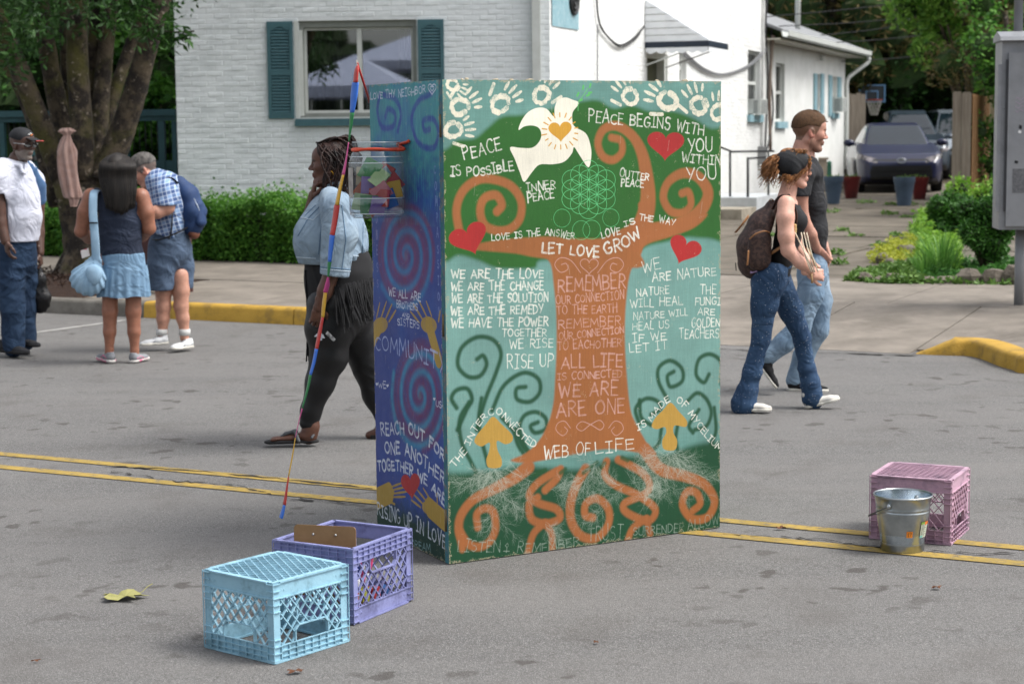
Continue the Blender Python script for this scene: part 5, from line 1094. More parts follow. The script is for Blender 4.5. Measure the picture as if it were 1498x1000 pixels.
# ------------------------------------------------------------------ leaves and scraps lying on the road
def fallen_leaf(px, py, w, h_, rot, mat, label, curl=.02, seed=1, stalk=True):
    rg = random.Random(seed); c = G(px, py); mb = MB(); n_ = 22; vs = [c+Vector((0, 0, .012))]
    for i in range(n_):
        a = 2*math.pi*i/n_; lob = 1+.22*math.cos(5*a)+.12*math.cos(11*a)+rg.uniform(-.1, .1); x, y = w/2*lob*math.cos(a), h_/2*lob*math.sin(a); x, y = x*math.cos(rot)-y*math.sin(rot), x*math.sin(rot)+y*math.cos(rot)
        vs.append(c+Vector((x, y, .006+curl*abs(math.sin(a*1.5+seed))*rg.uniform(.5, 1.2))))
    mb.add(vs, [(0, 1+i, 1+(i+1) % n_) for i in range(n_)]); 
    if stalk: mb.tube(cr([vs[0], vs[3], vs[3]+Vector((.02, .03, .015)), vs[3]+Vector((.035, .06, .02))], 3), .0018, 5)
    tag(mb.build('fallen_leaf', mat), label, 'leaf')
m_yl = M('yellowing leaf', '#98935c', .7, '#85834e', 12, dirt='#6b7030', ds=20, damt=.6); m_brl = M('dry brown leaf', '#6e4327', .8, '#4c2f1e', 30)
fallen_leaf(182, 876, .15, .11, .2, m_yl, 'large yellow-green fallen leaf on the road left of the blue crate', .024, 3)
fallen_leaf(432, 985, .05, .03, .5, m_brl, 'brown dry leaf scrap below the blue crate', .01, 4, False); fallen_leaf(1370, 862, .035, .025, .3, m_brl, 'small brown leaf on the road below the bucket', .01, 5, False)
fallen_leaf(1142, 775, .04, .025, 0, m_brl, 'brown leaf lying on the yellow line right of the mural box', .012, 6, False); fallen_leaf(872, 942, .016, .02, 0, m_brl, 'tiny reddish leaf on the road in front of the mural box', .008, 7, False)
fallen_leaf(52, 969, .03, .01, .3, m_brl, 'thin brown twig scrap at the bottom left of the road', .006, 8, False); fallen_leaf(370, 469, .09, .06, 0, M('pale dry leaf', '#9b7d52', .8), 'pale dry leaf lying against the yellow kerb', .02, 9, False)
# ------------------------------------------------------------------ the street tree on the left
m_bark = bpy.data.materials.new('mossy bark'); n, l, b = nodes(m_bark); co = n.new('ShaderNodeTexCoord').outputs['Object']
c = mixc(n, l, ramp(n, l, _noise(n, l, co, 5, 6, .7).outputs[0], [(.42, 0), (.56, 1)]), lin('#554b3c'), lin('#241e19'))
c = mixc(n, l, ramp(n, l, _noise(n, l, co, 2.1, 5).outputs[0], [(.5, 0), (.64, .8)]), c, lin('#525021'))
c = mixc(n, l, ramp(n, l, _noise(n, l, co, 14, 4).outputs[0], [(.62, 0), (.68, .7)]), c, lin('#94897a'))
l.new(c, b.inputs['Base Color']); b.inputs['Roughness'].default_value = .95
bn = n.new('ShaderNodeBump'); bn.inputs['Strength'].default_value = .9; bn.inputs['Distance'].default_value = .03; l.new(_noise(n, l, co, 22, 6, .7).outputs[0], bn.inputs['Height']); l.new(bn.outputs[0], b.inputs['Normal'])
TY = 20.6
def TP(x, y, d=0): return PY(x, y, TY+d)
tb = GT(128, 405); tree = empty('street_tree', (TP(128, 400).x, TY, HT(TP(128, 400).x, TY)), 'tree with many mossy stems fanning out of one short trunk on the mulch bed', 'tree')
def limb(mb, pts, px0, px1, jit=.06, n=12):
    P = cr(pts, 6); k = len(P); sc = TY/2700/2*.88
    rs = [(px0+(px1-px0)*(i/(k-1))**.8)*sc*(1+rnd.uniform(-jit, jit)) for i in range(k)]; mb.tube(P, rs, n)
mb = MB(); limb(mb, [TP(130, 412), TP(131, 385), TP(129, 350), TP(132, 300), TP(128, 262), TP(118, 235)], 84, 70, .05, 18); limb(mb, [TP(122, 412, .1), TP(116, 350), TP(106, 290), TP(92, 250)], 66, 44, n=14); limb(mb, [TP(142, 412, -.1), TP(146, 340), TP(148, 280), TP(155, 235)], 66, 50, n=14)
for a in range(7): 
    q = TP(130, 404); mb.tube(cr([q+Vector((.2*math.cos(a), .16*math.sin(a), .2)), q+Vector((.34*math.cos(a), .3*math.sin(a), .05)), q+Vector((.5*math.cos(a), .46*math.sin(a), -.06))], 4), [.12, .11, .1, .09, .07, .06, .05, .04, .03][:9], 8)
mb.build('trunk', m_bark, tree, smooth=True)
for pts, w0, w1 in (([(92, 262, 0), (70, 205, -.1), (44, 140, -.2), (15, 70, -.2), (-30, -30, -.2)], 40, 28), ([(108, 262, .2), (92, 190, .3), (76, 110, .3), (62, 30, .3), (52, -60, .3)], 36, 28),
                    ([(122, 262, -.15), (120, 190, -.2), (114, 110, -.2), (112, 30, -.2), (108, -70, -.2)], 38, 34), ([(138, 250, .2), (145, 180, .3), (152, 100, .4), (160, 20, .4), (170, -60, .4)], 34, 24),
                    ([(150, 262, -.1), (172, 210, -.1), (196, 140, -.2), (218, 60, -.3), (246, -30, -.3)], 50, 30), ([(104, 250, .3), (100, 160, .5), (96, 60, .5), (90, -60, .5)], 24, 18),
                    ([(140, 245, .4), (160, 160, .5), (190, 70, .7), (214, 10, .7), (240, -60, .7)], 26, 18), ([(84, 300, .4), (50, 180, .6), (20, 110, .7), (-20, 40, .8)], 30, 20), ([(132, 250, .4), (132, 150, .5), (140, 40, .5), (138, -60, .5)], 26, 22)):
    mb = MB(); limb(mb, [TP(*p) for p in pts], w0, w1, .04); o = mb.build('stem', m_bark, tree, smooth=True)
m_leafA = leafmat('street tree leaves', '#1f3d18', '#3a6126', trans=.25)
cl = []
rg = random.Random(12)
for px, py, d, s_ in [(20, 30, -1.2, .55), (-20, 70, -1, .5), (60, 10, -.9, .5), (35, 55, -1.3, .35), (10, 100, -.8, .3), (100, -20, -.6, .6), (160, -10, -1.2, .42), (185, 15, -1, .33), (205, 38, -1, .22), (150, 25, -1.1, .2), (225, 5, -.8, .3), (228, 58, -.9, .17), (248, 48, -.7, .2), (262, 47, -.7, .1), (240, 72, -.7, .12), (210, 45, .8, .3), (-40, 0, 0, .9), (60, -60, 0, 1), (150, -80, 0, 1), (240, -70, 0, .8)]:
    q = TP(px, py, d); cl.append((q.x, q.y, q.z, s_))
for k in range(60):
    a, r = rg.uniform(0, 6.28), rg.uniform(0, 3.6); cl.append((tree.location.x+r*math.cos(a), TY+r*math.sin(a)*.9, 4.3+rg.uniform(0, 3.2)-(r*.12), rg.uniform(.5, .9)))
leaves('crown', m_leafA, clumps(cl, 26000, 1.0, 4, .2), .11, tree, 5, asp=.34, droop=.5)
q = TP(268, 44, -.7); lv = [(TP(x, y+rg.uniform(-6, 6), -.7)) for x in range(205, 284, 2) for y in (42+(x-240)*.05, 50+(x-240)*.05)]
leaves('twig_leaves', m_leafA, [tuple(v) for v in lv], .14, tree, 8, asp=.3, droop=.6); mb = MB(); mb.tube(cr([TP(200, 30, -.6), TP(240, 46, -.7), TP(284, 46, -.7)], 4), .01, 6); mb.build('twig', m_bark, tree)
# mulch bed
mb = MB(); A0, A1 = -1.15-1.9*4, -1.15-1.9*1; vs = []
k0, k1 = -8.74, -4.96
nx, ny = 26, 12
for j in range(ny+1):
    for i in range(nx+1):
        a = k0+(k1-k0)*i/nx; s_ = .18+2.06*j/ny; e = min(i, nx-i, j, ny-j); vs.append(sp(a, s_)+Vector((0, 0, hgt(a, s_)-.01+min(1, e/4)*.07+rg.uniform(0, .015)*(e > 0))))
mb.add(vs, [(j*(nx+1)+i, j*(nx+1)+i+1, (j+1)*(nx+1)+i+1, (j+1)*(nx+1)+i) for j in range(ny) for i in range(nx)]); tag(mb.build('mulch_bed', m_mulch, smooth=True), kind='structure')
leaves('mulch_chips', m_mulch, [tuple(sp(rg.uniform(k0+.1, k1-.1), rg.uniform(.25, 2.2))+Vector((0, 0, .26))) for i in range(2500)], .05, None, 3, asp=.4)['kind'] = 'stuff'
# pink cloth knotted to the tree
def cloth_prof(name, pts, mat, label, cat, folds=7, amp=.25, flat=.5):
    P = cr([p for p, w in pts], 6); k = len(P); ws = np.interp(np.linspace(0, len(pts)-1, k), range(len(pts)), [w for p, w in pts]); mb = MB(); vs = []; m_ = 42
    for i, p in enumerate(P):
        for j in range(m_):
            a = 2*math.pi*j/m_; r = ws[i]*(1+amp*math.sin(folds*a+.6*math.sin(i*.35))+.1*math.sin(3*a+i*.3)); vs.append(p+Vector((r*math.cos(a), r*math.sin(a)*flat, 0)))
    mb.add(vs, [(i*m_+j, i*m_+(j+1) % m_, (i+1)*m_+(j+1) % m_, (i+1)*m_+j) for i in range(k-1) for j in range(m_)]+[tuple(range(m_)), tuple(range((k-1)*m_, k*m_))[::-1]])
    return tag(mb.build(name, mat, None, smooth=True), label, cat)
m_cl = M('dusty pink cloth', '#a98d84', .95, '#97796f', 12, bump=.2, bs=160, sheen=.3)
CY = TY-.55; cp = lambda x, y, w: (PY(x, y, CY), w*CY/2700/2)
cloth_prof('hanging_cloth', [cp(97, 187, 10), cp(97, 192, 22), cp(98, 198, 9), cp(97, 207, 15), cp(97, 222, 24), cp(98, 245, 25), cp(103, 270, 24), cp(107, 288, 23), cp(108, 291, 14), cp(108, 302, 9)], m_cl, 'dusty pink cloth knotted round the tree and hanging down its trunk', 'cloth')
# ------------------------------------------------------------------ hedge, shrubs
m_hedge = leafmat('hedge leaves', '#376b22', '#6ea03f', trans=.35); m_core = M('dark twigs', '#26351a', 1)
def hedge(name, a0, a1, s0, s1, h, label, nl, seed, size=.05, parent=None):
    r_ = empty(name, sp((a0+a1)/2, (s0+s1)/2)+Vector((0, 0, hgt(0, s0))), label, 'hedge'); rg_ = np.random.RandomState(seed); pts = []
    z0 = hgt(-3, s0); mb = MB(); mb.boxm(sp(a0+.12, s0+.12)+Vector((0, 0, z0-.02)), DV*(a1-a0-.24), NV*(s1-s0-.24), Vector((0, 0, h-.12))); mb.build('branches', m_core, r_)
    for i in range(nl):
        a = rg_.uniform(a0, a1); lump = .05*math.sin(a*3.1+1)+.04*math.sin(a*7.3)+.03*math.sin(a*17); q = rg_.rand()
        if q < .55: s_ = s0+rg_.uniform(-.02, .12)+lump*.6; z = rg_.uniform(.02, h+lump)
        else: s_ = rg_.uniform(s0, s1); z = h+lump+rg_.uniform(-.14, .04)+(.06*rg_.rand()**4*3)
        if q > .985: z += rg_.uniform(0, .12)
        p = sp(a, s_); pts.append((p.x, p.y, z0+z))
    leaves('foliage', m_hedge, pts, size, r_, seed, asp=.6); return r_
ah = A_of(*GT(290, 380)[:2])
sH = S_of(*GT(350, 383)[:2])
hedge('hedge', ah-.55, ah+5.2, sH, sH+.85, .68, 'clipped green hedge along the pavement under the brick wall window', 42000, 5)
hedge('hedge', ah-6.5, ah-.62, sH+.1, sH+.9, .58, 'lower green hedge behind the street tree by the porch', 30000, 6)
def shrub(name, c, clist, mat, nl, size, label, cat='shrub', seed=1, asp=.5, core=.62, stem=True, group=None, droop=0, shell=.4):
    r_ = empty(name, c, label, cat, group); c = Vector(c); L = [(c.x+x, c.y+y, c.z+z, s_) for x, y, z, s_ in clist]
    leaves('foliage', mat, clumps(L, nl, 1.0, seed, shell), size, r_, seed, asp=asp, droop=droop)
    mb = MB(); rg_ = random.Random(seed)
    for x, y, z, s_ in L: mb.tube(cr([c, Vector(((c.x+x)/2, (c.y+y)/2, c.z+(z-c.z)*.4)), Vector((x, y, z))], 4), .012 if s_ < .6 else .04, 6)
    mb.build('stems', m_bark, r_)
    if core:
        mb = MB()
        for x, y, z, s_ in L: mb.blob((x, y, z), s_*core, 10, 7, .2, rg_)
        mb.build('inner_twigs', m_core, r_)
    return r_
m_box = leafmat('boxwood leaves', '#254f1a', '#48792b', trans=.3); m_lime = leafmat('bright green leaves', '#5c8a2c', '#8db544', trans=.4); m_dk = leafmat('dark green leaves', '#2e5624', '#56883f', trans=.4)
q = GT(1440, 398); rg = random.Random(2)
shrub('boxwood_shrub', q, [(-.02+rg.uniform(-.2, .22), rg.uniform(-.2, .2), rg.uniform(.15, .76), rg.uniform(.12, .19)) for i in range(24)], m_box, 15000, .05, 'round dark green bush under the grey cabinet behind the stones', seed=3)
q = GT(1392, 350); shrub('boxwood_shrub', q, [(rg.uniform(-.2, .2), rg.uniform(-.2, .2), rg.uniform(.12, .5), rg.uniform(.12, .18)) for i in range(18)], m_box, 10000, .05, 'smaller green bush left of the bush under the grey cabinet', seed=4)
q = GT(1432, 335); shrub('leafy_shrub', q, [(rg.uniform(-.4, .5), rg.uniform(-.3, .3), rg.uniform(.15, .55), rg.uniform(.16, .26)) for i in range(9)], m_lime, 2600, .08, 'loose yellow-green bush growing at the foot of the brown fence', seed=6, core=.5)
# iris-like clump, ground cover and grass
def blades(name, c, n_, h_, spread, mat, label, cat='plant', w=.018, seed=1, kind=None):
    rg_ = random.Random(seed); mb = MB(); c = Vector(c)
    for i in range(n_):
        a = rg_.uniform(0, 6.28); r = spread*rg_.random()**.7; L = h_*rg_.uniform(.6, 1.1); p = c+Vector((r*.5*math.cos(a), r*.5*math.sin(a), 0)); lean = Vector((math.cos(a), math.sin(a), 0))*r*rg_.uniform(.6, 1.5)
        side = Vector((-math.sin(a+rg_.uniform(-1, 1)), math.cos(a), 0))*w*rg_.uniform(.6, 1.2); vs = []
        for k in range(5):
            t = k/4; q_ = p+lean*t*t+Vector((0, 0, L*(t-.25*t*t))); ww = (1-t**2)*.5+.02; vs += [q_-side*ww, q_+side*ww]
        mb.add(vs, [(2*k, 2*k+1, 2*k+3, 2*k+2) for k in range(4)])
    return tag(mb.build(name, mat), label, cat, kind=kind)
m_iris = leafmat('iris blades', '#3d6b2a', '#6c9a45', trans=.35); m_grass = leafmat('grass', '#46692a', '#6f9044', trans=.3)
blades('iris_clump', GT(1378, 404), 130, .62, .32, m_iris, 'tall blade-leaved green plant behind the stones left of the bushes', seed=2)
blades('iris_clump', GT(1352, 406), 60, .4, .25, m_iris, 'shorter blade-leaved green plant left of the tall one', seed=5)
blades('iris_clump', GT(60, 372), 26, 1.0, .4, m_iris, 'tall thin green blades growing in the hedge left of the tree', seed=7, w=.03)
def patch(name, poly_px, n_, mat, size, label, seed=1, hz=.08, asp=.6):
    rg_ = random.Random(seed); P = [GT(*p) for p in poly_px]; pts = []; xs = [p.x for p in P]; ys = [p.y for p in P]
    while len(pts) < n_:
        x, y = rg_.uniform(min(xs), max(xs)), rg_.uniform(min(ys), max(ys)); ins = False
        for i in range(len(P)):
            a, b_ = P[i], P[(i+1) % len(P)]
            if (a.y > y) != (b_.y > y) and x < (b_.x-a.x)*(y-a.y)/(b_.y-a.y)+a.x: ins = not ins
        if ins: pts.append((x, y, HT(x, y)+rg_.uniform(0, hz)*(.5+.5*math.sin(x*9)*math.sin(y*7))+.005))
    o = leaves(name, mat, pts, size, None, seed, asp=asp); o['kind'] = 'stuff'; return o
m_gc = leafmat('yellow ground cover', '#8f9a2c', '#b3b645', trans=.4)
patch('ground_cover', [(1268, 382), (1300, 362), (1345, 352), (1350, 372), (1300, 388)], 2600, m_gc, .05, '', 2, .16); patch('ground_cover', [(1330, 350), (1350, 322), (1376, 318), (1378, 345), (1350, 362)], 3500, m_lime, .07, '', 3, .3)
patch('ground_cover', [(1235, 411), (1290, 392), (1345, 385), (1352, 414), (1300, 415)], 5200, m_grass, .055, '', 4, .1); patch('ground_cover', [(1345, 412), (1380, 390), (1498, 385), (1498, 412)], 2600, m_dk, .07, '', 5, .14)
patch('ground_cover', [(1340, 378), (1360, 330), (1405, 340), (1405, 402), (1345, 402)], 5200, m_lime, .06, '', 9, .22); patch('ground_cover', [(1300, 415), (1300, 409), (1500, 412), (1500, 417)], 900, m_grass, .06, '', 11, .06)
for k, (x, y) in enumerate(((1232, 338), (1300, 314), (1328, 318), (1228, 386), (1290, 358), (1190, 360), (1215, 310), (1312, 345), (1265, 296), (1310, 300), (1130, 345), (1330, 300), (1252, 345), (1222, 372))):
    patch('grass_tuft', [(x-10-k % 5*2, y+1), (x+8, y+1.4), (x+12+k % 3*3, y-.8), (x-8, y-1.1)], 70, m_grass, .06, '', 10+k, .05)
# edging stones
m_stone = M('edging limestone', '#746c61', .9, '#575047', 5, bump=.9, bs=14, bd=.03, dirt='#4a4438', ds=6, damt=.6, coord='Object')
sb = empty('stone_edging', GT(1400, 410), 'row of rough limestone pieces edging the planted bed', 'stone edging')
rg = random.Random(8); x = 1256
while x < 1560:
    big = 1395 < x < 1500; w = rg.uniform(26, 46) if big else rg.uniform(18, 34); hz = rg.uniform(.09, .15) if big else rg.uniform(.04, .07); c = GT(x+w/2, 411.5+(x-1256)*.018)
    mb = MB(); mb.blob(c+Vector((0, .08, hz*.3)), (w*c.y/2700*.62, .12, hz), 8, 5, .24, rg); mb.build('stone', m_stone, sb, angle=25); x += w
for x, y, w in ((1290, 384, 20), (1325, 372, 34), (1345, 357, 20), (1300, 392, 16)):
    c = GT(x, y); mb = MB(); mb.blob(c+Vector((0, 0, .04)), (w*c.y/2700*.5, .08, .07), 10, 7, .2, rg); mb.build('stone', m_stone, sb, angle=50)
# ------------------------------------------------------------------ grey control cabinet on its pole
cbx = PY(1478, 335, 16.3); m_cab = M('brushed grey aluminium', '#8b8d90', .5, '#808286', 3, bump=.08, bs=30, metal=.1, dirt='#5f6062', ds=2.2, damt=.5); m_cabd = M('cabinet seam', '#3f4144', .6)
cab = empty('control_cabinet', (cbx.x, cbx.y, 0), 'large grey metal utility cabinet on a pole at the right edge', 'utility cabinet')
CFr = Fr((PY(1461, 330, 16.1).x, 16.1), (PY(1461, 330, 16.1).x+.9, 16.1-.12)); bz, tz = CFr.px(1470, 336)[1], CFr.px(1470, 60)[1]
fbox(CFr, 'shell', m_cab, cab, (0, .78, bz, tz, -.45, 0)); fbox(CFr, 'door', m_cab, cab, (.055, .76, bz+.03, tz-.1, .004, .03)); 
mb = MB(); mb.prism([(0, 0), (.52, 0), (.5, .035), (.25, .09), (0, .05)], CFr.p(-.02, tz+.001, -.47), (CFr.n, Vector((0, 0, 1))), CFr.d*.82); mb.build('rain_hood', m_cab, cab)
fbox(CFr, 'hinge_strip', m_cabd, cab, (.036, .05, bz+.16, tz-.16, .005, .02)); fbox(CFr, 'flange', m_cab, cab, (-.03, -.002, bz+.16, tz-.2, -.06, .006))
for i in range(12): z = bz+.2+(tz-bz-.45)*i/11; mb = MB(); mb.blob(CFr.p(.022, z, .012), .007, 8, 5); mb.build('rivet', m_cab, cab, smooth=True)
for (x, y, c, w, h_) in ((1492, 186, '#121316', .028, .04), (1491, 193, '#e0e0e0', .03, .03), (1486, 237, '#121316', .035, .03)):
    t, z = CFr.px(x, y); mb = MB(); mb.prism([(-w/2, -h_/4), (w/3, -h_/2), (w/2, h_/4), (-w/3, h_/2)], CFr.p(t, z, .031+(.001 if c[1] == 'e' else 0)), (CFr.d, Vector((0, 0, 1))), CFr.n*.0015); mb.build('sticker_scrap', M('sticker '+c, c, .5), cab)
t, z = CFr.px(1489, 262); fbox(CFr, 'worn_label', M('worn label', '#6d6e70', .7, '#55565a', 40), cab, (t-.05, t+.12, z-.12, z+.09, .0305, .0315)); t, z = CFr.px(1490, 148)
m_scr = M('faint pink marker', '#a58fa5', .6)
for k in range(4):
    mb = MB(); zz = z+.02-.035*k; mb.tube(cr([CFr.p(t-.03+.02*j, zz+.012*math.sin(j*2.1+k), .0312) for j in range(9)], 4), .0016, 4); mb.build('marker_scribble', m_scr, cab)
for zz in (bz+.2, tz-.35): fbox(CFr, 'latch', m_cabd, cab, (.70, .735, zz, zz+.06, .031, .05))
pp_ = CFr.p(.22, 0, -.25); mb = MB(); mb.tube([Vector((pp_.x, pp_.y, HT(pp_.x, pp_.y)-.05)), Vector((pp_.x, pp_.y, bz+.01))], .045, 16); mb.build('pole', m_cab, cab, smooth=True)
pp_ = CFr.p(.17, 0, -.28); mb = MB(); mb.tube([Vector((pp_.x, pp_.y, tz+.04)), Vector((pp_.x, pp_.y, 7))], .04, 14); mb.tube([Vector((pp_.x+.1, pp_.y, tz+.04)), Vector((pp_.x+.1, pp_.y, 7))], .02, 10); mb.build('conduit', m_cab, cab, smooth=True)
q = CFr.p(.42, 0, .2); mb = MB(); mb.tube([Vector((q.x, q.y, .0)), Vector((q.x, q.y, 1.15))], .035, 12); tag(mb.build('grey_post', m_cab, None, smooth=True), 'grey metal post at the right edge below the cabinet', 'post')
# ------------------------------------------------------------------ wooden fences
m_w1 = M('grey weathered board', '#7d7468', .9, '#655c51', 5, bump=.5, bs=30, stretch=(6, 6, .4), bd=.01); m_w2 = M('warm brown board', '#7a5a36', .9, '#5e4428', 5, bump=.5, bs=30, stretch=(6, 6, .4), bd=.01)
def board(F, t0, t1, z0, z1, o0, o1, mat, parent, name='board', top=.03):
    mb = MB(); w = t1-t0; mb.prism([(0, 0), (w, 0), (w, z1-z0-top), (w-top*.6, z1-z0), (top*.6, z1-z0), (0, z1-z0-top)], F.p(t0, z0, o0), (F.d, Vector((0, 0, 1))), F.n*(o1-o0)); return mb.build(name, mat, parent)
fy = 29.0; p0_ = PY(1391, 300, fy); zf = HT(p0_.x, p0_.y)-.02; zt = PY(1400, 134, fy).z
FF = Fr((p0_.x, p0_.y), (p0_.x+.28, p0_.y-.03)); fence = empty('wooden_fence', (p0_.x, p0_.y, zf), 'shadowbox fence of grey and brown boards right of the parked cars', 'fence', 'weathered wooden fences')
board(FF, 0, .14, zf, zt, 0, .02, m_w1, fence); board(FF, .143, .285, zf, zt-.01, .004, .024, m_w1, fence)
q = FF.p(.30, 0, -.02); FG = Fr((q.x, q.y), (q.x+.95, q.y+2.6))
for i in range(9): board(FG, .0+.3*i, .14+.3*i, zf, zt-.04, .0, .02, m_w2, fence)
for i in range(9): board(FG, .15+.3*i, .29+.3*i, zf, zt-.06, -.14, -.12, m_w2, fence)
for z in (zf+.35, zt-.35): fbox(FG, 'rail', m_w2, fence, (0, 2.75, z, z+.09, -.12, -.001))
FR = Fr((PY(1236, 260, 46.5).x, 46.5), (PY(1264, 260, 46.5).x+.1, 46.7)); f2 = empty('wooden_fence', FR.p(0, .6), 'grey board fence panel at the corner of the annex by the basketball hoop', 'fence', 'weathered wooden fences')
for i in range(4): board(FR, .14*i, .136+.14*i, .5, PY(1250, 136, 46.5).z-.03*(i % 2), 0, .02, m_w1, f2)
# ------------------------------------------------------------------ plant pots
def pot(px, py, wtop, wbot, h_px, mat, label, grp, Y=None, soil=True, lip=.04):
    c = GT(px, py); k = c.y/2700; rt, rb, h_ = wtop*k/2, wbot*k/2, h_px*k; r_ = empty('plant_pot', c, label, 'plant pot', grp)
    mb = MB(); mb.lathe([(0, .0), (rb, 0), (rb+(rt-rb)*.78, h_*.80), (rt*.97, h_*.83), (rt*.99, h_*.985), (rt, h_), (rt*.93, h_), (rt*.90, h_*.88)], c, 28); mb.build('pot_wall', mat, r_, smooth=False, angle=35) if 0 else mb.build('pot_wall', mat, r_, angle=40)
    mb = MB(); mb.lathe([(0, h_*.89), (rt*.905, h_*.89)], c, 20); mb.build('potting_soil', m_soil, r_)
    leaves('sprouts', m_grass, [(c.x+rnd.uniform(-rt, rt)*.7, c.y+rnd.uniform(-rt, rt)*.7, c.z+h_*.93+rnd.uniform(0, .05)) for i in range(60)], .06, r_, 3, asp=.3); return r_
m_pb = M('blue grey plastic pot', '#46586c', .5, '#3c4c5e', 6); m_pr = M('dark red glazed pot', '#5e1d1f', .35, '#3a1517', 3)
pot(1219, 298, 30, 17, 40, m_pb, 'tall slate blue pot behind the man in the black shirt', 'plant pots across the driveway'); pot(1245, 290, 28, 17, 32, m_pr, 'dark red pot right of the first blue pot', 'plant pots across the driveway')
pot(1322.5, 301, 32, 19, 42, m_pb, 'tall slate blue pot in front of the dark blue car', 'plant pots across the driveway'); pot(1345, 292, 28, 16, 33, m_pr, 'dark red pot in front of the car beside the right blue pot', 'plant pots across the driveway')
mb = MB(); q = GT(1195, 268); mb.box(q.x-.2, q.x+.2, q.y-.2, q.y+.2, q.z, q.z+.55); mb.box(q.x-.23, q.x+.23, q.y-.23, q.y+.23, q.z+.551, q.z+.6); tag(mb.build('utility_bin', M('tan bin', '#94897a', .8)), 'tan box standing against the annex wall behind the blue pot', 'bin')
mb = MB(); q = GT(1213, 266); mb.box(q.x-.05, q.x+.05, q.y-.04, q.y+.04, q.z, q.z+.4); mb.blob((q.x, q.y, q.z+.44), .06, 10, 6); tag(mb.build('green_standpipe', M('green pipe', '#2c5f4c', .5)), 'small green pipe by the annex wall', 'pipe')
# ------------------------------------------------------------------ signed distance shapes -> meshes
def snet(f, lo, hi, h):
    lo = np.array(lo, float); hi = np.array(hi, float); nx, ny, nz = (np.ceil((hi-lo)/h).astype(int)+1)
    X = (lo[0]+h*np.arange(nx))[:, None, None]; Y = (lo[1]+h*np.arange(ny))[None, :, None]; Z = (lo[2]+h*np.arange(nz))[None, None, :]
    V = np.asarray(f(X, Y, Z), dtype=np.float32)+np.zeros((nx, ny, nz), np.float32)
    S = V < 0; off = [(i, j, k) for i in (0, 1) for j in (0, 1) for k in (0, 1)]; cnt = sum(S[i:nx-1+i, j:ny-1+j, k:nz-1+k].astype(np.int8) for i, j, k in off)
    act = (cnt > 0) & (cnt < 8); I = np.argwhere(act)
    if len(I) == 0: return np.zeros((0, 3)), np.zeros((0, 4), int)
    idx = -np.ones(act.shape, int); idx[act] = np.arange(len(I)); acc = np.zeros((len(I), 3)); num = np.zeros(len(I))
    for a in range(8):
        for b in range(a+1, 8):
            oa, ob = np.array(off[a]), np.array(off[b])
            if abs(oa-ob).sum() != 1: continue
            va = V[tuple((I+oa).T)]; vb = V[tuple((I+ob).T)]; m_ = (va < 0) != (vb < 0); t = np.where(m_, va/np.where(m_, va-vb, 1), 0)
            acc += (I+oa+(ob-oa)*t[:, None])*m_[:, None]; num += m_
    P = lo+h*(acc/num[:, None]); F = []
    for ax in range(3):
        sl0 = [slice(None)]*3; sl1 = [slice(None)]*3; sl0[ax] = slice(0, -1); sl1[ax] = slice(1, None)
        E = S[tuple(sl0)] != S[tuple(sl1)]; J = np.argwhere(E); u, v = (ax+1) % 3, (ax+2) % 3; lim = [nx-1, ny-1, nz-1]
        J = J[(J[:, u] > 0) & (J[:, v] > 0) & (J[:, u] < lim[u]) & (J[:, v] < lim[v])]; eu = np.eye(3, dtype=int)[u]; ev = np.eye(3, dtype=int)[v]
        q = np.stack([idx[tuple(J.T)], idx[tuple((J-eu).T)], idx[tuple((J-eu-ev).T)], idx[tuple((J-ev).T)]], 1); fl = S[tuple(J.T)]
        q[~fl] = q[~fl][:, ::-1]; F.append(q)
    F = np.concatenate(F); F = F[(F >= 0).all(1)]; return P, F
def npmesh(name, P, F, mat, parent=None, mi=None, smooth=True, world=True, col=None):
    me = bpy.data.meshes.new(name); used = np.unique(F); mp = -np.ones(len(P), int); mp[used] = np.arange(len(used)); P = P[used]; F = mp[F]
    off = np.array(wloc(parent)) if (parent is not None and world) else 0; P2 = P-off; k = F.shape[1]
    me.vertices.add(len(P)); me.vertices.foreach_set('co', P2.ravel()); me.loops.add(F.size); me.loops.foreach_set('vertex_index', F.ravel().astype(np.int32)); me.polygons.add(len(F))
    me.polygons.foreach_set('loop_start', np.arange(len(F))*k); me.polygons.foreach_set('loop_total', np.full(len(F), k))
    for m_ in (mat if isinstance(mat, (list, tuple)) else [mat]): me.materials.append(m_)
    if mi is not None: me.polygons.foreach_set('material_index', mi.astype(np.int32))
    me.polygons.foreach_set('use_smooth', [smooth]*len(F)); me.update(calc_edges=True)
    if col is not None:
        ca = me.color_attributes.new('Col', 'FLOAT_COLOR', 'POINT'); ca.data.foreach_set('color', np.c_[col[used], np.ones(len(P))].ravel().astype(np.float32))
    o = bpy.data.objects.new(name, me); COL.objects.link(o)
    if parent is not None: o.parent = parent
    return o
def smin(a, b, k): h = np.clip(.5+.5*(b-a)/k, 0, 1); return b+(a-b)*h-k*h*(1-h)
def smax(a, b, k): return -smin(-a, -b, k)
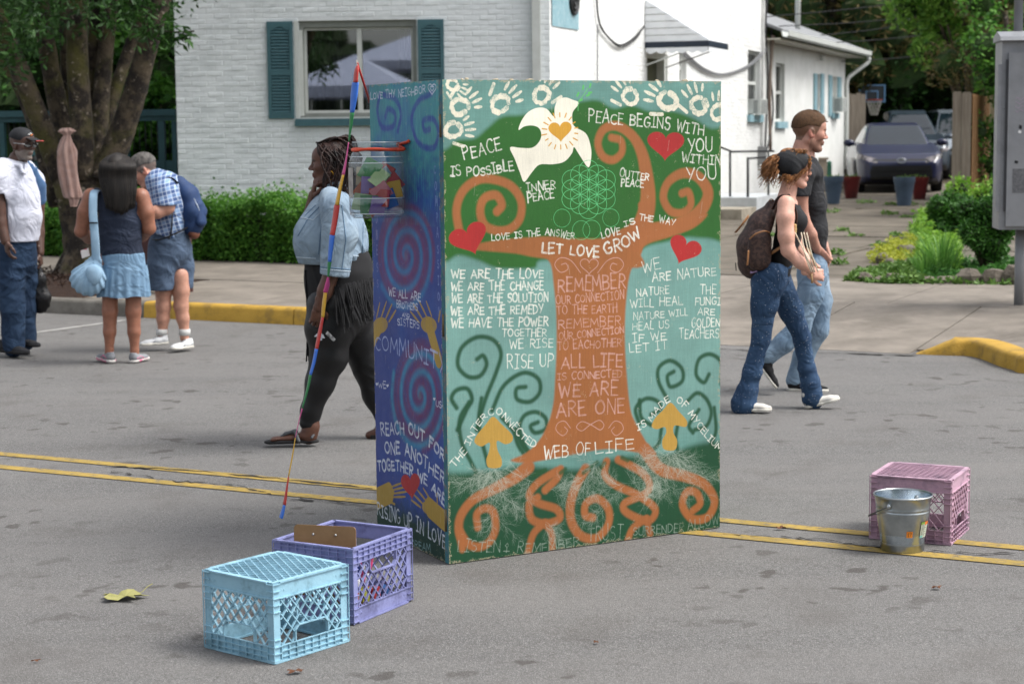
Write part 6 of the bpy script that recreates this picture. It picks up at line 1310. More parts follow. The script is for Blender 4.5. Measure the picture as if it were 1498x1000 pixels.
# ------------------------------------------------------------------ cars
def sdpoly(P, X, Y):
    d = np.full(np.broadcast(X, Y).shape, 1e9); ins = np.zeros(d.shape, bool); P = np.array(P, float)
    for i in range(len(P)):
        a, b_ = P[i], P[(i+1) % len(P)]; e = b_-a; t = np.clip(((X-a[0])*e[0]+(Y-a[1])*e[1])/(e@e), 0, 1); d = np.minimum(d, np.hypot(X-a[0]-t*e[0], Y-a[1]-t*e[1]))
        if a[1] != b_[1]: ins ^= ((a[1] > Y) != (b_[1] > Y)) & (X < (b_[0]-a[0])*(Y-a[1])/(b_[1]-a[1])+a[0])
    return np.where(ins, -d, d)
m_carglass = M('car glass', '#10191f', .05, '#162229', 1, spec=.6); m_rub = M('tyre rubber', '#121214', .85); m_rim = M('alloy rim', '#8c8f94', .3, metal=.8); m_blk = M('black plastic', '#0d0e10', .55)
m_head = M('headlight glass', '#8d8688', .12, '#1c1e22', 9, spec=.7); m_chr = M('chrome', '#a8adb2', .15, metal=1)
def car(loc, rz, paint, label, kind='sedan', L=4.6, W=1.8, H_=1.44, h=.028):
    r_ = empty('parked_car', loc, label, 'car', 'cars parked on the driveway', rz=rz)
    if kind == 'sedan':
        low = [(0, .30), (.02, .62), (.25, .80), (1.15, 1.0), (1.5, 1.02), (3.9, 1.03), (4.5, .98), (4.6, .6), (4.55, .3), (4.3, .19), (.3, .17)]; cabp = [(1.0, .94), (1.85, 1.38), (2.3, 1.44), (3.0, 1.43), (3.4, 1.35), (4.15, 1.02), (4.1, .9)]
    else:
        low = [(0, .35), (.02, .75), (.25, .95), (1.2, 1.1), (1.6, 1.12), (4.3, 1.12), (4.6, 1.05), (4.65, .6), (4.6, .35), (4.3, .24), (.3, .22)]; cabp = [(1.05, 1.05), (1.85, 1.58), (2.3, 1.68), (3.8, 1.66), (4.15, 1.6), (4.55, 1.1), (4.4, 1.0)]
    wx = .72, L-.95 if kind == 'sedan' else L-.9
    wxs = (.82, 3.5)
    def fb(X, Y, Z):
        hw = W/2-.05*((X-L/2)/(L/2))**2*np.ones_like(Z)-.16*np.clip((.55-X)/.55, 0, 1)**2-.08*np.clip((X-L+.5)/.5, 0, 1)**2-.05*np.clip((.45-Z)/.3, 0, 1)-.13*np.clip((Z-.72)/.35, 0, 1)**1.5
        d = smax(sdpoly(low, X, Z), np.abs(Y)-hw, .09)
        for wx_ in wxs: d = smax(d, -smax(np.hypot(X-wx_, Z-.32)-.37, -(np.abs(Y)-W/2+.24), .02), .02)
        return d
    def fc(X, Y, Z): return smax(sdpoly(cabp, X, Z), np.abs(Y)-(W/2-.17-.22*np.clip((Z-.95)/.5, 0, 1.2)-.05*np.clip((1.6-X)/.6, 0, 1)), .08)
    P, F = snet(fb, (-.1, -W/2-.1, .1), (L+.1, W/2+.1, 1.25), h); 
    cen = P[F].mean(1); x, y, z = cen.T; nrm = np.cross(P[F[:, 1]]-P[F[:, 0]], P[F[:, 2]]-P[F[:, 0]]); nrm /= np.linalg.norm(nrm, axis=1)[:, None]+1e-9
    front = (nrm[:, 0] < -.25)
    grille = (x < .35) & front & (np.abs(y) < .62-.4*np.clip((z-.45), 0, .3)) & (z > .26) & (z < .56); slot = (x < .5) & front & (np.abs(y) < .55) & (z > .655) & (z < .70)
    head = (x < .75) & (z > .60+.10*np.clip((np.abs(y)-.45)/.35, 0, 1)) & (z < .70+.1*np.clip((np.abs(y)-.45)/.35, 0, 1)) & (np.abs(y) > .47)
    sill = z < .24; sel = grille | slot; blk = sill
    npmesh('body', P, F[~(sel | head | blk)], paint, r_, world=False); npmesh('grille', P, F[sel], m_blk, r_, world=False); npmesh('underside', P, F[blk & ~sel], m_blk, r_, world=False)
    for sg in (-1, 1): npmesh('headlight', P, F[head & (y*sg > 0) & ~sel], m_head, r_, world=False)
    P, F = snet(fc, (.8, -W/2, .85), (L, W/2, 1.8), h*.8); cen = P[F].mean(1); x, y, z = cen.T; nrm = np.cross(P[F[:, 1]]-P[F[:, 0]], P[F[:, 2]]-P[F[:, 0]]); nrm /= np.linalg.norm(nrm, axis=1)[:, None]+1e-9
    top = cabp[2][1]-.045; hw = (W/2-.17-.22*np.clip((z-.95)/.5, 0, 1.2)-.05*np.clip((1.6-x)/.6, 0, 1)); fr_ = (x < 2.25) & (nrm[:, 0] < -.3) & (np.abs(nrm[:, 1]) < .6) & (np.abs(y) < hw-.05) & (z < top); re = (nrm[:, 0] > .35) & (np.abs(y) < hw-.07) & (z < top) & (z > 1.05)
    sd_ = (np.abs(nrm[:, 1]) > .6) & (z < top-.02) & (z > .99) & ((x < 2.72) | (x > 2.80)) & (x > 1.45) & (x < (3.75 if kind == 'sedan' else 4.2)); g = fr_ | re | sd_
    npmesh('roof_and_pillars', P, F[~g], paint, r_, world=False); npmesh('windscreen', P, F[fr_], m_carglass, r_, world=False); npmesh('rear_window', P, F[re & ~fr_], m_carglass, r_, world=False)
    for sg in (-1, 1): npmesh('side_window', P, F[sd_ & (y*sg > 0) & ~fr_ & ~re], m_carglass, r_, world=False)
    for wx_ in wxs:
        for sg in (-1, 1):
            w_ = empty('wheel', (wx_, sg*(W/2-.12), .32), parent=r_); mb = MB(); mb.lathe([(.19, -.1), (.29, -.1), (.315, -.08), (.32, 0), (.315, .08), (.29, .1), (.19, .1)], n=28); v = [(a, c_, b_) for a, b_, c_ in mb.v]; mb.v = v; mb.build('tyre', m_rub, w_, smooth=True, local=True)
            mb = MB()
            for k in range(5):
                a = 2*math.pi*k/5; mb.boxm((math.cos(a)*.03-math.sin(a)*-.025, sg*.075, math.sin(a)*.03+math.cos(a)*-.025), (math.cos(a)*.17, 0, math.sin(a)*.17), (-math.sin(a)*.05, 0, math.cos(a)*.05), (0, sg*.015, 0))
            ring = [(.195*math.cos(2*math.pi*k/24), sg*.08, .195*math.sin(2*math.pi*k/24)) for k in range(25)]; mb.tube(ring, .012, 6, cap=False); mb.add([(0.19*math.cos(2*math.pi*k/24), sg*.03, .19*math.sin(2*math.pi*k/24)) for k in range(24)], [tuple(range(24))]); mb.build('rim', m_rim, w_, local=True)
    for sg in (-1, 1):
        mb = MB(); mb.blob((1.5, sg*(W/2+.06), 1.02), (.07, .12, .075), 12, 8); mb.boxm((1.5, sg*(W/2-.12), .97), (.05, 0, 0), (0, sg*.14, 0), (0, 0, .03)); mb.build('mirror', paint, r_, smooth=True, local=True)
        mb = MB(); mb.blob((.28, sg*.72, .43), (.05, .09, .035), 10, 6); mb.build('fog_lamp', m_blk, r_, smooth=True, local=True)
    mb = MB(); k = 20; ring = [(-.015+.0, .085*math.cos(2*math.pi*i/k), .66+.055*math.sin(2*math.pi*i/k)) for i in range(k+1)]; mb.tube(ring, .010, 6, cap=False); ring = [(-.02, .03*math.cos(2*math.pi*i/k), .665+.05*math.sin(2*math.pi*i/k)) for i in range(k+1)]; mb.tube(ring, .007, 6, cap=False); ring = [(-.02, .06*math.cos(2*math.pi*i/k), .68+.02*math.sin(2*math.pi*i/k)) for i in range(k+1)]; mb.tube(ring, .007, 6, cap=False); mb.build('emblem', m_chr, r_, smooth=True, local=True)
    mb = MB(); mb.box(-.012, .03, -.5, .5, .36, .37); mb.box(-.012, .03, -.55, .55, .46, .47); mb.build('grille_bar', m_blk, r_, local=True)
    mb = MB(); mb.tube([(3.9, 0, top), (4.05, 0, top+.2)], .008, 5); mb.build('aerial', m_blk, r_, local=True); return r_
m_navyp = M('dark navy car paint', '#0d1436', .4, '#10183c', 2, spec=.3); m_silp = M('grey blue car paint', '#333d47', .3, '#39444e', 2, spec=.5, metal=.2); m_whp = M('silver car paint', '#7d868e', .25, spec=.7, metal=.3)
for m_ in (m_navyp, m_silp, m_whp):
    m_.node_tree.nodes['Principled BSDF'].inputs['Coat Weight'].default_value = .55; m_.node_tree.nodes['Principled BSDF'].inputs['Coat Roughness'].default_value = .04
def cz(px, Y): p = PY(px, 280, Y); return (p.x, p.y, HT(p.x, p.y))
c0 = cz(1318, 37.5); car((c0[0]+.0, c0[1], c0[2]), R_(90-7), m_navyp, 'dark navy saloon car parked facing the street behind the pots')
c0 = cz(1338, 44); car((c0[0], c0[1], c0[2]), R_(90-7), m_silp, 'grey blue estate car with roof rails parked behind the navy car', 'suv')
c0 = cz(1415, 45); car((c0[0], c0[1], c0[2]), R_(90-5), m_whp, 'silver car half hidden behind the wooden fence post', 'suv')
# ------------------------------------------------------------------ basketball hoop
hy = 49; hp = lambda x, y: PY(x, y, hy); hoop = empty('basketball_hoop', (hp(1275, 200).x, hy, .55), 'basketball hoop with a blue framed clear board behind the navy car', 'basketball hoop')
m_bb = M('light blue frame', '#6f9cc4', .5); F_ = Fr((hp(1256, 140).x, hy), (hp(1295, 140).x, hy+.05)); z0, z1 = hp(1275, 150).z, hp(1275, 124).z; w = F_.L; e = .035
fbox(F_, 'board_frame', m_bb, hoop, (0, w, z0, z0+e, 0, .05), (0, w, z1-e, z1, 0, .05), (0, e, z0+e, z1-e, 0, .05), (w-e, w, z0+e, z1-e, 0, .05)); fbox(F_, 'backboard', M('smoky backboard', '#2b343c', .2), hoop, (e, w-e, z0+e, z1-e, .01, .02))
m1 = w/2-.17; fbox(F_, 'target_square', m_bb, hoop, (m1, m1+.34, z0+.05, z0+.08, .025, .03), (m1, m1+.34, z0+.28, z0+.31, .025, .03), (m1, m1+.03, z0+.081, z0+.279, .025, .03), (m1+.31, m1+.34, z0+.081, z0+.279, .025, .03))
rc = F_.p(w/2, z0+.06, .25); mb = MB(); mb.tube([rc+Vector((.2*math.cos(a), .2*math.sin(a), 0)) for a in [2*math.pi*i/20 for i in range(21)]], .016, 6, cap=False); mb.build('rim', M('red rim', '#a8402f', .5), hoop, smooth=True)
mb = MB()
for i in range(12):
    for sg in (1, -1):
        a = 2*math.pi*i/12; pts = [rc+Vector((math.cos(a+sg*.26*k)*(.2-.028*k), math.sin(a+sg*.26*k)*(.2-.028*k), -.1*k)) for k in range(5)]; mb.tube(pts, .006, 4)
mb.build('net', M('white net', '#c9c5b8', .8), hoop); mb = MB(); mb.tube([Vector((rc.x, hy+.7, .5)), Vector((rc.x, hy+.7, 2.2)), Vector((rc.x, hy+.1, z0+.3))], .05, 10); mb.build('pole', m_blk, hoop, smooth=True)
# ------------------------------------------------------------------ porch left of the brick house
m_porch = M('dark teal porch paint', '#2f5358', .6, '#294a50', 5, bump=.15, bs=30, dirt='#1f3336', ds=4, damt=.4); py_ = 26.2; pq = lambda x, y, Y=py_: PY(x, y, Y)
porch = empty('porch', (pq(130, 300).x, py_, .25), 'dark teal wooden porch with railing left of the brick house', 'porch')
PF = Fr((pq(-160, 160).x, py_+.2), (pq(257, 160).x, py_)); pl = lambda x, y: PF.px(x, y)
t1 = PF.L; ztop = pl(240, 160)[1]
fbox(PF, 'top_rail', m_porch, porch, (0, t1, ztop-.09, ztop, -.07, .05)); fbox(PF, 'sub_rail', m_porch, porch, (0, t1, ztop-.16, ztop-.092, -.03, .01)); zm_ = pl(240, 240)[1]; fbox(PF, 'lower_rail', m_porch, porch, (0, t1, zm_-.09, zm_+.05, -.06, .02))
for x0, x1 in ((252, 258), (232, 241), (178, 188), (0, 7), (-120, -112)):
    a, b_ = pl(x0, 200)[0], pl(x1, 200)[0]; fbox(PF, 'post', m_porch, porch, (a, b_, .2, ztop-.165 if x0 != 252 else ztop-.165, -.08, .03))
for k in range(46):
    t = .08+k*(t1-.1)/46; mb = MB(); mb.tube([PF.p(t, zm_+.05, -.02), PF.p(t, ztop-.16, -.02)], .008, 6); mb.build('baluster', m_iron, porch, smooth=True)
fbox(PF, 'floor_edge', m_porch, porch, (0, t1, .55, .72, -.1, -.02)); fbox(PF, 'deck', m_porch, porch, (0, t1, .66, .7, -2.5, -.11))
mb = MB(); a_, b_ = pq(-10, 260, 25.6), pq(84, 208, 25.6); mb.boxm(a_, b_-a_, Vector((0, .08, 0)), Vector((0, 0, .14))); mb.build('stair_rail', M('mid teal paint', '#4a7b80', .6, '#3f6d72', 6), porch)
for k in range(4): mb = MB(); q = pq(20, 330, 25.4); mb.box(q.x-1.2, q.x+1.4, 25.5+.28*k, 26.0+.28*k, .1+.14*k, .24+.14*k); mb.build('stair_tread', M('brown tread', '#5b5140', .9), porch)
# pale neighbour house seen over the tree, and a shed roof corner at the top right
nb = empty('neighbour_house', (-7, 34, 0), 'white clapboard house far behind the street tree', 'house'); NF = Fr((-13.5, 33.2), (-4.6, 33.2)); mb = MB(); NF.wall(mb, 0, 7, .2, []); mb.build('wall', M('neighbour shadow wall', '#b8bcbb', .8), nb)
for i in range(40):
    z = 1.0+.15*i; mb = MB(); mb.boxm(NF.p(0, z, .003), NF.d*NF.L, NF.n*.02+Vector((0, 0, .0)), Vector((0, 0, .135))); 
    if z > 3.0: mb.build('clapboard', M('white clapboard', '#c4c8c6', .7), nb)
# ------------------------------------------------------------------ vines and trees behind
m_vine = leafmat('vine leaves', '#2a5a1f', '#6ba03e', trans=.4); rg = random.Random(31)
def PW(x, y, Y): return PY(x, y, Y)
q = PW(222, 330, 27.6); shrub('climbing_vine', (q.x, 27.6, .25), [((PW(rg.uniform(170, 262), 100, 27.6).x-q.x), rg.uniform(-.2, .4), rg.uniform(.5, 3.1), rg.uniform(.2, .34)) for i in range(22)], m_vine, 4200, .13, 'bright leafy vine climbing behind the porch beside the brick house', 'climbing plant', seed=9, asp=.8, core=0, shell=.1)
def btree(x, Y, crown_z, cs, mat, n_, size, label, seed, W_=3, Hh_=4, grp='trees beyond the driveway', trunk=.25, core=.75, nc=26, asp=.5, zmin=None):
    p = PY(x, 100, Y); rg_ = random.Random(seed); c = Vector((p.x, Y, HT(p.x, Y))); r_ = empty('background_tree', c, label, 'tree', grp); L = []
    for i in range(nc):
        a = rg_.uniform(0, 6.28); rr_ = rg_.random()**.5; L.append((c.x+W_*rr_*math.cos(a), Y+W_*.7*rr_*math.sin(a), crown_z+Hh_*rg_.uniform(-.5, .5)*(1-.4*rr_), cs*rg_.uniform(.7, 1.2)))
    if Y > 45: n_ = int(n_*1.7); size *= 1.15
    leaves('crown', mat, clumps(L, n_, 1.0, seed, .35), size, r_, seed, asp=asp)
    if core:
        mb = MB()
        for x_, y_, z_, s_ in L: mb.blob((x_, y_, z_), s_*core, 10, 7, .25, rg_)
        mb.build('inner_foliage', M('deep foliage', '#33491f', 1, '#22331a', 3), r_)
    mb = MB(); mb.tube(cr([c-Vector((0, 0, .2)), Vector((c.x+.1, Y, crown_z*.5)), Vector((c.x-.1, Y, crown_z+Hh_*.3))], 5), [trunk*(1-.05*i) for i in range(11)], 10)
    for i in range(6): q_ = L[i]; mb.tube(cr([Vector((c.x, Y, crown_z*.45)), Vector(((c.x+q_[0])/2, (Y+q_[1])/2, (crown_z*.6+q_[2])/2)), Vector(q_[:3])], 4), [trunk*.4*(1-.1*k) for k in range(9)], 6)
    mb.build('trunk', m_bark, r_, smooth=True); return r_
m_conif = leafmat('brown tinged conifer', '#46502a', '#77653a', trans=.2); m_mid = leafmat('mid green leaves', '#3f722d', '#71a64a', trans=.4); m_maple = leafmat('maple leaves', '#4b7c2a', '#84ab48', trans=.45)
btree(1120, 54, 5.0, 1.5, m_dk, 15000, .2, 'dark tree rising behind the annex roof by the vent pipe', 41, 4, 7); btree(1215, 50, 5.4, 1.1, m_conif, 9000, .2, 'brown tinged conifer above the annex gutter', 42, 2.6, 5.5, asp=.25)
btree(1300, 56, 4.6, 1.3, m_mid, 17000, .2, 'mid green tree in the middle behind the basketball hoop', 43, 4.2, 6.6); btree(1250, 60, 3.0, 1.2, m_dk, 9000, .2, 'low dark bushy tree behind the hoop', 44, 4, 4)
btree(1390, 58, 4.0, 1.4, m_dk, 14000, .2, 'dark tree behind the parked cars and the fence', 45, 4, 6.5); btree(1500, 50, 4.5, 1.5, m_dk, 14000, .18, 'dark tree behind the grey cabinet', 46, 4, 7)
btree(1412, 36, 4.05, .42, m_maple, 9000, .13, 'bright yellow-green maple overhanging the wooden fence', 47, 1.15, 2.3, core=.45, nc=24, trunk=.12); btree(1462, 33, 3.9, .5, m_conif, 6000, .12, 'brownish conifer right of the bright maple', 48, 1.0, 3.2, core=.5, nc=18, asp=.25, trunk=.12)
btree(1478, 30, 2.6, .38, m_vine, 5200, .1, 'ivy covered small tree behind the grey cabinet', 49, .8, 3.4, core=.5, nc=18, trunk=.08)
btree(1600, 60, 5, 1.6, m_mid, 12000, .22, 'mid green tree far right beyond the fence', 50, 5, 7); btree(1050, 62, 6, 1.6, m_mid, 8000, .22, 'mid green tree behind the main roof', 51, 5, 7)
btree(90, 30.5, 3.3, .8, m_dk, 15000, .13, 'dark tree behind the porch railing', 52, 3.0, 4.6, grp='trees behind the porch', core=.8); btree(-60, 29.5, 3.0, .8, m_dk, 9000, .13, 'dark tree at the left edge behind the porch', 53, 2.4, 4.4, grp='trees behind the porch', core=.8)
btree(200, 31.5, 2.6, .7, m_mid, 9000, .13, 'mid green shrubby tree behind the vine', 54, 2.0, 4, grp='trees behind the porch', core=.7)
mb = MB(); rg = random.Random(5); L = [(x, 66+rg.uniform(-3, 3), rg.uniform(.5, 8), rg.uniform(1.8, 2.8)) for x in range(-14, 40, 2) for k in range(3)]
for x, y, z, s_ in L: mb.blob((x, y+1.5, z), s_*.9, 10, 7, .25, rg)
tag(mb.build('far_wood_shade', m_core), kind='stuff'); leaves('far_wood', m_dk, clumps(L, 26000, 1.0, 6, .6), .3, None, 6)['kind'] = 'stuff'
# a roof corner with pale gable and overhead wires at the far right
gb = empty('garden_shed', PY(1485, 40, 34), 'brown roof corner of a small building above the grey cabinet', 'shed'); q = PY(1470, 45, 34); mb = MB(); mb.boxm(q, Vector((3, 0, .9)), Vector((0, 2, 0)), Vector((0, 0, .12))); mb.build('roof', M('brown roof', '#5c4a3a', .9), gb)
mb = MB(); mb.box(q.x+.15, q.x+3, 34.2, 35.8, 0, q.z-.0); mb.build('wall', M('cream wall', '#8f8568', .9), gb)
for k, (y0, y1, y2, Y) in enumerate(((26, -6, -30, 40), (60, 40, 4, 44), (66, 48, 30, 42), (92, 78, 62, 46), (40, 22, 0, 38))):
    mb = MB(); mb.tube(cr([PY(1110, y0, Y), PY(1290, (y0+y2)/2+10, Y), PY(1520, y2, Y)], 8), .010, 5); tag(mb.build('overhead_cable', m_wire, smooth=True), 'overhead cable %s crossing the trees beyond the driveway' % ('lowest', 'second', 'third', 'fourth', 'uppermost')[[3, 2, 1, 0, 4][k]] if 0 else ['uppermost', 'second highest', 'middle', 'lowest', 'fourth lowest'][k]+' overhead cable crossing in front of the trees beyond the driveway', 'cable', 'overhead cables')
# ------------------------------------------------------------------ tents across the street seen only in reflections, and dark masses added behind the viewer
m_tent = M('white tent cloth', '#b9c0d8', .8); wn = FW.n
def mirror_pt(p): p = Vector(p); return p-wn*2*(p-FW.A).dot(wn)
def tent(px, py, D, half, drop, label):
    v = Vector(_ray(px, py)); v.normalize(); hitp = PL(px, py, FW.A-wn*.12, wn); rdir = v-wn*2*v.dot(wn); top = hitp+rdir*D; c = Vector((top.x, top.y, 0)); r_ = empty('canopy_tent', c, label, 'tent', 'canopy tents behind the camera'); e = top.z-drop
    cs = [c+Vector((sx*half, sy*half, e)) for sx, sy in ((-1, -1), (1, -1), (1, 1), (-1, 1))]; mb = MB(); mb.add([top]+cs+[p-Vector((0, 0, .3)) for p in cs], [(0, 1, 2), (0, 2, 3), (0, 3, 4), (0, 4, 1), (1, 5, 6, 2), (2, 6, 7, 3), (3, 7, 8, 4), (4, 8, 5, 1)]); mb.build('canopy', m_tent, r_)
    for p in cs: mb = MB(); mb.tube([Vector((p.x, p.y, 0)), p], .03, 6); mb.build('leg', m_trim, r_)
tent(519, 80, 25, 1.6, .85, 'white canopy tent across the street behind the viewer'); tent(606, 50, 42, 2.2, 1.0, 'second white canopy tent farther off behind the viewer')
rg = random.Random(9); L = [(x, -30+rg.uniform(-2, 2), rg.uniform(.5, 6.5), rg.uniform(1.6, 2.4)) for x in range(-40, 32, 3) for k in range(3)]; mb = MB()  # unseen tree masses added so the window reflects dark instead of bright sky
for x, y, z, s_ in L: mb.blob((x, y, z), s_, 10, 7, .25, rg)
tag(mb.build('unseen_reflection_trees', m_core), kind='stuff')
# sandwich board behind the two people by the tree
m_sb = M('maroon board', '#4a2b28', .7, '#3d2320', 5); q0 = GT(236, 436); sbF = Fr((PY(206, 430, 18.9).x, 18.95), (PY(281, 430, 18.6).x, 18.55)); zb = HT(sbF.A.x+.3, 18.8); sbd = empty('sandwich_board', sbF.p(.2, zb), 'maroon sign board standing behind the man in the plaid shirt', 'sign')
zt_ = sbF.px(270, 341)[1]; fbox(sbF, 'board', m_sb, sbd, (0, sbF.L, zb+.02, zt_, -.03, 0)); 
m_txt = M('pale sign lettering', '#b9aaa2', .7)
def wall_text(F, t, t0, t1, z, h_, o, mat, parent, name='lettering', r=.004):
    tot = sum(GL[c][0]+.17 for c in t)-.17; k = (t1-t0)/tot; pos = t0; mb = MB()
    for ch in t:
        for ln in GL[ch][1]: mb.tube([F.p(pos+x*k, z+y*h_, o) for x, y in ln], r, 4)
        pos += (GL[ch][0]+.17)*k
    mb.build(name, mat, parent)
wall_text(sbF, 'AN', .17, .26, sbF.px(215, 372)[1], .07, .003, m_txt, sbd); 
# ------------------------------------------------------------------ figures: bodies, heads, hands and clothes as smooth blended volumes
class Vol:
    def __init__(s): s.p = []; s.cuts = []; s.disp = None
    def cone(s, a, b, ra, rb, k=.02, n=None, f=1.0, sub=False):
        a, b = np.array(a, float), np.array(b, float); m = max(ra, rb)*max(f, 1)
        if n is not None: n = np.array(n, float); n = n/np.linalg.norm(n)
        s.p.append((np.minimum(a, b)-m, np.maximum(a, b)+m, ('c', a, b, ra, rb, n, f), k, sub)); return s
    def chain(s, pts, rs, k=.02, n=None, f=1.0):
        for i in range(len(pts)-1): s.cone(pts[i], pts[i+1], rs[i], rs[i+1], k, n, f if not hasattr(f, '__len__') else f[i])
        return s
    def ell(s, c, r, k=.02, sub=False, R=None):
        c = np.array(c, float); r = np.array(r, float) if hasattr(r, '__len__') else np.array([r]*3, float); m = r.max(); s.p.append((c-m, c+m, ('e', c, r, R), k, sub)); return s
    def plane(s, o, n, k=.004): s.cuts.append((np.array(o, float), np.array(n, float)/np.linalg.norm(n), k)); return s   # keep where (p-o).n < 0
    def mesh(s, h, mar=.05, extra=None):
        lo = min_ = np.min([q[0] for q in s.p if not q[4]], 0)-.02; hi = np.max([q[1] for q in s.p if not q[4]], 0)+.02
        n_ = (np.ceil((hi-lo)/h).astype(int)+1); ax = [lo[i]+h*np.arange(n_[i]) for i in range(3)]; D = np.full(n_, 1., np.float32)
        for a, b, q, k, sub in s.p:
            i0 = np.clip(((a-mar-lo)/h).astype(int), 0, n_-1); i1 = np.clip(((b+mar-lo)/h).astype(int)+2, 0, n_)
            if (i1 <= i0).any(): continue
            X, Y, Z = ax[0][i0[0]:i1[0]][:, None, None], ax[1][i0[1]:i1[1]][None, :, None], ax[2][i0[2]:i1[2]][None, None, :]
            if q[0] == 'c':
                _, A, B, ra, rb, nn, f = q; e = B-A; L = e@e+1e-12; x, y, z = X-A[0], Y-A[1], Z-A[2]; t = np.clip((x*e[0]+y*e[1]+z*e[2])/L, 0, 1); x, y, z = x-t*e[0], y-t*e[1], z-t*e[2]; d2 = x*x+y*y+z*z
                if nn is not None: w = x*nn[0]+y*nn[1]+z*nn[2]; d2 = d2+w*w*(1/f**2-1)
                d = np.sqrt(np.maximum(d2, 0))-(ra+(rb-ra)*t)
            else:
                _, c, r, R = q; x, y, z = X-c[0], Y-c[1], Z-c[2]
                if R is not None: x, y, z = (R[0][0]*x+R[1][0]*y+R[2][0]*z), (R[0][1]*x+R[1][1]*y+R[2][1]*z), (R[0][2]*x+R[1][2]*y+R[2][2]*z)
                d = (np.sqrt((x/r[0])**2+(y/r[1])**2+(z/r[2])**2)-1)*r.min()
            sl = tuple(slice(i0[j], i1[j]) for j in range(3)); D[sl] = smax(D[sl], -d, k) if sub else smin(D[sl], d, k)
        X, Y, Z = ax[0][:, None, None], ax[1][None, :, None], ax[2][None, None, :]
        if s.disp is not None: D = D+s.disp(X, Y, Z)
        for o, nn, k in s.cuts: D = smax(D, (X-o[0])*nn[0]+(Y-o[1])*nn[1]+(Z-o[2])*nn[2], k)
        if extra is not None: D = extra(D, X, Y, Z)
        it = lambda *_: D
        return snet(it, lo, lo+h*(n_-1)-h*1e-3, h)
def folds(amp, f, d=(0, 0, 1), seed=0):
    r = np.random.RandomState(seed).uniform(-1, 1, (3, 3)); d = np.array(d, float)
    def g(X, Y, Z):
        X, Y, Z = X+0*Y*Z, Y, Z; w = X*d[0]+Y*d[1]+Z*d[2]; a = f*w+3*np.sin(f*.31*(X*r[0][0]+Y*r[0][1]+Z*r[0][2])+1)+2*np.sin(f*.5*(X*r[1][0]+Y*r[1][1]+Z*.3))
        gt = np.clip(np.sin(11*(X*r[0][1]+Y*.6+Z*r[0][0])+seed)+.8*np.sin(19*(X*.7-Y*r[1][2]+Z*r[2][1])+2), 0, 1); b = f*.45*(X*r[2][0]+Y*.5+Z*r[1][0]*1.4)+2*np.sin(f*.2*(X-Z))
        return 1.7*amp*(-.9*gt*(1-np.abs(np.sin(a*.5)))**1.6+.35*np.sin(b)*(1-gt)+.25)
    return g
def skinmat(name, rough=.5):
    m = bpy.data.materials.new(name); n, l, b = nodes(m); a = n.new('ShaderNodeVertexColor'); a.layer_name = 'Col'; co = n.new('ShaderNodeTexCoord').outputs['Object']
    f = ramp(n, l, _noise(n, l, co, 30, 4).outputs[0], [(.35, .86), (.65, 1.08)]); l.new(mixc(n, l, 1.0, a.outputs[0], f, 'MULTIPLY'), b.inputs['Base Color']); b.inputs['Roughness'].default_value = rough; b.inputs['Subsurface Weight'].default_value = .08; b.inputs['Subsurface Radius'].default_value = (.02, .008, .005)
    return m
m_skin = skinmat('skin')
def frame(yaw, pitch=0, roll=0):
    y, p, r = R_(yaw), R_(pitch), R_(roll); f = Vector((math.cos(y)*math.cos(p), math.sin(y)*math.cos(p), -math.sin(p))); l_ = Vector((-math.sin(y), math.cos(y), 0)); u = f.cross(l_)
    l2 = l_*math.cos(r)+u*math.sin(r); u2 = u*math.cos(r)-l_*math.sin(r); return np.array([f, l2, u2]).T
def head_vol(fem=0, heavy=0):
    v = Vol(); jw = 1-.1*fem+.1*heavy
    v.ell((-.014, 0, .032), (.098, .077, .087)).ell((.028, 0, -.02), (.064, .06*jw, .085), .03).ell((.048, 0, .045), (.045, .058, .048), .02)
    for s in (-1, 1):
        v.cone((-.01, s*.052*jw, -.055), (.06, s*.016, -.1), .022, .018, .025).ell((.062, s*.043, -.02), (.024, .02, .022), .02)
    v.ell((.074, 0, -.1), (.02, .022*jw, .018), .018)
    v.cone((.084, -.026, .018), (.084, .026, .018), .0115-.003*fem, .0115-.003*fem, .014); v.cone((.088, 0, .008), (.110, 0, -.024), .007, .0105, .010)
    for s in (-1, 1): v.ell((.099, s*.012, -.030), (.010, .007, .007), .006)
    v.cone((.091, -.017, -.055), (.091, .017, -.055), .0065+.001*fem, .0065+.001*fem, .006, (0, 0, 1), .8).cone((.089, -.015, -.067), (.089, .015, -.067), .0075+.001*fem, .0075+.001*fem, .006, (0, 0, 1), .85)
    v.ell((.074, 0, -.06), (.0235, .028, .022), .008)
    for s in (-1, 1):
        v.ell((.094, s*.031, -.001), (.012, .016, .011), .010, True).ell((.079, s*.031, -.002), (.013, .014, .011), .004)
        v.ell((-.002, s*.079, -.012), (.021, .009, .032), .006, R=np.array([[.96, 0, -.26], [0, 1, 0], [.26, 0, .96]])).ell((.004, s*.087, -.008), (.010, .006, .018), .004, True)
    if heavy: v.ell((.03, 0, -.108), (.045, .045, .026), .03)
    return v
_heads = {}
def head_mesh(fem, heavy):
    if (fem, heavy) not in _heads: v = head_vol(fem, heavy); v.cone((-.022, 0, -.07), (-.045, 0, -.20), .056-.012*fem, .060-.012*fem+.008*heavy, .02); _heads[(fem, heavy)] = v.mesh(.0042)
    return _heads[(fem, heavy)]
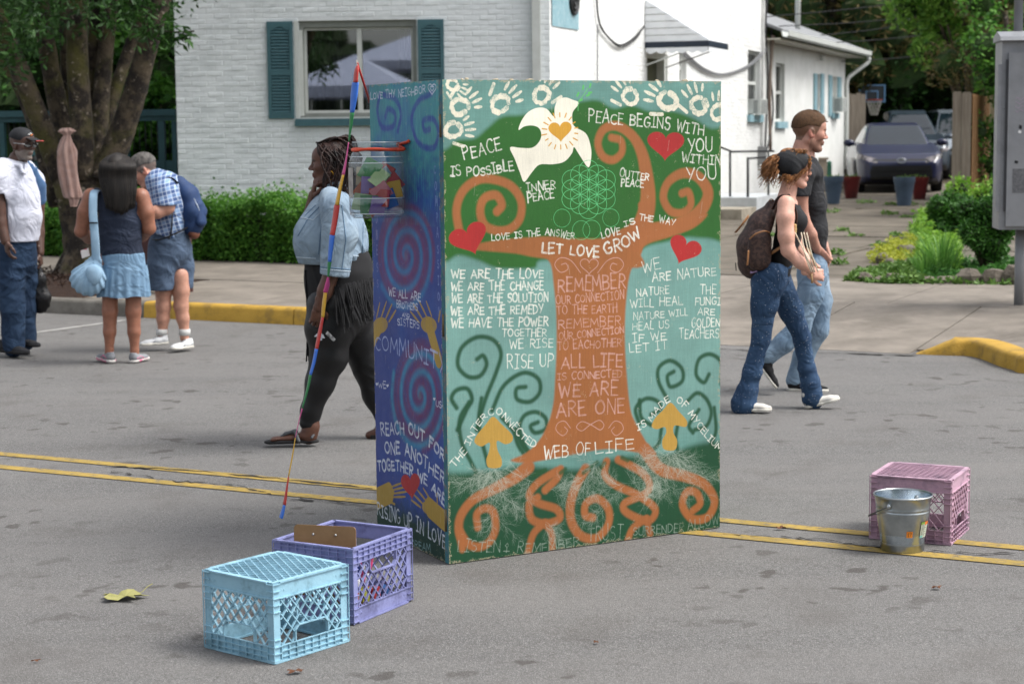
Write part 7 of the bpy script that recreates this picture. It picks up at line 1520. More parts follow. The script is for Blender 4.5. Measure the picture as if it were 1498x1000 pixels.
def head_col(P, skin, lip, brow, beard=None, bd=.6, cheek=None, fem=0, fade=None):
    c = np.tile(np.array(lin(skin)), (len(P), 1)); x, y, z = P.T; g = lambda d, w: np.clip(1-d/w, 0, 1)[:, None]
    def mix(m_, col): nonlocal c; c = c*(1-m_)+np.array(lin(col))*m_
    if cheek: mix(.5*g(np.hypot(np.abs(y)-.045, z+.025), .035)*(x > .02)[:, None], cheek); mix(.6*g(np.hypot(x-.112, z+.026), .02), cheek); mix(.7*((np.abs(y) > .074) & (x < .03))[:, None], cheek)
    if fade: mix((sdpoly([(.078, .066), (.056, .05), (.044, .02), (.026, -.018), (.006, -.018), (-.018, .012), (-.034, -.02), (-.05, -.062), (-.2, -.066), (-.2, .2), (.1, .2)], x, z) < 0)[:, None]*.9, fade)
    if beard: m_ = ((z < -.035-.35*np.clip(.05-np.abs(x-.03), 0, .05)) & (z > -.125) & (x > .0) & ~((x > .094) & (z > -.046)))[:, None]*1.; mix(m_*bd, beard)
    mix(((x > .085) & (np.abs(y) < .023) & (z < -.049) & (z > -.074))[:, None]*(.75 if fem else .45), lip); mix(((x > .085) & (np.abs(y) < .024) & (np.abs(z+.061) < .0022))[:, None]*(.6 if fem else .3), '#4a2620')
    mix(((x > .075) & (np.abs(np.abs(y)-.03) < .019) & (np.abs(z-.022+.15*(np.abs(np.abs(y)-.027))) < .0045))[:, None]*.85, brow)
    mix(((x > .078) & (np.abs(np.abs(y)-.031) < .013) & (np.abs(z+.001) < .0042))[:, None]*.75, '#2a1c18'); return c
def hand_mesh(curl=25, spread=6, thumb=30, left=True, pinch=0):
    v = Vol(); v.cone((-.05, 0, 0), (0, 0, 0), .026, .024, .01, (0, 0, 1), .78).cone((.005, 0, 0), (.05, .006, 0), .030, .034, .012, (0, 0, 1), .48).cone((.03, -.02, 0), (.075, -.026, 0), .016, .012, .012, (0, 0, 1), .85).cone((.03, .02, 0), (.08, .024, 0), .017, .012, .012, (0, 0, 1), .85)
    for i, (y, L, r) in enumerate(((.028, .074, .0088), (.0095, .082, .0092), (-.0095, .077, .0088), (-.027, .060, .0078))):
        a = R_(spread*(1.3-i)); p = np.array([.082-.004*abs(i-1.2), y, 0]); pts = [p]; b = 0; c_ = curl*(1+.12*i)
        for k, fr_ in enumerate((.46, .3, .24)): b += R_(c_*(.8 if k == 0 else 1.0)); p = p+L*fr_*np.array([math.cos(b)*math.cos(a), math.cos(b)*math.sin(a), -math.sin(b)]); pts.append(p)
        v.chain(pts, [r, r*.95, r*.86, r*.74], .004)
    t = R_(thumb+20); pts = [np.array([.018, .024, -.004]), np.array([.018+.038*math.cos(t), .024+.036*math.sin(t), -.014])]; pts.append(pts[-1]+np.array([.032*math.cos(t*.55), .028*math.sin(t*.5), -.012])); pts.append(pts[-1]+np.array([.024*math.cos(t*.2), .020*math.sin(t*.1), -.010])); v.chain(pts, [.0145, .0115, .0100, .0080], .008)
    P, F = v.mesh(.0032, mar=.02)
    if not left: P = P*np.array([1, -1, 1]); F = F[:, ::-1]
    return P, F
class Person:
    def __init__(s, anchor, Y, label, skin, group=None, cheek=None):
        s.Y = Y; s.k = Y/2700; s.skin = skin; s.root = empty('person', anchor, label, 'person', group); s.parts = []; s.body = Vol(); s.cheek = cheek
    def J(s, x, y, d=0.): return np.array(PY(x, y, s.Y+d))
    def r(s, w): return w*s.k/2          # photographed width -> radius
    def limb(s, pts, ws, k=.02, vol=None, n=None, f=1.0):
        if vol is None and (max(ws) >= 29): ws = [w*.8 if w >= 27 else w*.92 for w in ws]
        (vol or s.body).chain([s.J(*p) for p in pts], [s.r(w) for w in ws], k, n, f)
    def add(s, P, F, c): s.parts.append((P, F, c if np.ndim(c) == 2 else np.tile(np.array(lin(c)), (len(P), 1))))
    def head(s, c, sc, yaw, pitch=0, roll=0, fem=0, heavy=0, **kw):
        P, F = head_mesh(fem, heavy); s.HR = frame(yaw, pitch, roll); s.HC = s.J(*c); s.hs = sc; s.fem = fem; s.heavy = heavy
        s.add(P*sc @ s.HR.T+s.HC, F, head_col(P, s.skin, cheek=s.cheek, fem=fem, **kw))
    def hp(s, x, y, z): return Vector(s.HC+s.HR @ (np.array([x, y, z])*s.hs))
    def hmesh(s, name, P, F, mat, **kw): return npmesh(name, P*s.hs @ s.HR.T+s.HC, F, mat, s.root, **kw)
    def hand(s, wrist, fdir, palm, left, curl=25, sc=1.0, **kw):
        P, F = hand_mesh(curl, left=left, **kw); x = Vector(fdir).normalized(); z = -(Vector(palm)-x*Vector(palm).dot(x)).normalized(); y = z.cross(x); R = np.array([x, y, z]).T; s.add(P*sc @ R.T+np.array(wrist), F, s.skin)
    def shell_hair(s, poly, th, mat, name='hair', noise=.002, extra=None, f=160, h=.0042):
        v = Vol(); v.ell((-.014, 0, .032), (.098+th*.6, .077+th*.45, .087+th*.7)).ell((.045, 0, .045), (.045+th, .058+th*.5, .048+th), .02); v.cone((-.035, 0, -.02), (-.055, 0, -.07), .056+th*.5, .046+th*.5, .03); v.ell((.0, 0, .058), (.083+th, .064+th*.6, .060+th), .02)
        if extra: extra(v)
        v.disp = folds(noise, f, (.5, .3, 1), 3); P, F = v.mesh(h, extra=lambda D, X, Y, Z: smax(D, sdpoly(poly, X, Z)+0*Y, .006)); return s.hmesh(name, P, F, mat)
    def cloth(s, name, vol, mat, h=.0085, disp=None, col=None):
        if disp: vol.disp = disp
        P, F = vol.mesh(h); return npmesh(name, P, F, mat, s.root)
    def finish(s, h=.0095):
        P, F = s.body.mesh(h); s.add(P, F, s.skin); o = 0; Ps, Fs, Cs = [], [], []
        for P, F, c in s.parts: Ps.append(P); Fs.append(F+o); Cs.append(c); o += len(P)
        npmesh('body', np.concatenate(Ps), np.concatenate(Fs), m_skin, s.root, col=np.concatenate(Cs)); s.root.name = 'person'
        return s.root
    def eyes(s, open_=True):
        for sg in (-1, 1):
            mb = MB(); mb.blob(s.hp(.0905, sg*.031, -.0015), .0042*s.hs, 8, 6); mb.build('eye', M('dark iris', '#1c1612', .2), s.root, smooth=True)
    def tube(s, name, pts, r, mat, n=8, flat=1.0, parent=None): mb = MB(); mb.tube(cr(pts, 6), r, n, flat=flat); return mb.build(name, mat, parent or s.root, smooth=True)
def shoe(P_, ankle, heel, toe, um, sm, w=.088, L=.28, hgt_=.09, up=None, name='shoe', lace=None, accent=None, low=False, tread=None):
    """heel and toe: points on the sole's underside"""
    h_, t = Vector(heel), Vector(toe); x = (t-h_).normalized(); zz = Vector(up or (0, 0, 1)); y = zz.cross(x).normalized(); z = x.cross(y); L = (t-h_).length; R = np.array([x, y, z]).T; o = np.array(h_); q = L/.28
    sh = empty('shoe', h_, parent=P_.root); sh.location = h_-wloc(P_.root)
    v = Vol(); v.cone((.045, 0, .042), (.10, .0, .040), .036, .037, .02, (0, 0, 1), .95).cone((.10, 0, .036), (.20, -.004, .026), .036, .034, .02, (0, 0, 1), .75).cone((.20, -.004, .024), (.242, .002, .022), .036, .028, .02, (0, 0, 1), .62).cone((.05, 0, .06), (.045, 0, hgt_), .033, .033, .02, (0, 1, 0), .82).plane((0, 0, .020), (0, 0, -1), .003)
    if not low: v.plane((0, 0, hgt_), (.15, 0, 1), .004)
    P, F = v.mesh(.005, mar=.03); npmesh('upper', (P*np.array([q, w/.088, max(q, .9)])) @ R.T+o, F, um, sh)
    v = Vol(); v.cone((.042, 0, .016), (.12, 0, .016), .039, .036, .02).cone((.12, 0, .016), (.215, -.004, .016), .036, .041, .02).cone((.2, -.002, .016), (.243, .002, .018), .041, .030, .02).plane((0, 0, .024), (0, 0, 1), .003).plane((0, 0, .0), (0, 0, -1), .002)
    P, F = v.mesh(.005, mar=.03); npmesh('sole', (P*np.array([q, w/.088, q])) @ R.T+o, F, sm, sh)
    T_ = lambda a, b, c: Vector(R @ (np.array([a*q, b, c*q])))+h_
    if lace:
        mb = MB()
        for i in range(5): a = .105+.018*i; zt_ = .082-.0095*i; mb.tube(cr([T_(a, -.02, zt_-.008), T_(a, 0, zt_+.001), T_(a, .02, zt_-.008)], 3), .0024, 5)
        mb.build('laces', lace, sh)
    if accent:
        for sg in (-1, 1):
            mb = MB(); mb.tube([T_(.05, sg*.034, .035), T_(.10, sg*.0365, .055), T_(.15, sg*.036, .03)], .004, 5); mb.build('side_stripe', accent, sh)
    if tread: mb = MB(); mb.tube([T_(.02, -.0, .004), T_(.12, 0, .004), T_(.24, 0, .004)], .034, 12, flat=.12); mb.build('tread', tread, sh)
    return sh
def denim(name, c, c2, dirt=None, spark=False, bump=.35):
    m = M(name, c, .85, c2, 5, bump=bump, bs=350, dirt=dirt, ds=3.5, damt=.6, bd=.003, spec=.2, wr=.6)
    n, l = m.node_tree.nodes, m.node_tree.links; b = n['Principled BSDF']
    if spark:
        vo = n.new('ShaderNodeTexVoronoi'); vo.inputs['Scale'].default_value = 75; tcn = n.new('ShaderNodeTexCoord'); l.new(tcn.outputs['Object'], vo.inputs['Vector']); sp_ = n.new('ShaderNodeSeparateColor'); l.new(vo.outputs['Color'], sp_.inputs[0])
        r1 = ramp(n, l, vo.outputs['Distance'], [(.13, .8), (.19, 0)]); r2 = ramp(n, l, sp_.outputs[0], [(.55, 0), (.57, .7)]); mm = n.new('ShaderNodeMath'); mm.operation = 'MULTIPLY'; l.new(r1, mm.inputs[0]); l.new(r2, mm.inputs[1])
        old = b.inputs['Base Color'].links[0].from_socket; l.new(mixc(n, l, mm.outputs[0], old, lin('#dfe6ee')), b.inputs['Base Color'])
    return m
def strands(name, mat, roots_, path, r, parent, n_side=5, seed=1, per=1):
    rg_ = random.Random(seed); mb = MB()
    for k, q in enumerate(roots_): pts = path(q, rg_, k); mb.tube(pts, [r*(1-.55*(i/(len(pts)-1))**2) for i in range(len(pts))], n_side)
    return mb.build(name, mat, parent, smooth=True)
def pants(P_, legs, hip, mat, name='jeans', amp=.005, f=75, h=.009, waist=None, hipk=.04, seed=1, hem=None):
    v = Vol()
    for pts, ws in legs: P_.limb(pts, ws, .03, v)
    for a, b, wa, wb, fl in hip: v.cone(P_.J(*a), P_.J(*b), P_.r(wa), P_.r(wb), hipk, (0, 1, 0), fl)
    if waist: v.plane(P_.J(*waist[0]), waist[1])
    if hem: v.plane(P_.J(*hem), (0, 0, -1), .003)
    return P_.cloth(name, v, mat, h, folds(amp, f, (.25, .2, 1), seed))
SHORT = [(.085, .1), (.079, .068), (.057, .052), (.046, .03), (.02, .034), (-.03, .03), (-.07, .008), (-.2, -.005), (-.2, .2), (.1, .2)]
def tufts(p, mat, n_, th, seed=1):
    rg_ = random.Random(seed); mb = MB()
    for k in range(n_):
        a, e = rg_.uniform(0, 6.28), rg_.uniform(.35, 1.4); x, y, z = -.008+.098*math.cos(e)*math.cos(a), .074*math.cos(e)*math.sin(a), .032+.089*math.sin(e)
        if z < .04 or x > .085: continue
        q = p.hp(x, y, z); d = (q-Vector(p.HC)).normalized(); f = Vector(p.HR[:, 0]); L = rg_.uniform(.6, 1.3)*th; mb.tube([q, q+d*L*.6+f*L*.2, q+d*L*.8+f*L*.8], [.0028, .002, .0008], 4)
    mb.build('hair_tufts', mat, p.root)
# ---- man in the black shirt
m_blackT = M('black cotton', '#17181b', .85, '#1f2024', 6, bump=.15, bs=250, bd=.002, wr=.5); m_ltj = denim('light blue denim', '#8296a8', '#677e94', '#a0b0bd'); m_brh = M('light brown hair', '#5c4029', .85, '#46331f', 90, stretch=(1, 1, .35), bump=.6, bs=260)
m_white_s = M('white rubber', '#d6d2c8', .6, dirt='#a39d90', ds=20); m_blk_s = M('black suede', '#1b1b1d', .9)
a = G(1175, 572); p = Person(a, 12.2, 'bearded man in a black t-shirt and light jeans walking right', '#b58572', 'people walking in the street', '#b4705f')
J = p.J
p.head((1184, 192, -.02), 1.08, 4, 8, lip='#9a5f52', brow='#5b4432', beard='#5a4131', bd=.5, fade='#644732'); p.eyes(); tufts(p, m_brh, 420, .014)
p.shell_hair(SHORT, .007, m_brh, noise=.0007, f=260)
p.limb([(1181, 222, 0), (1180, 240, 0)], [27, 32]); p.limb([(1181, 246, -.02), (1182, 300, 0), (1184, 362, 0), (1185, 395, 0)], [38, 40, 36, 40], n=(0, 1, 0), f=1.5)
p.limb([(1177, 254, -.19), (1171, 286, -.23), (1174, 318, -.22), (1186, 343, -.2), (1196, 366, -.13)], [24, 21, 18, 17, 12]); p.limb([(1180, 254, .19), (1178, 300, .22), (1186, 340, .2), (1207, 368, .05)], [24, 20, 17, 12])
p.hand(J(1199, 368, -.12), Vector(J(1214, 392, -.05))-Vector(J(1199, 368, -.12)), (.3, 1, .1), False, 22, 1.06); p.hand(J(1209, 368, .04), Vector(J(1214, 392, -.04))-Vector(J(1209, 368, .04)), (-.6, -.3, 0), True, 30, 1.06)
for pts in ([(1186, 400, -.08), (1168, 478, -.10), (1127, 522, -.10)], [(1188, 400, .08), (1196, 478, .1), (1164, 556, .1)]): p.limb(pts, [34, 26, 18])
v = Vol(); p.limb([(1182, 240, -.0), (1183, 256, 0), (1186, 300, 0), (1188, 340, 0), (1187, 372, 0)], [30, 39, 43, 44, 43], .03, v, (0, 1, 0), 1.45); p.limb([(1180, 250, -.12), (1176, 258, -.19), (1171, 290, -.24)], [30, 29, 28], .02, v); p.limb([(1182, 250, .12), (1181, 258, .19), (1179, 292, .23)], [30, 29, 28], .02, v)
v.cone(J(1182, 226), J(1181, 240), p.r(22), p.r(24), .005, sub=True); v.plane(J(1187, 369), (.02, 0, -1)); v.plane(J(1171, 288, -.24), (-.1, -.1, -1)) if 0 else None
def _cut(D, X, Y, Z): return D
v.disp = folds(.004, 42, (.5, 0, 1), 2)
zs = J(1171, 287, -.22)[2]; ya, yb = J(0, 0, -.165)[1], J(0, 0, .165)[1]
P_, F_ = v.mesh(.0085, extra=lambda D, X, Y, Z: smax(D, np.minimum(zs-Z+0*Y, np.maximum(ya-Y, Y-yb)*-1+0*Z) if 0 else np.where((Y < ya) | (Y > yb), zs-Z+0*X, -1.)+0*X, .003)); npmesh('t_shirt', P_, F_, m_blackT, p.root)
pants(p, [([(1188, 392, -.07), (1186, 430, -.08), (1169, 478, -.10), (1146, 502, -.1), (1124, 522, -.10)], [42, 40, 33, 30, 27]), ([(1190, 392, .07), (1197, 440, .08), (1195, 482, .09), (1176, 520, .1), (1164, 556, .1)], [42, 40, 34, 30, 29])], [((1187, 366, 0), (1187, 402, 0), 41, 44, 1.35)], m_ltj, amp=.006, f=60, waist=(J and (1187, 364, 0), (0, 0, 1)), seed=3)
shoe(p, None, J(1150, 572, .1), J(1214, 574, .02), m_blk_s, m_white_s, hgt_=.095, lace=M('white lace', '#cfcbc0', .8), low=True)
shoe(p, None, J(1109, 534, -.1), J(1136, 570, -.12), m_blk_s, m_white_s, hgt_=.1, up=(.75, -.15, .6), lace=M('red lace', '#b02a34', .7))
p.finish()
# a tattoo sleeve on the near arm
# ---- woman with the head wrap
m_jean = denim('dark blue studded denim', '#334a66', '#263a54', '#4e6884', True); m_blackB = M('black ribbed top', '#141416', .8, '#1c1c1f', 6, bump=.2, bs=300); m_curl = M('auburn curly hair', '#9a683a', .6, '#5c3a20', 22, spec=.4, island=.4); m_wrap = M('black head wrap cloth', '#1b1c1e', .8, '#242528', 10, bump=.3, bs=120)
a = G(1150, 598); g_ = Person(a, 11.4, 'young woman with a black head wrap, tank top and studded flared jeans', '#d2a08c', 'people walking in the street', '#c4816e'); p = g_; J = p.J
p.head((1161, 247, 0), .95, 2, 4, fem=1, lip='#b0665c', brow='#6b452c'); p.eyes()
p.limb([(1157, 268, .01), (1152, 288, .01)], [21, 25]); p.limb([(1151, 300, 0), (1152, 330, 0), (1149, 360, 0), (1143, 385, 0), (1130, 405, 0)], [34, 38, 30, 32, 46], n=(0, 1, 0), f=1.4)
p.limb([(1150, 298, -.15), (1149, 318, -.185), (1150, 345, -.2), (1153, 366, -.2), (1170, 384, -.2), (1188, 399, -.17)], [25, 25, 23, 20, 17, 11.5]); p.limb([(1156, 298, .15), (1163, 335, .18), (1168, 365, .17), (1186, 386, .08)], [22, 20, 17, 11])
p.hand(J(1187, 399, -.17), Vector(J(1204, 402, -.15))-Vector(J(1187, 399, -.17)), (.1, 1, -.2), False, 62, .92); p.hand(J(1184, 386, .06), Vector(J(1198, 398, .0))-Vector(J(1184, 386, .06)), (-.3, -1, 0), True, 50, .92)
for pts in ([(1122, 415, -.07), (1113, 495, -.08), (1092, 585, -.08)], [(1138, 415, .07), (1173, 490, .08), (1189, 580, .07)]): p.limb(pts, [40, 24, 16])
v = Vol(); p.limb([(1153, 292, 0), (1154, 308, 0), (1157, 326, 0), (1151, 352, 0), (1144, 376, 0), (1140, 396, 0)], [24, 35, 42, 36, 33, 34], .025, v, (0, 1, 0), 1.42); v.ell(J(1168, 322, -.07), (.058, .055, .058), .03).ell(J(1168, 322, .07), (.058, .055, .058), .03)
for sg in (-1, 1): v.cone(J(1148, 303, sg*.135), J(1151, 330, sg*.17), p.r(25), p.r(20), .01, sub=True); v.cone(J(1160, 296, sg*.03), J(1160, 288, 0), .045, .05, .01, sub=True)
v.cone(J(1128, 385, -.14), J(1150, 368, -.24), p.r(19), p.r(20), .01, sub=True)
for sg in (-1, 1): v.chain([J(1141, 310, sg*.09), J(1148, 289, sg*.10), J(1162, 306, sg*.09)], [.011, .010, .011], .01)
p.cloth('tank_top', v, m_blackB, .007, folds(.0022, 60, (.2, 0, 1), 4))
v = pants(p, [([(1124, 410, -.07), (1118, 445, -.08), (1113, 495, -.08), (1100, 545, -.08), (1093, 572, -.08), (1088, 590, -.08)], [48, 40, 27, 27, 30, 40]), ([(1136, 410, .06), (1158, 455, .08), (1173, 492, .08), (1181, 540, .08), (1186, 562, .07), (1189, 584, .07)], [44, 35, 26, 25, 28, 33])], [((1143, 386, 0), (1134, 396, 0), 33, 44, 1.35), ((1128, 398, 0), (1124, 412, 0), 46, 50, 1.3)], m_jean, amp=.0045, f=70, waist=((1140, 384, 0), (.12, 0, 1)), seed=6)
m_shw = M('white canvas shoe', '#d8d4cc', .7, dirt='#b3ada2', ds=15)
shoe(p, None, J(1077, 601, -.1), J(1131, 601, -.12), m_shw, m_white_s, w=.08, lace=M('white lace', '#cfcbc0', .8), low=True); shoe(p, None, J(1176, 598, .06), J(1231, 584, .03), m_shw, m_white_s, w=.08, up=(-.24, 0, 1), lace=M('white lace', '#cfcbc0', .8), low=True)
# head wrap, curls
v = Vol(); v.ell((-.016, 0, .034), (.116, .09, .097)).ell((.04, 0, .05), (.062, .07, .056), .02)
for sg in (-1, 1): v.ell((-.002, sg*.08, -.008), (.03, .016, .04), .015)
v.disp = folds(.0012, 90, (.5, .2, 1), 8); P_, F_ = v.mesh(.0045, extra=lambda D, X, Y, Z: smax(D, sdpoly([(.098, .088), (.066, .005), (.02, -.045), (-.07, -.068), (-.13, -.03), (-.13, .085), (-.03, .16), (.06, .15)], X, Z)+0*Y, .008)); p.hmesh('head_wrap', P_, F_, m_wrap)
hpf = p.hp
def curl(q, rg_, k):
    b = q[0]; d = q[1]; n_ = 18; tw = rg_.uniform(.006, .017)*p.hs; ph = rg_.uniform(0, 6.28); L = q[2]; out = []
    for i in range(n_):
        t = i/(n_-1); c = b+d*(L*t)+Vector((0, 0, -.95*L*t*t)); out.append(c+Vector((math.cos(ph+t*17)*tw, math.sin(ph+t*13)*tw, math.sin(ph+t*19)*tw)))
    return out
rg = random.Random(3); pc_ = hpf(-.125, 0, .035); rt_ = []
for k in range(330):
    d = Vector((rg.uniform(-1, .1), rg.uniform(-.8, .8), rg.uniform(-.7, .9))).normalized(); rt_.append((pc_+d*.018, d, rg.uniform(.035, .09)))
strands('ponytail', m_curl, rt_, curl, .0026, p.root, seed=4); rt_ = []
for k in range(90):
    s_ = rg.choice((-1, 1)); t = rg.random(); b = hpf(.065-.13*t, s_*(.07+.012*math.sin(t*3)), .0-.055*math.sin(t*2.0)); rt_.append((b, Vector((rg.uniform(-.8, .1), s_*.2, rg.uniform(-.3, .3))).normalized(), rg.uniform(.02, .05)))
for k in range(70): rt_.append((hpf(rg.uniform(-.02, .07), rg.uniform(-.05, .05), .115-.0*k), Vector((-1, rg.uniform(-.4, .4), .25)).normalized(), rg.uniform(.03, .06)))
for k in range(30): rt_.append((hpf(.082, rg.uniform(-.06, .06), .05+rg.uniform(-.02, .03)), Vector((.25, rg.choice((-1, 1))*.6, -.8)).normalized(), rg.uniform(.03, .05)))
strands('loose_curls', m_curl, rt_, curl, .0024, p.root, seed=5)
v = Vol(); v.ell((-.03, 0, .09), (.07, .05, .045)); v.disp = folds(.004, 160, (1, .3, .5), 3); P_, F_ = v.mesh(.005); p.hmesh('hair', P_, F_, m_curl)
m_gl = M('dark red glasses frame', '#5a1c2c', .3)
for sg in (-1, 1):
    ring = [hpf(.101, sg*.031+.021*math.cos(t), -.002+.016*math.sin(t)) for t in [2*math.pi*i/16 for i in range(17)]]; mb = MB(); mb.tube(ring, .0016, 5, cap=False); mb.tube([hpf(.101, sg*.052, .002), hpf(.09, sg*.07, .002), hpf(.0, sg*.083, .004)], .0016, 5); mb.build('glasses_frame', m_gl, p.root)
p.finish()
# her backpack
m_bpb = M('dark brown patterned canvas', '#33231f', .6, '#4a352e', 45, bump=.15, bs=120, lo=.48, hi=.54); m_tan = M('tan leather', '#9c6f48', .55, '#835a38', 8)
bp = empty('backpack', J(1104, 402, -.05), 'dark brown patterned backpack with tan leather straps on the walking woman', 'backpack')
v = Vol(); v.chain([J(1130, 305, 0), J(1118, 330, 0), J(1108, 360, 0), J(1104, 384, 0)], [p.r(24), p.r(48), p.r(60), p.r(50)], .03, (0, 1, 0), 1.15); v.disp = folds(.003, 45, (.3, 0, 1), 2); v.plane(J(1128, 300, 0)+np.array([.045, 0, 0]), (1, 0, -.35), .02); P_, F_ = v.mesh(.008); npmesh('bag_body', P_, F_, m_bpb, bp)
v = Vol(); v.chain([J(1112, 352, -.13), J(1110, 378, -.13)], [p.r(34), p.r(36)], .02, (0, 1, 0), .5); P_, F_ = v.mesh(.007); npmesh('side_pocket', P_, F_, m_bpb, bp)
v = Vol(); v.chain([J(1094, 384, -.0), J(1104, 393, -.0)], [p.r(24), p.r(26)], .02, (0, 1, 0), 1.4); P_, F_ = v.mesh(.007); npmesh('base_panel', P_, F_, m_tan, bp)
def strp(name, pts, w, mat, parent, flat=.25): mb = MB(); mb.tube(cr([Vector(q) for q in pts], 6), w, 8, flat=flat); return mb.build(name, mat, parent, smooth=True)
strp('piping', [J(1096, 350, -.19), J(1106, 342, -.2), J(1118, 338, -.19), J(1126, 340, -.16)], .005, m_tan, bp, 1); strp('side_strap', [J(1076, 340, -.12), J(1086, 328, -.16), J(1095, 316, -.13)], .012, m_tan, bp); strp('zip_pull', [J(1095, 366, -.2), J(1094, 380, -.2), J(1093, 388, -.19)], .010, m_tan, bp); strp('zip_pull', [J(1076, 384, -.02), J(1077, 396, -.02)], .003, m_blk, bp, 1)
strp('carry_handle', [J(1122, 300, 0), J(1128, 291, -.01), J(1136, 298, 0)], .010, m_tan, bp)
for sg in (-1, 1):
    strp('shoulder_strap', [J(1130, 306, sg*.09), J(1141, 287, sg*.115), J(1156, 290, sg*.12), J(1165, 312, sg*.13), J(1164, 335, sg*.14)], .020, m_bpb, bp); strp('lower_strap', [J(1164, 335, sg*.15), J(1150, 355, sg*.2), J(1126, 372, sg*.12)], .012, m_tan, bp)
mb = MB(); [mb.blob(J(1163, 330+3*i, -.16), .011, 8, 6) for i in range(4)]; mb.build('wooden_beads', M('pale wood beads', '#c9a870', .5), bp, smooth=True)
# white sticks and cord in her hands, phone in the back pocket
ws = empty('white_cords', J(1190, 395, -.2), 'bundle of white cords hanging from her shoulder to her hands', 'cords'); m_wc = M('cream cord', '#d3c8b0', .7)
for k, (x0, x1) in enumerate(((1163, 1190), (1176, 1192), (1180, 1197), (1172, 1187))): mb = MB(); mb.tube(cr([J(x0, 340, -.17-.01*k), J((x0+x1)/2-1, 366+3*k, -.24), J(x1, 398, -.23)], 5), .004, 6); mb.build('cord', m_wc, ws, smooth=True)
mb = MB(); mb.tube([J(1180, 362, -.2), J(1196, 392, -.21)], .008, 6); mb.tube([J(1187, 400, -.2), J(1188, 414, -.2)], .007, 6); mb.build('wooden_handle', M('pale wood', '#b8946a', .6), ws, smooth=True)
mb = MB(); q = J(1098, 400, -.10); mb.boxm(q, (.04, -.01, .01), (0, .012, 0), (-.008, 0, .07)); tag(mb.build('phone', M('lilac phone case', '#b69bc9', .4)), 'lilac phone sticking out of the back pocket of the studded jeans', 'phone')
# ---- woman in the denim jacket
m_dj = denim('pale denim jacket', '#8c9eac', '#77899a', '#a3b1bc', bump=.5); m_blkl = M('black leggings', '#0d0d0f', .5, '#131316', 5, sheen=.0, bump=.1, bs=200); m_blkf = M('black fringed skirt', '#101012', .85, '#18181b', 5)
a = G(470, 645); p = Person(a, 10.35, 'woman with dark braids and pale denim jacket walking left behind the jar', '#5a392b', 'people walking in the street'); J = p.J
p.head((482, 239, 0), 1.0, 184, 2, fem=1, heavy=1, lip='#6b3a35', brow='#1a1210'); p.eyes()
p.limb([(490, 264, 0), (493, 285, 0)], [28, 34]); p.limb([(492, 300, 0), (488, 340, 0), (492, 385, 0), (500, 430, 0)], [60, 84, 76, 84], n=(0, 1, 0), f=1.2)
p.limb([(492, 300, -.2), (494, 340, -.26), (488, 390, -.28), (476, 425, -.28), (466, 450, -.28)], [42, 38, 30, 24, 15]); p.limb([(480, 300, .2), (462, 345, .24), (452, 320, .1), (458, 284, .0)], [36, 30, 22, 14])
p.hand(J(466, 449, -.28), Vector(J(462, 478, -.27))-Vector(J(466, 449, -.28)), (-.3, 1, 0), True, 40, .98); p.hand(J(457, 287, .0), Vector(J(461, 268, -.03))-Vector(J(457, 287, .0)), (1, 0, .2), False, 35, .9)
for pts in ([(488, 450, -.1), (478, 520, -.12), (452, 628, -.12)], [(512, 450, .1), (535, 530, .12), (560, 600, .12)]): p.limb(pts, [60, 40, 22])
p.limb([(456, 624, -.12), (452, 638, -.12)], [24, 24]); p.limb([(452, 636, -.12), (425, 640, -.13), (402, 642, -.14)], [19, 15, 12], .02, None, (0, 0, 1), .65); p.limb([(560, 600, .12), (558, 632, .12), (540, 636, .12)], [20, 18, 12])
for i in range(5): p.limb([(404, 642, -.17+.017*i), (396-.0+1.3*abs(i-1), 644, -.175+.02*i)], [5.5, 4.6], .004)
v = Vol(); p.limb([(492, 278, 0), (492, 296, 0), (488, 325, 0), (485, 355, 0), (488, 382, 0)], [34, 58, 86, 100, 100], .05, v, (0, 1, 0), 1.12); v.ell(J(461, 350, -.08), (.11, .12, .12), .07).ell(J(461, 350, .08), (.11, .12, .12), .07)
v.plane(J(488, 384, 0), (0, 0, -1)); v.disp = folds(.009, 40, (.8, .2, .6), 7); P_, F_ = v.mesh(.0085); npmesh('denim_jacket', P_, F_, m_dj, p.root)
v = Vol(); p.limb([(486, 291, -.17), (492, 306, -.23), (497, 345, -.27), (490, 404, -.29)], [38, 50, 50, 45], .03, v); v.plane(J(489, 403, -.28), (-.15, 0, -1)); v.disp = folds(.009, 46, (.5, .2, -.9), 3); P_, F_ = v.mesh(.008); npmesh('sleeve', P_, F_, m_dj, p.root)
v = Vol(); p.limb([(482, 290, .15), (478, 310, .22), (466, 348, .24), (455, 330, .14)], [40, 46, 40, 34], .03, v); v.disp = folds(.008, 46, (.5, .2, .9), 5); P_, F_ = v.mesh(.009); npmesh('sleeve', P_, F_, m_dj, p.root)
v = Vol(); v.chain([J(500, 282, .0), J(490, 283, -.09), J(474, 290, -.11), J(462, 300, -.09)], [.022, .026, .024, .016], .01, (0, 0, 1), .6); P_, F_ = v.mesh(.006); npmesh('collar', P_, F_, m_dj, p.root)
m_seam = M('pale stitching', '#b4c3cf', .8)
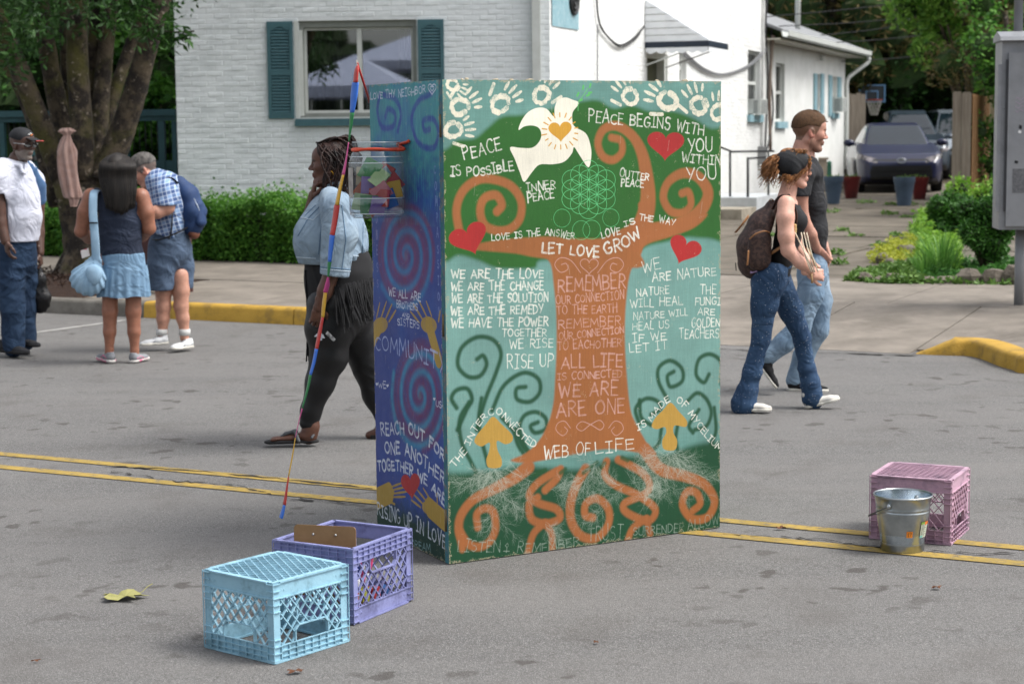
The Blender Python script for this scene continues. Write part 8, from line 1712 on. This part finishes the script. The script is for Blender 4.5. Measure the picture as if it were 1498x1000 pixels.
def onbody(o, pts, r, mat, name, par, off=.0):
    """lay a thin line on a mesh: each point is pushed along the view from outside onto it"""
    me = o; out = []; dg = None
    from mathutils.bvhtree import BVHTree
    if id(o.data) not in _bvh: _bvh[id(o.data)] = BVHTree.FromPolygons([v_.co+wloc(o) for v_ in o.data.vertices], [tuple(f.vertices) for f in o.data.polygons])
    bv = _bvh[id(o.data)]
    for q in pts:
        q = Vector(q); d = (q-Vector((0, 0, CAMH))).normalized(); hit = bv.ray_cast(Vector((0, 0, CAMH)), d)
        if hit[0] is not None: out.append(hit[0]+hit[1]*off)
    if len(out) > 1: mb = MB(); mb.tube(out, r, 5); return mb.build(name, mat, par)
_bvh = {}
jk = [o for o in p.root.children if o.name.startswith('denim_jacket')][0]; js = [o for o in p.root.children if o.name.startswith('sleeve')][0]
def L2(a, b, n_=16): return [PY(a[0]+(b[0]-a[0])*i/n_, a[1]+(b[1]-a[1])*i/n_, 10) for i in range(n_+1)]
def sk(o, *pts, r=.0028, mat=None, name='seam', par=None):
    q = []
    for a_, b_ in zip(pts, pts[1:]): q += L2(a_, b_)
    onbody(o, q, r, mat or m_seam, name, par or p.root, .001)
m_dseam = M('dark denim seam', '#5f7a92', .9)
sk(jk, (478, 290), (490, 288), (503, 294), mat=m_dseam); sk(js, (464, 393), (512, 397)); sk(js, (466, 390), (512, 394), mat=m_dseam); sk(jk, (432, 376), (462, 378)); sk(jk, (515, 374), (544, 376)); sk(jk, (481, 292), (470, 330), (466, 372), mat=m_dseam); sk(jk, (531, 325), (530, 380), mat=m_dseam); sk(jk, (446, 316), (462, 300), mat=m_dseam); sk(jk, (436, 345), (452, 318), (474, 296), mat=m_dseam); sk(jk, (440, 318), (458, 322), (468, 312)); sk(js, (500, 300), (506, 350), (500, 395), mat=m_dseam)
v = Vol(); p.limb([(493, 376, 0), (496, 400, 0), (500, 430, 0), (502, 452, 0)], [92, 98, 100, 96], .04, v, (0, 1, 0), 1.1); v.plane(J(500, 458, 0), (-.25, 0, -1)); p.cloth('skirt', v, m_blkf, .009, folds(.003, 60, (1, 0, .2), 5)); sko = [o for o in p.root.children if o.name.startswith('skirt')][0]
mb = MB(); rg = random.Random(4)
for i in range(60):
    t = i/59; x = 490+58*t; q = J(x, 420-14*t+rg.uniform(-2, 2), -.30+.25*t*t); L = rg.uniform(.19, .26)*(1-.1*t); mb.tube([Vector(q), Vector(q)+Vector((rg.uniform(-.01, .03), -.01, -L*.5)), Vector(q)+Vector((rg.uniform(.0, .05), rg.uniform(-.02, .02), -L))], .0045, 4, flat=.4)
for i in range(14): q = J(447+i*1.2, 395, -.1); mb.tube([Vector(q), Vector(q)+Vector((rg.uniform(-.01, .01), 0, -.2)), Vector(q)+Vector((rg.uniform(-.02, .01), 0, -.42-rg.uniform(0, .1)))], .005, 4, flat=.4)
mb.build('fringe', m_blkf, p.root)
pants(p, [([(486, 450, -.10), (482, 480, -.11), (481, 520, -.12), (468, 560, -.12), (455, 600, -.12), (452, 618, -.12)], [76, 70, 54, 42, 30, 27]), ([(510, 450, .1), (524, 490, .11), (537, 530, .12), (552, 580, .12), (560, 606, .12)], [74, 64, 48, 40, 28])], [((498, 410, 0), (498, 455, 0), 88, 92, 1.12)], m_blkl, 'leggings', amp=.0035, f=60, seed=8)
for (fx, fd) in (((388, 650), -.14),):
    sd_ = empty('sandal', J(430, 650, -.13), parent=p.root); sd_.location = Vector(J(430, 650, -.13))-wloc(p.root); v = Vol(); v.chain([J(458, 645, -.13), J(428, 645, -.13), J(397, 646, -.14)], [.036, .038, .042], .02, (0, 0, 1), .3); P_, F_ = v.mesh(.005); npmesh('sole', P_, F_, M('black foam', '#18181a', .8), sd_)
    v = Vol(); v.chain([J(437, 645, -.19), J(432, 631, -.15), J(437, 643, -.08)], [.010, .011, .010], .01); v.chain([J(432, 630, -.14), J(418, 634, -.14), J(406, 642, -.145)], [.012, .010, .006], .01); v.chain([J(456, 640, -.18), J(462, 630, -.12), J(456, 640, -.07)], [.008, .008, .008], .01); P_, F_ = v.mesh(.0045); npmesh('strap', P_, F_, M('grey leather strap', '#4b4d50', .5), sd_)
mb = MB(); q = J(548, 640, .12); mb.boxm(q-np.array([.02, .04, 0]), (.25, 0, 0), (0, .09, 0), (0, 0, .02)); mb.build('sandal', M('black foam', '#18181a', .8), p.root)
# braids
m_braid = M('dark brown braids', '#130b09', .55, '#2e1a14', 25, spec=.3, island=.4, bump=.8, bs=120, bd=.006)
v = Vol(); v.ell((-.02, 0, .045), (.108, .09, .095)); v.disp = folds(.004, 130, (.8, .4, .3), 3); P_, F_ = v.mesh(.005, extra=lambda D, X, Y, Z: smax(D, sdpoly([(.068, .1), (.062, .05), (.03, .0), (-.01, -.07), (-.2, -.08), (-.2, .3), (.1, .3)], X, Z)+0*Y, .006)); p.hmesh('hair', P_, F_, m_braid)
rg = random.Random(6)
def braid(q, rg_, k):
    s_, az, L = q; out = []; n_ = 13
    b = p.hp(.06-.12*az, s_*.03+rg_.uniform(-.02, .02), .115-.02*az)
    for i in range(n_):
        t = i/(n_-1); x = .05-.12*az-.05*math.sin(t*2.2)*(.6+az)+.02*math.sin(t*9+k); y = s_*(.03+.075*math.sin(min(1, t*1.7)*1.57)); z = .118-.35*L*t**1.25-.02*az+.03*math.sin(min(1, t*2)*1.57)
        out.append(p.hp(x+rg_.uniform(-.004, .004), y, z))
    return out
mb = MB(); br_ = []
for k in range(150):
    s_ = rg.choice((-1, -1, -1, 1)); q = (s_*rg.uniform(.75, 1.15), rg.uniform(0, 1.15), rg.uniform(.75, 1.0)); pts = cr(braid(q, rg, k), 3); n_ = len(pts); mb.tube(pts, [.0050+.0014*math.sin(i*1.9+k) for i in range(n_)], 6)
for k in range(34): pts = cr([p.hp(.06-.03*(k % 3), rg.uniform(-.06, .06), .115), p.hp(-.05, rg.uniform(-.06, .06), .14), p.hp(-.13+rg.uniform(-.02, .02), rg.uniform(-.06, .06), .08+rg.uniform(-.05, .06)), p.hp(-.14+rg.uniform(-.03, .02), rg.uniform(-.07, .07), -.02+rg.uniform(-.06, .05))], 6); mb.tube(pts, [.0050+.0014*math.sin(i*1.9+k) for i in range(len(pts))], 6)
mb.build('braids', m_braid, p.root, smooth=True)
ring = [p.hp(.012+.0*t, -0.0+.094, -.062) for t in (0,)]; ec = p.hp(.0, .09, -.062); mb = MB(); mb.tube([p.hp(.022*math.cos(t), .098, -.066+.026*math.sin(t)) for t in [2*math.pi*i/20 for i in range(21)]], .0026, 6, cap=False); mb.build('hoop_earring', M('gold', '#c8963a', .25, metal=1), p.root, smooth=True)
p.finish()
kr = empty('key_bunch', J(470, 480, -.3), 'bunch of keys with a metal tag held by the denim jacket woman', 'keys'); m_key = M('key steel', '#9a9c9e', .3, metal=.9)
for i, (x, y) in enumerate(((462, 492), (465, 498), (469, 497), (473, 494))):
    a_, b_ = Vector(J(468, 484, -.31)), Vector(J(x, y, -.33)); mb = MB(); mb.tube([a_, a_.lerp(b_, .5)], .004, 6); mb.boxm(a_.lerp(b_, .5)-Vector((.008, 0, 0)), Vector((.016, 0, 0)), Vector((0, .003, 0)), (b_-a_)*.55); mb.build('key', m_key, kr)
mb = MB(); mb.boxm(J(476, 488, -.33), Vector(J(488, 500, -.33))-Vector(J(476, 488, -.33)), (0, .004, 0), Vector(J(479, 484, -.33))-Vector(J(476, 488, -.33))); mb.build('key_tag', M('black and silver tag', '#3a3a3c', .4, '#a8a8a8', 60), kr)
# ---- woman in the navy top, seen from behind
m_navt = M('navy knit', '#1a2233', .85, '#202a3d', 5, bump=.15, bs=250, wr=.5); m_skirt = M('light blue chambray', '#7391aa', .85, '#65839d', 8, bump=.2, bs=250, wr=.5); m_lh = M('black straight hair', '#171412', .62, '#2a2521', 30, spec=.3, stretch=(1, 1, .05), island=.55)
a = G(178, 528); p = Person(a, 14.2, 'woman with long black hair, navy top and light blue skirt seen from behind', '#8f5f4a', 'people talking beside the street tree'); J = p.J
p.head((172, 248, -.04), .93, 75, 10, fem=1, lip='#7a4238', brow='#1c1512'); p.limb([(172, 262, 0), (173, 280, 0)], [22, 28])
p.limb([(174, 293, 0), (175, 320, 0), (176, 350, 0), (178, 385, 0)], [46, 50, 48, 56], n=(1, 0, 0), f=1.45); p.limb([(134, 288, 0), (125, 310, 0), (119, 338, .02), (130, 348, .2), (160, 335, .32)], [26, 23, 19, 17, 12]); p.limb([(206, 288, 0), (214, 310, 0), (218, 334, .02), (208, 345, .18), (190, 335, .3)], [26, 23, 19, 17, 12])
p.hand(J(160, 335, .32), (1, .2, .1), (0, 0, -1), True, 30, .95); p.hand(J(190, 335, .3), (-1, .2, .1), (0, 0, -1), False, 30, .95)
for x0, x1, x2 in ((163, 161, 160), (192, 195, 197)): p.limb([(x0, 395, 0), (x1, 425, 0), (x1, 455, .0), ((x1+x2)/2, 485, 0), (x2, 512, 0), (x2, 520, 0)], [32, 26, 24, 20, 13, 15])
v = Vol(); p.limb([(172, 282, 0), (174, 296, 0), (175, 325, 0), (175, 347, 0), (179, 372, 0)], [26, 40, 44, 44, 46], .03, v, (1, 0, 0), 1.42); v.plane(J(179, 373, 0), (0, 0, -1))
for x in (129, 216): v.cone(J(x, 280, 0), J(x+(3 if x < 150 else -3), 306, 0), p.r(20), p.r(14), .008, sub=True)
for x in (142, 203): v.cone(J(x, 284, 0), J(x+(8 if x < 150 else -8), 300, 0), p.r(18), p.r(24), .02)
p.cloth('sleeveless_top', v, m_navt, .008, folds(.0055, 50, (0, .2, 1), 3))
v = Vol(); p.limb([(179, 368, 0), (180, 395, 0)], [45.5, 48], .02, v, (1, 0, 0), 1.4); v.plane(J(180, 392, 0), (0, 0, -1)); v.plane(J(180, 370, 0), (0, 0, 1)); p.cloth('skirt', v, m_skirt, .008)
def ruffle(cx, y0, y1, w0, w1, n_, amp, name, mat, dz=0):
    mb = MB(); K, R2 = 100, 8; vs = []
    for j in range(R2+1):
        t = j/R2; c = Vector(J(cx, y0+(y1-y0)*t, 0)); rx = p.r(w0+(w1-w0)*t**.7); 
        for i in range(K): q = 2*math.pi*i/K; r_ = 1+amp*(.35+t)*math.sin(n_*q+1.5*math.sin(3*q)); vs.append(c+Vector((rx*r_*math.cos(q), rx*.72*r_*math.sin(q), .006*math.sin(5*q)*t)))
    mb.add(vs, [(j*K+i, j*K+(i+1) % K, (j+1)*K+(i+1) % K, (j+1)*K+i) for j in range(R2) for i in range(K)]); return mb.build(name, mat, p.root, smooth=True)
ruffle(181, 388, 433, 67, 76, 19, .04, 'skirt_ruffle', m_skirt)
v = Vol(); v.ell((-.014, 0, .032), (.106, .085, .095)).ell((.04, 0, .045), (.06, .066, .058), .02); v.plane((.07, 0, 0), (1, 0, -.3), .01); P_, F_ = v.mesh(.005); hs_ = p.hmesh('hair', P_, F_, m_lh)
mb = MB(); rg = random.Random(9)
for k in range(330):
    q = rg.uniform(-1, 1); top_ = Vector(J(172+q*10, 229+8*abs(q), -.03)); w0, w1 = 27, 24; x1 = 172+q*w0; x2 = 176+q*w1*.9; yb = 300+12*(1-abs(q))+rg.uniform(-8, 4); dep = -.11-.05*math.sqrt(max(0, 1-q*q))
    pts = cr([Vector(J(172+q*3, 224.5, .03)), Vector(J(172+q*15, 225.5+4*abs(q), -.03)), Vector(J(172+q*24, 233+4*abs(q), -.10)), Vector(J(172+q*27, 244, dep-.01)), Vector(J(x1+rg.uniform(-1, 1), 258, dep)), Vector(J((x1+x2)/2+rg.uniform(-1.5, 1.5), 280, dep-.015)), Vector(J(x2+rg.uniform(-2, 2), yb, dep-.01))], 4); mb.tube(pts, [.0065*(1-.6*(i/len(pts))**3) for i in range(len(pts))], 4)
mb.build('long_hair', m_lh, p.root, smooth=True)
m_gsh = M('grey mesh running shoe', '#84868a', .7, '#6b6d71', 20); m_pinks = M('pale pink and yellow sole', '#bdb9b4', .6, '#d06a8c', 14, lo=.5, hi=.56)
shoe(p, None, J(168, 531, .0), J(140, 530, .06)*1.0, m_gsh, m_pinks, w=.09, L=.25, accent=m_pinks) if 0 else None
for (hx, tx) in ((166, 143), (191, 217)): shoe(p, None, J(hx, 531, -.07), J(tx, 524, .14), m_gsh, m_pinks, w=.088, accent=M('pink stripe', '#c95a82', .6), lace=M('white lace', '#cfcbc0', .8))
p.finish()
bg = empty('shoulder_bag', J(128, 432, -.08), 'pleated light blue shoulder bag hanging from the woman in the navy top', 'bag'); m_bag = M('light blue pleated cotton', '#93b0c6', .85, '#84a3bb', 10, bump=.4, bs=160)
v = Vol(); v.chain([J(139, 382, -.12), J(128, 408, -.12), J(116, 408, -.12)], [p.r(20), p.r(46), p.r(24)], .03, (0, 1, 0), .6); v.ell(J(130, 408, -.12), (p.r(48), .08, p.r(44)), .03)
def _pl(X, Y, Z): q = J(140, 376, -.12); a_ = np.arctan2(Z-q[2], X-q[0]); return .0045*np.sin(a_*34)+0*Y
v.disp = _pl; P_, F_ = v.mesh(.0065); npmesh('bag_body', P_, F_, m_bag, bg)
v = Vol(); v.ell(J(137, 402, -.19), (p.r(26), .035, p.r(30)), .01); v.disp = folds(.004, 120, (0, 0, 1), 3); P_, F_ = v.mesh(.0065); npmesh('front_pocket', P_, F_, m_bag, bg)
strp('shoulder_strap', [J(141, 384, -.14), J(139, 350, -.17), J(136, 310, -.16), J(137, 284, -.13), J(142, 279, -.0), J(143, 290, .12)], .032, m_bag, bg, .2); fb_ = J(137, 326, -.18); mb = MB(); mb.boxm(fb_-np.array([.03, .012, .006]), (.06, 0, 0), (0, .01, 0), (0, 0, .012)); mb.build('buckle', m_blk, bg)
mb = MB(); mb.boxm(J(120, 378, -.13), (.06, 0, .02), (0, .004, 0), (-.01, 0, .06)); tag(mb.build('printed_card', M('white and red card', '#cfcac8', .6, '#b8455a', 20, lo=.5, hi=.54)), 'small white and red card sticking out of the light blue bag', 'card')
# ---- man in the plaid shirt
pm = bpy.data.materials.new('blue plaid cotton'); n, l, b = nodes(pm); co = n.new('ShaderNodeTexCoord').outputs['Object']; mp = n.new('ShaderNodeMapping'); mp.inputs['Rotation'].default_value = (0, R_(14), 0); l.new(co, mp.inputs[0])
def stripe(axis, sc, st):
    w = n.new('ShaderNodeTexWave'); w.wave_type = 'BANDS'; w.bands_direction = axis; w.inputs['Scale'].default_value = sc; w.inputs['Distortion'].default_value = .6; w.inputs['Detail'].default_value = 1; l.new(mp.outputs[0], w.inputs['Vector']); return ramp(n, l, w.outputs[0], st)
c = mixc(n, l, stripe('X', 5, [(.35, 0), (.75, .72)]), lin('#7c97bb'), lin('#2b4775')); c = mixc(n, l, stripe('Z', 5, [(.35, 0), (.75, .7)]), c, lin('#27406f')); c = mixc(n, l, stripe('X', 10, [(.8, 0), (.97, .35)]), c, lin('#d5dee8')); c = mixc(n, l, stripe('Z', 10, [(.8, 0), (.97, .35)]), c, lin('#d5dee8'))
l.new(c, b.inputs['Base Color']); b.inputs['Roughness'].default_value = .85
m_short = M('slate blue shorts', '#4b5c72', .85, '#415166', 5, bump=.15, bs=250, wr=.5); m_greyh = M('grey hair', '#5e5a56', .75, '#2f2c2a', 40, stretch=(1, 1, .4)); 
a = G(248, 508); p = Person(a, 15.0, 'grey haired man in a blue plaid shirt and slate shorts bending his head down', '#bb8a75', 'people talking beside the street tree', '#b2705f'); J = p.J
p.head((211, 248, 0), 1.08, 184, 34, lip='#96594c', brow='#4a3c33', heavy=1, fade='#57504b'); p.eyes(); tufts(p, m_greyh, 360, .010); p.shell_hair(SHORT, .008, m_greyh, noise=.0006, f=260)
p.limb([(222, 258, 0), (234, 272, 0)], [30, 36]); p.limb([(243, 280, 0), (248, 310, 0), (249, 345, 0)], [48, 52, 50], n=(0, 1, 0), f=1.35)
p.limb([(243, 282, -.2), (244, 303, -.26), (230, 310, -.3), (212, 316, -.26)], [26, 22, 19, 13]); p.limb([(236, 282, .2), (226, 305, .24), (206, 318, .2)], [26, 20, 13]); p.hand(J(212, 316, -.26), (-1, .2, -.1), (0, 1, -.3), False, 30, 1.05); p.hand(J(206, 318, .2), (-1, -.2, 0), (0, -1, -.3), True, 30, 1.05)
for x0, x1, x2 in ((238, 239, 238), (262, 265, 270)): p.limb([(x0, 402, 0), (x1, 425, 0), (x1, 448, 0), ((x1+x2)/2, 466, 0), (x2, 486, 0), (x2, 494, 0)], [34, 26, 23, 20, 14, 15])
v = Vol(); p.limb([(229, 263, 0), (241, 274, 0), (246, 300, 0), (245, 325, 0), (246, 342, 0)], [34, 50, 56, 58, 54], .03, v, (0, 1, 0), 1.35); p.limb([(239, 272, -.13), (243, 284, -.22), (243, 300, -.26)], [34, 36, 34], .03, v); p.limb([(233, 272, .13), (232, 284, .22), (226, 300, .24)], [34, 34, 32], .03, v); v.cone(J(216, 254, 0), J(227, 262, 0), p.r(24), p.r(26), .006, sub=True); v.plane(J(246, 344, 0), (-.25, 0, -1)); zs3 = J(0, 303, -.26)[2]; y3a, y3b = J(0, 0, -.21)[1], J(0, 0, .19)[1]
v.disp = folds(.005, 40, (.7, .2, .7), 9); P_, F_ = v.mesh(.0085, extra=lambda D, X, Y, Z: smax(D, np.where((Y < y3a) | (Y > y3b), zs3-Z+0*X, -1.)+0*X, .003)); npmesh('plaid_shirt', P_, F_, pm, p.root)
v = Vol(); v.chain([J(221, 264, -.07), J(226, 272, -.1)], [.03, .02], .01, (1, 0, .6), .5); v.chain([J(232, 250, 0), J(237, 258, -.06), J(222, 272, -.1)], [.022, .028, .018], .01); P_, F_ = v.mesh(.006); npmesh('collar', P_, F_, pm, p.root)
pants(p, [([(238, 362, -.06), (236, 390, -.09), (235, 430, -.09)], [44, 41, 35]), ([(258, 362, .06), (263, 390, .08), (266, 430, .08)], [44, 41, 36])], [((248, 338, 0), (249, 366, 0), 54, 58, 1.25)], m_short, 'shorts', amp=.005, f=50, seed=2, hem=(250, 423, 0), waist=((248, 336, 0), (.1, 0, 1)))
strp('belt', [J(221, 350, -.1), J(236, 350, -.24), J(258, 341, -.24), J(274, 333, -.1)], .014, m_blk, p.root, .4)
m_ws = M('white leather trainer', '#d3d4d4', .55, '#bfc0c2', 12)
shoe(p, None, J(248, 503, .0), J(203, 506, -.06), m_ws, m_white_s, w=.098, lace=m_blk, accent=M('navy stripe', '#27324c', .6)); shoe(p, None, J(282, 508, .0), J(249, 512, -.2), m_ws, m_white_s, w=.098, lace=m_blk, accent=M('navy stripe', '#27324c', .6))
for x in (237, 270): mb = MB(); mb.tube([J(x, 481, 0), J(x, 490, 0)], .047, 12); mb.build('sock', M('white sock', '#c9c9c6', .9), p.root, smooth=True)
m_thin = M('thin metal glasses', '#3b3b3f', .3, metal=.6)
for sg in (-1, 1):
    ring = [p.hp(.104, sg*.031+.022*math.cos(t), -.004+.015*math.sin(t)) for t in [2*math.pi*i/16 for i in range(17)]]; mb = MB(); mb.tube(ring, .0014, 5, cap=False); mb.tube([p.hp(.104, sg*.053, .002), p.hp(.088, sg*.074, .004), p.hp(.0, sg*.086, .004)], .0018, 5); mb.build('glasses_frame', m_thin, p.root)
p.finish()
m_nbp = M('navy nylon backpack', '#1f3a63', .7, '#1a3156', 6, bump=.2, bs=120); bk2 = empty('backpack', J(282, 348, 0), 'navy backpack with brown base on the man in the plaid shirt', 'backpack')
v = Vol(); v.chain([J(262, 268, 0), J(275, 285, 0), J(282, 310, 0), J(281, 328, 0)], [p.r(22), p.r(32), p.r(38), p.r(34)], .03, (0, 1, 0), 1.2); v.disp = folds(.004, 40, (.4, 0, 1), 5); P_, F_ = v.mesh(.0085); npmesh('bag_body', P_, F_, m_nbp, bk2)
v = Vol(); v.chain([J(290, 300, -.03), J(293, 324, -.03)], [p.r(16), p.r(18)], .03, (0, 1, 0), 1.8); v.disp = folds(.003, 50, (.4, 0, 1), 6); P_, F_ = v.mesh(.0085); npmesh('front_pocket', P_, F_, m_nbp, bk2); v = Vol(); v.chain([J(278, 330, 0), J(284, 342, 0)], [p.r(20), p.r(16)], .03, (0, 1, 0), 1.9); P_, F_ = v.mesh(.0085); npmesh('base_panel', P_, F_, M('brown leather base', '#7b4a35', .6), bk2)
for k in range(3): mb = MB(); mb.tube([J(284+2*k, 290+4*k, -.21), J(288+2*k, 300+4*k, -.22)], .003, 5); mb.build('zip_pull', M('pale cord', '#a9b3c2', .6), bk2)
for sg in (-1, 1): strp('shoulder_strap', [J(260, 268, sg*.1), J(249, 260, sg*.15), J(235, 264, sg*.19), J(229, 282, sg*.22)], .022, m_blk, bk2); strp('lower_strap', [J(238, 302, sg*.28), J(252, 312, sg*.27), J(270, 322, sg*.2)], .010, m_blk, bk2)
strp('dangling_strap', [J(252, 312, -.28), J(251, 335, -.27), J(247, 350, -.27)], .008, m_blk, bk2)
# ---- man with the cap
m_polo = M('white polo cotton', '#c9cbd6', .85, '#bcbfcc', 4, bump=.12, bs=250, wr=.5); m_dkj = denim('dark blue jeans', '#26384f', '#1c2b40', '#3b5069'); m_capm = M('black cap cloth', '#16171a', .8, '#1d1e22', 8, bump=.15, bs=200); m_beard = M('grey beard', '#8d8780', .9, '#5f5a55', 60)
a = G(24, 516); p = Person(a, 14.7, 'man in a black cap, sunglasses, white polo shirt and jeans at the left edge', '#4f352a', 'people talking beside the street tree'); J = p.J
p.head((33, 211, -.02), 1.04, -35, 4, lip='#5e3a33', brow='#1c1412', beard='#8a837b', bd=.6); p.limb([(25, 232, 0), (20, 246, 0)], [25, 32])
p.limb([(20, 256, 0), (24, 300, 0), (26, 345, 0), (24, 368, 0)], [58, 62, 58, 56], n=(0, 1, 0), f=.95); p.limb([(-2, 252, -.12), (-4, 285, -.17), (0, 325, -.18), (8, 352, -.2)], [28, 23, 19, 14]); p.limb([(44, 256, .18), (54, 300, .24), (56, 340, .2), (58, 370, .14)], [26, 22, 18, 13]); p.hand(J(9, 353, -.2), (.12, -.05, -1), (1, .6, 0), True, 25, 1.05); p.hand(J(58, 371, .14), (.1, 0, -1), (-1, 0, 0), False, 40, 1.05)
for pts in ([(14, 385, -.06), (18, 440, -.08), (20, 505, -.08)], [(36, 385, .08), (38, 440, .09), (38, 498, .09)]): p.limb(pts, [36, 28, 18])
v = Vol(); p.limb([(20, 247, 0), (20, 259, 0), (25, 290, 0), (27, 318, 0), (26, 350, 0)], [34, 58, 64, 66, 60], .03, v, (0, 1, 0), .95); p.limb([(4, 248, -.1), (-3, 262, -.16), (-3, 282, -.17)], [34, 36, 34], .03, v); p.limb([(36, 250, .12), (48, 266, .2), (52, 285, .23)], [34, 34, 32], .03, v); v.cone(J(24, 228, 0), J(21, 244, 0), p.r(26), p.r(27), .006, sub=True); v.plane(J(26, 353, 0), (0, 0, -1)); xs_, z4 = J(6, 0, 0)[0], J(0, 283, -.17)[2]; y4a = J(0, 0, -.13)[1]; y4b = J(0, 0, .16)[1]
v.disp = folds(.0045, 36, (.6, .2, .7), 12); P_, F_ = v.mesh(.0085, extra=lambda D, X, Y, Z: smax(D, np.where(((Y < y4a) & (X < xs_)) | (Y > y4b), z4-Z+0*X, -1.)+0*X, .003)); npmesh('polo_shirt', P_, F_, m_polo, p.root)
v = Vol(); v.chain([J(10, 234, .0), J(17, 240, -.1), J(30, 243, -.12), J(33, 252, -.14)], [.014, .016, .016, .012], .01); v.chain([J(34, 236, .02), J(38, 243, -.08), J(36, 254, -.13)], [.014, .014, .010], .01); P_, F_ = v.mesh(.006); npmesh('collar', P_, F_, m_polo, p.root)
pants(p, [([(16, 375, -.05), (16, 410, -.07), (18, 450, -.08), (20, 505, -.08)], [42, 40, 36, 35]), ([(34, 375, .06), (37, 410, .08), (38, 450, .09), (37, 498, .09)], [38, 36, 32, 31])], [((25, 350, 0), (25, 382, 0), 56, 54, .95)], m_dkj, amp=.006, f=46, seed=12, waist=((25, 347, 0), (0, 0, 1)))
m_bsn = M('black trainer', '#131417', .8, '#26272b', 20); shoe(p, None, J(-2, 514, -.06), J(44, 519, -.2), m_bsn, M('black sole', '#1c1c1e', .8), w=.095, accent=M('white stripe', '#b9b9bb', .6)); shoe(p, None, J(20, 503, .1), J(59, 508, -.02), m_bsn, M('black sole', '#1c1c1e', .8), w=.095)
# cap, glasses
v = Vol(); v.ell((-.012, 0, .05), (.106, .085, .078)); v.plane((0, 0, .038), (-.18, 0, -1), .004); P_, F_ = v.mesh(.0045); p.hmesh('cap_crown', P_, F_, m_capm); v = Vol(); v.cone((.10, -.0, .052), (.15, 0, .040), .05, .045, .02, (0, 0, 1), .1); v.plane((.075, 0, 0), (-1, 0, 0), .003); P_, F_ = v.mesh(.004); p.hmesh('cap_brim', P_, F_, m_capm)
mb = MB(); mb.tube([p.hp(.195, .0+.03*k, .037) for k in (-1.2, 1.2)], .004, 6); mb.build('brim_trim', M('red trim', '#b33a35', .6), p.root)
for i, (y, z, c) in enumerate(((.0, .085, '#c8c8c4'), (.012, .078, '#c8743a'), (-.014, .078, '#c8c8c4'), (.002, .072, '#c8743a'))): mb = MB(); mb.blob(p.hp(.090-abs(y)*.2, y, z), (.010, .010, .006), 8, 6); mb.build('cap_emblem', M('emblem '+c, c, .7), p.root, smooth=True)
m_sun = M('dark lens', '#0d0e11', .08, spec=.8)
for sg in (-1, 1):
    mb = MB(); q = [p.hp(.104-.01*abs(math.cos(t))*(sg*math.cos(t) > 0), sg*.033+.026*math.cos(t), .0+.015*math.sin(t)) for t in [2*math.pi*i/16 for i in range(16)]]; mb.add(q+[v_-Vector(p.HR[:, 0])*.004 for v_ in q], [tuple(range(16))]+[(i, 16+i, 16+(i+1) % 16, (i+1) % 16) for i in range(16)]); mb.build('sunglass_lens', m_sun, p.root)
    mb = MB(); mb.tube([p.hp(.098, sg*.058, .006), p.hp(.085, sg*.076, .008), p.hp(.0, sg*.086, .010)], .003, 6); mb.build('glasses_temple', M('silver temple', '#a5a6a6', .3, metal=.6), p.root)
p.finish()
mb = MB(); v = Vol(); v.chain([J(38, 238, .06), J(48, 252, .06), J(57, 272, .08), J(60, 292, .1)], [.03, .045, .055, .05], .01, (0, 1, 0), .5); v.disp = folds(.006, 110, (1, 0, -.3), 3); P_, F_ = v.mesh(.006); tag(npmesh('blue_towel', P_, F_, M('blue towel', '#3d5c80', .95, '#4d6e92', 10, sheen=.3)), 'blue towel slung over the shoulder of the man with the cap', 'towel')
v = Vol(); v.chain([J(57, 392, .12), J(57, 410, .12), J(59, 436, .12), J(58, 446, .12)], [.02, .055, .085, .075], .03, (0, 1, 0), .7); v.disp = folds(.009, 55, (1, .3, .5), 8); P_, F_ = v.mesh(.008); tag(npmesh('plastic_bag', P_, F_, M('glossy black plastic', '#0b0b0d', .25, bump=.4, bs=40, bd=.02)), 'black plastic bag hanging from the hand of the man with the cap', 'bag')
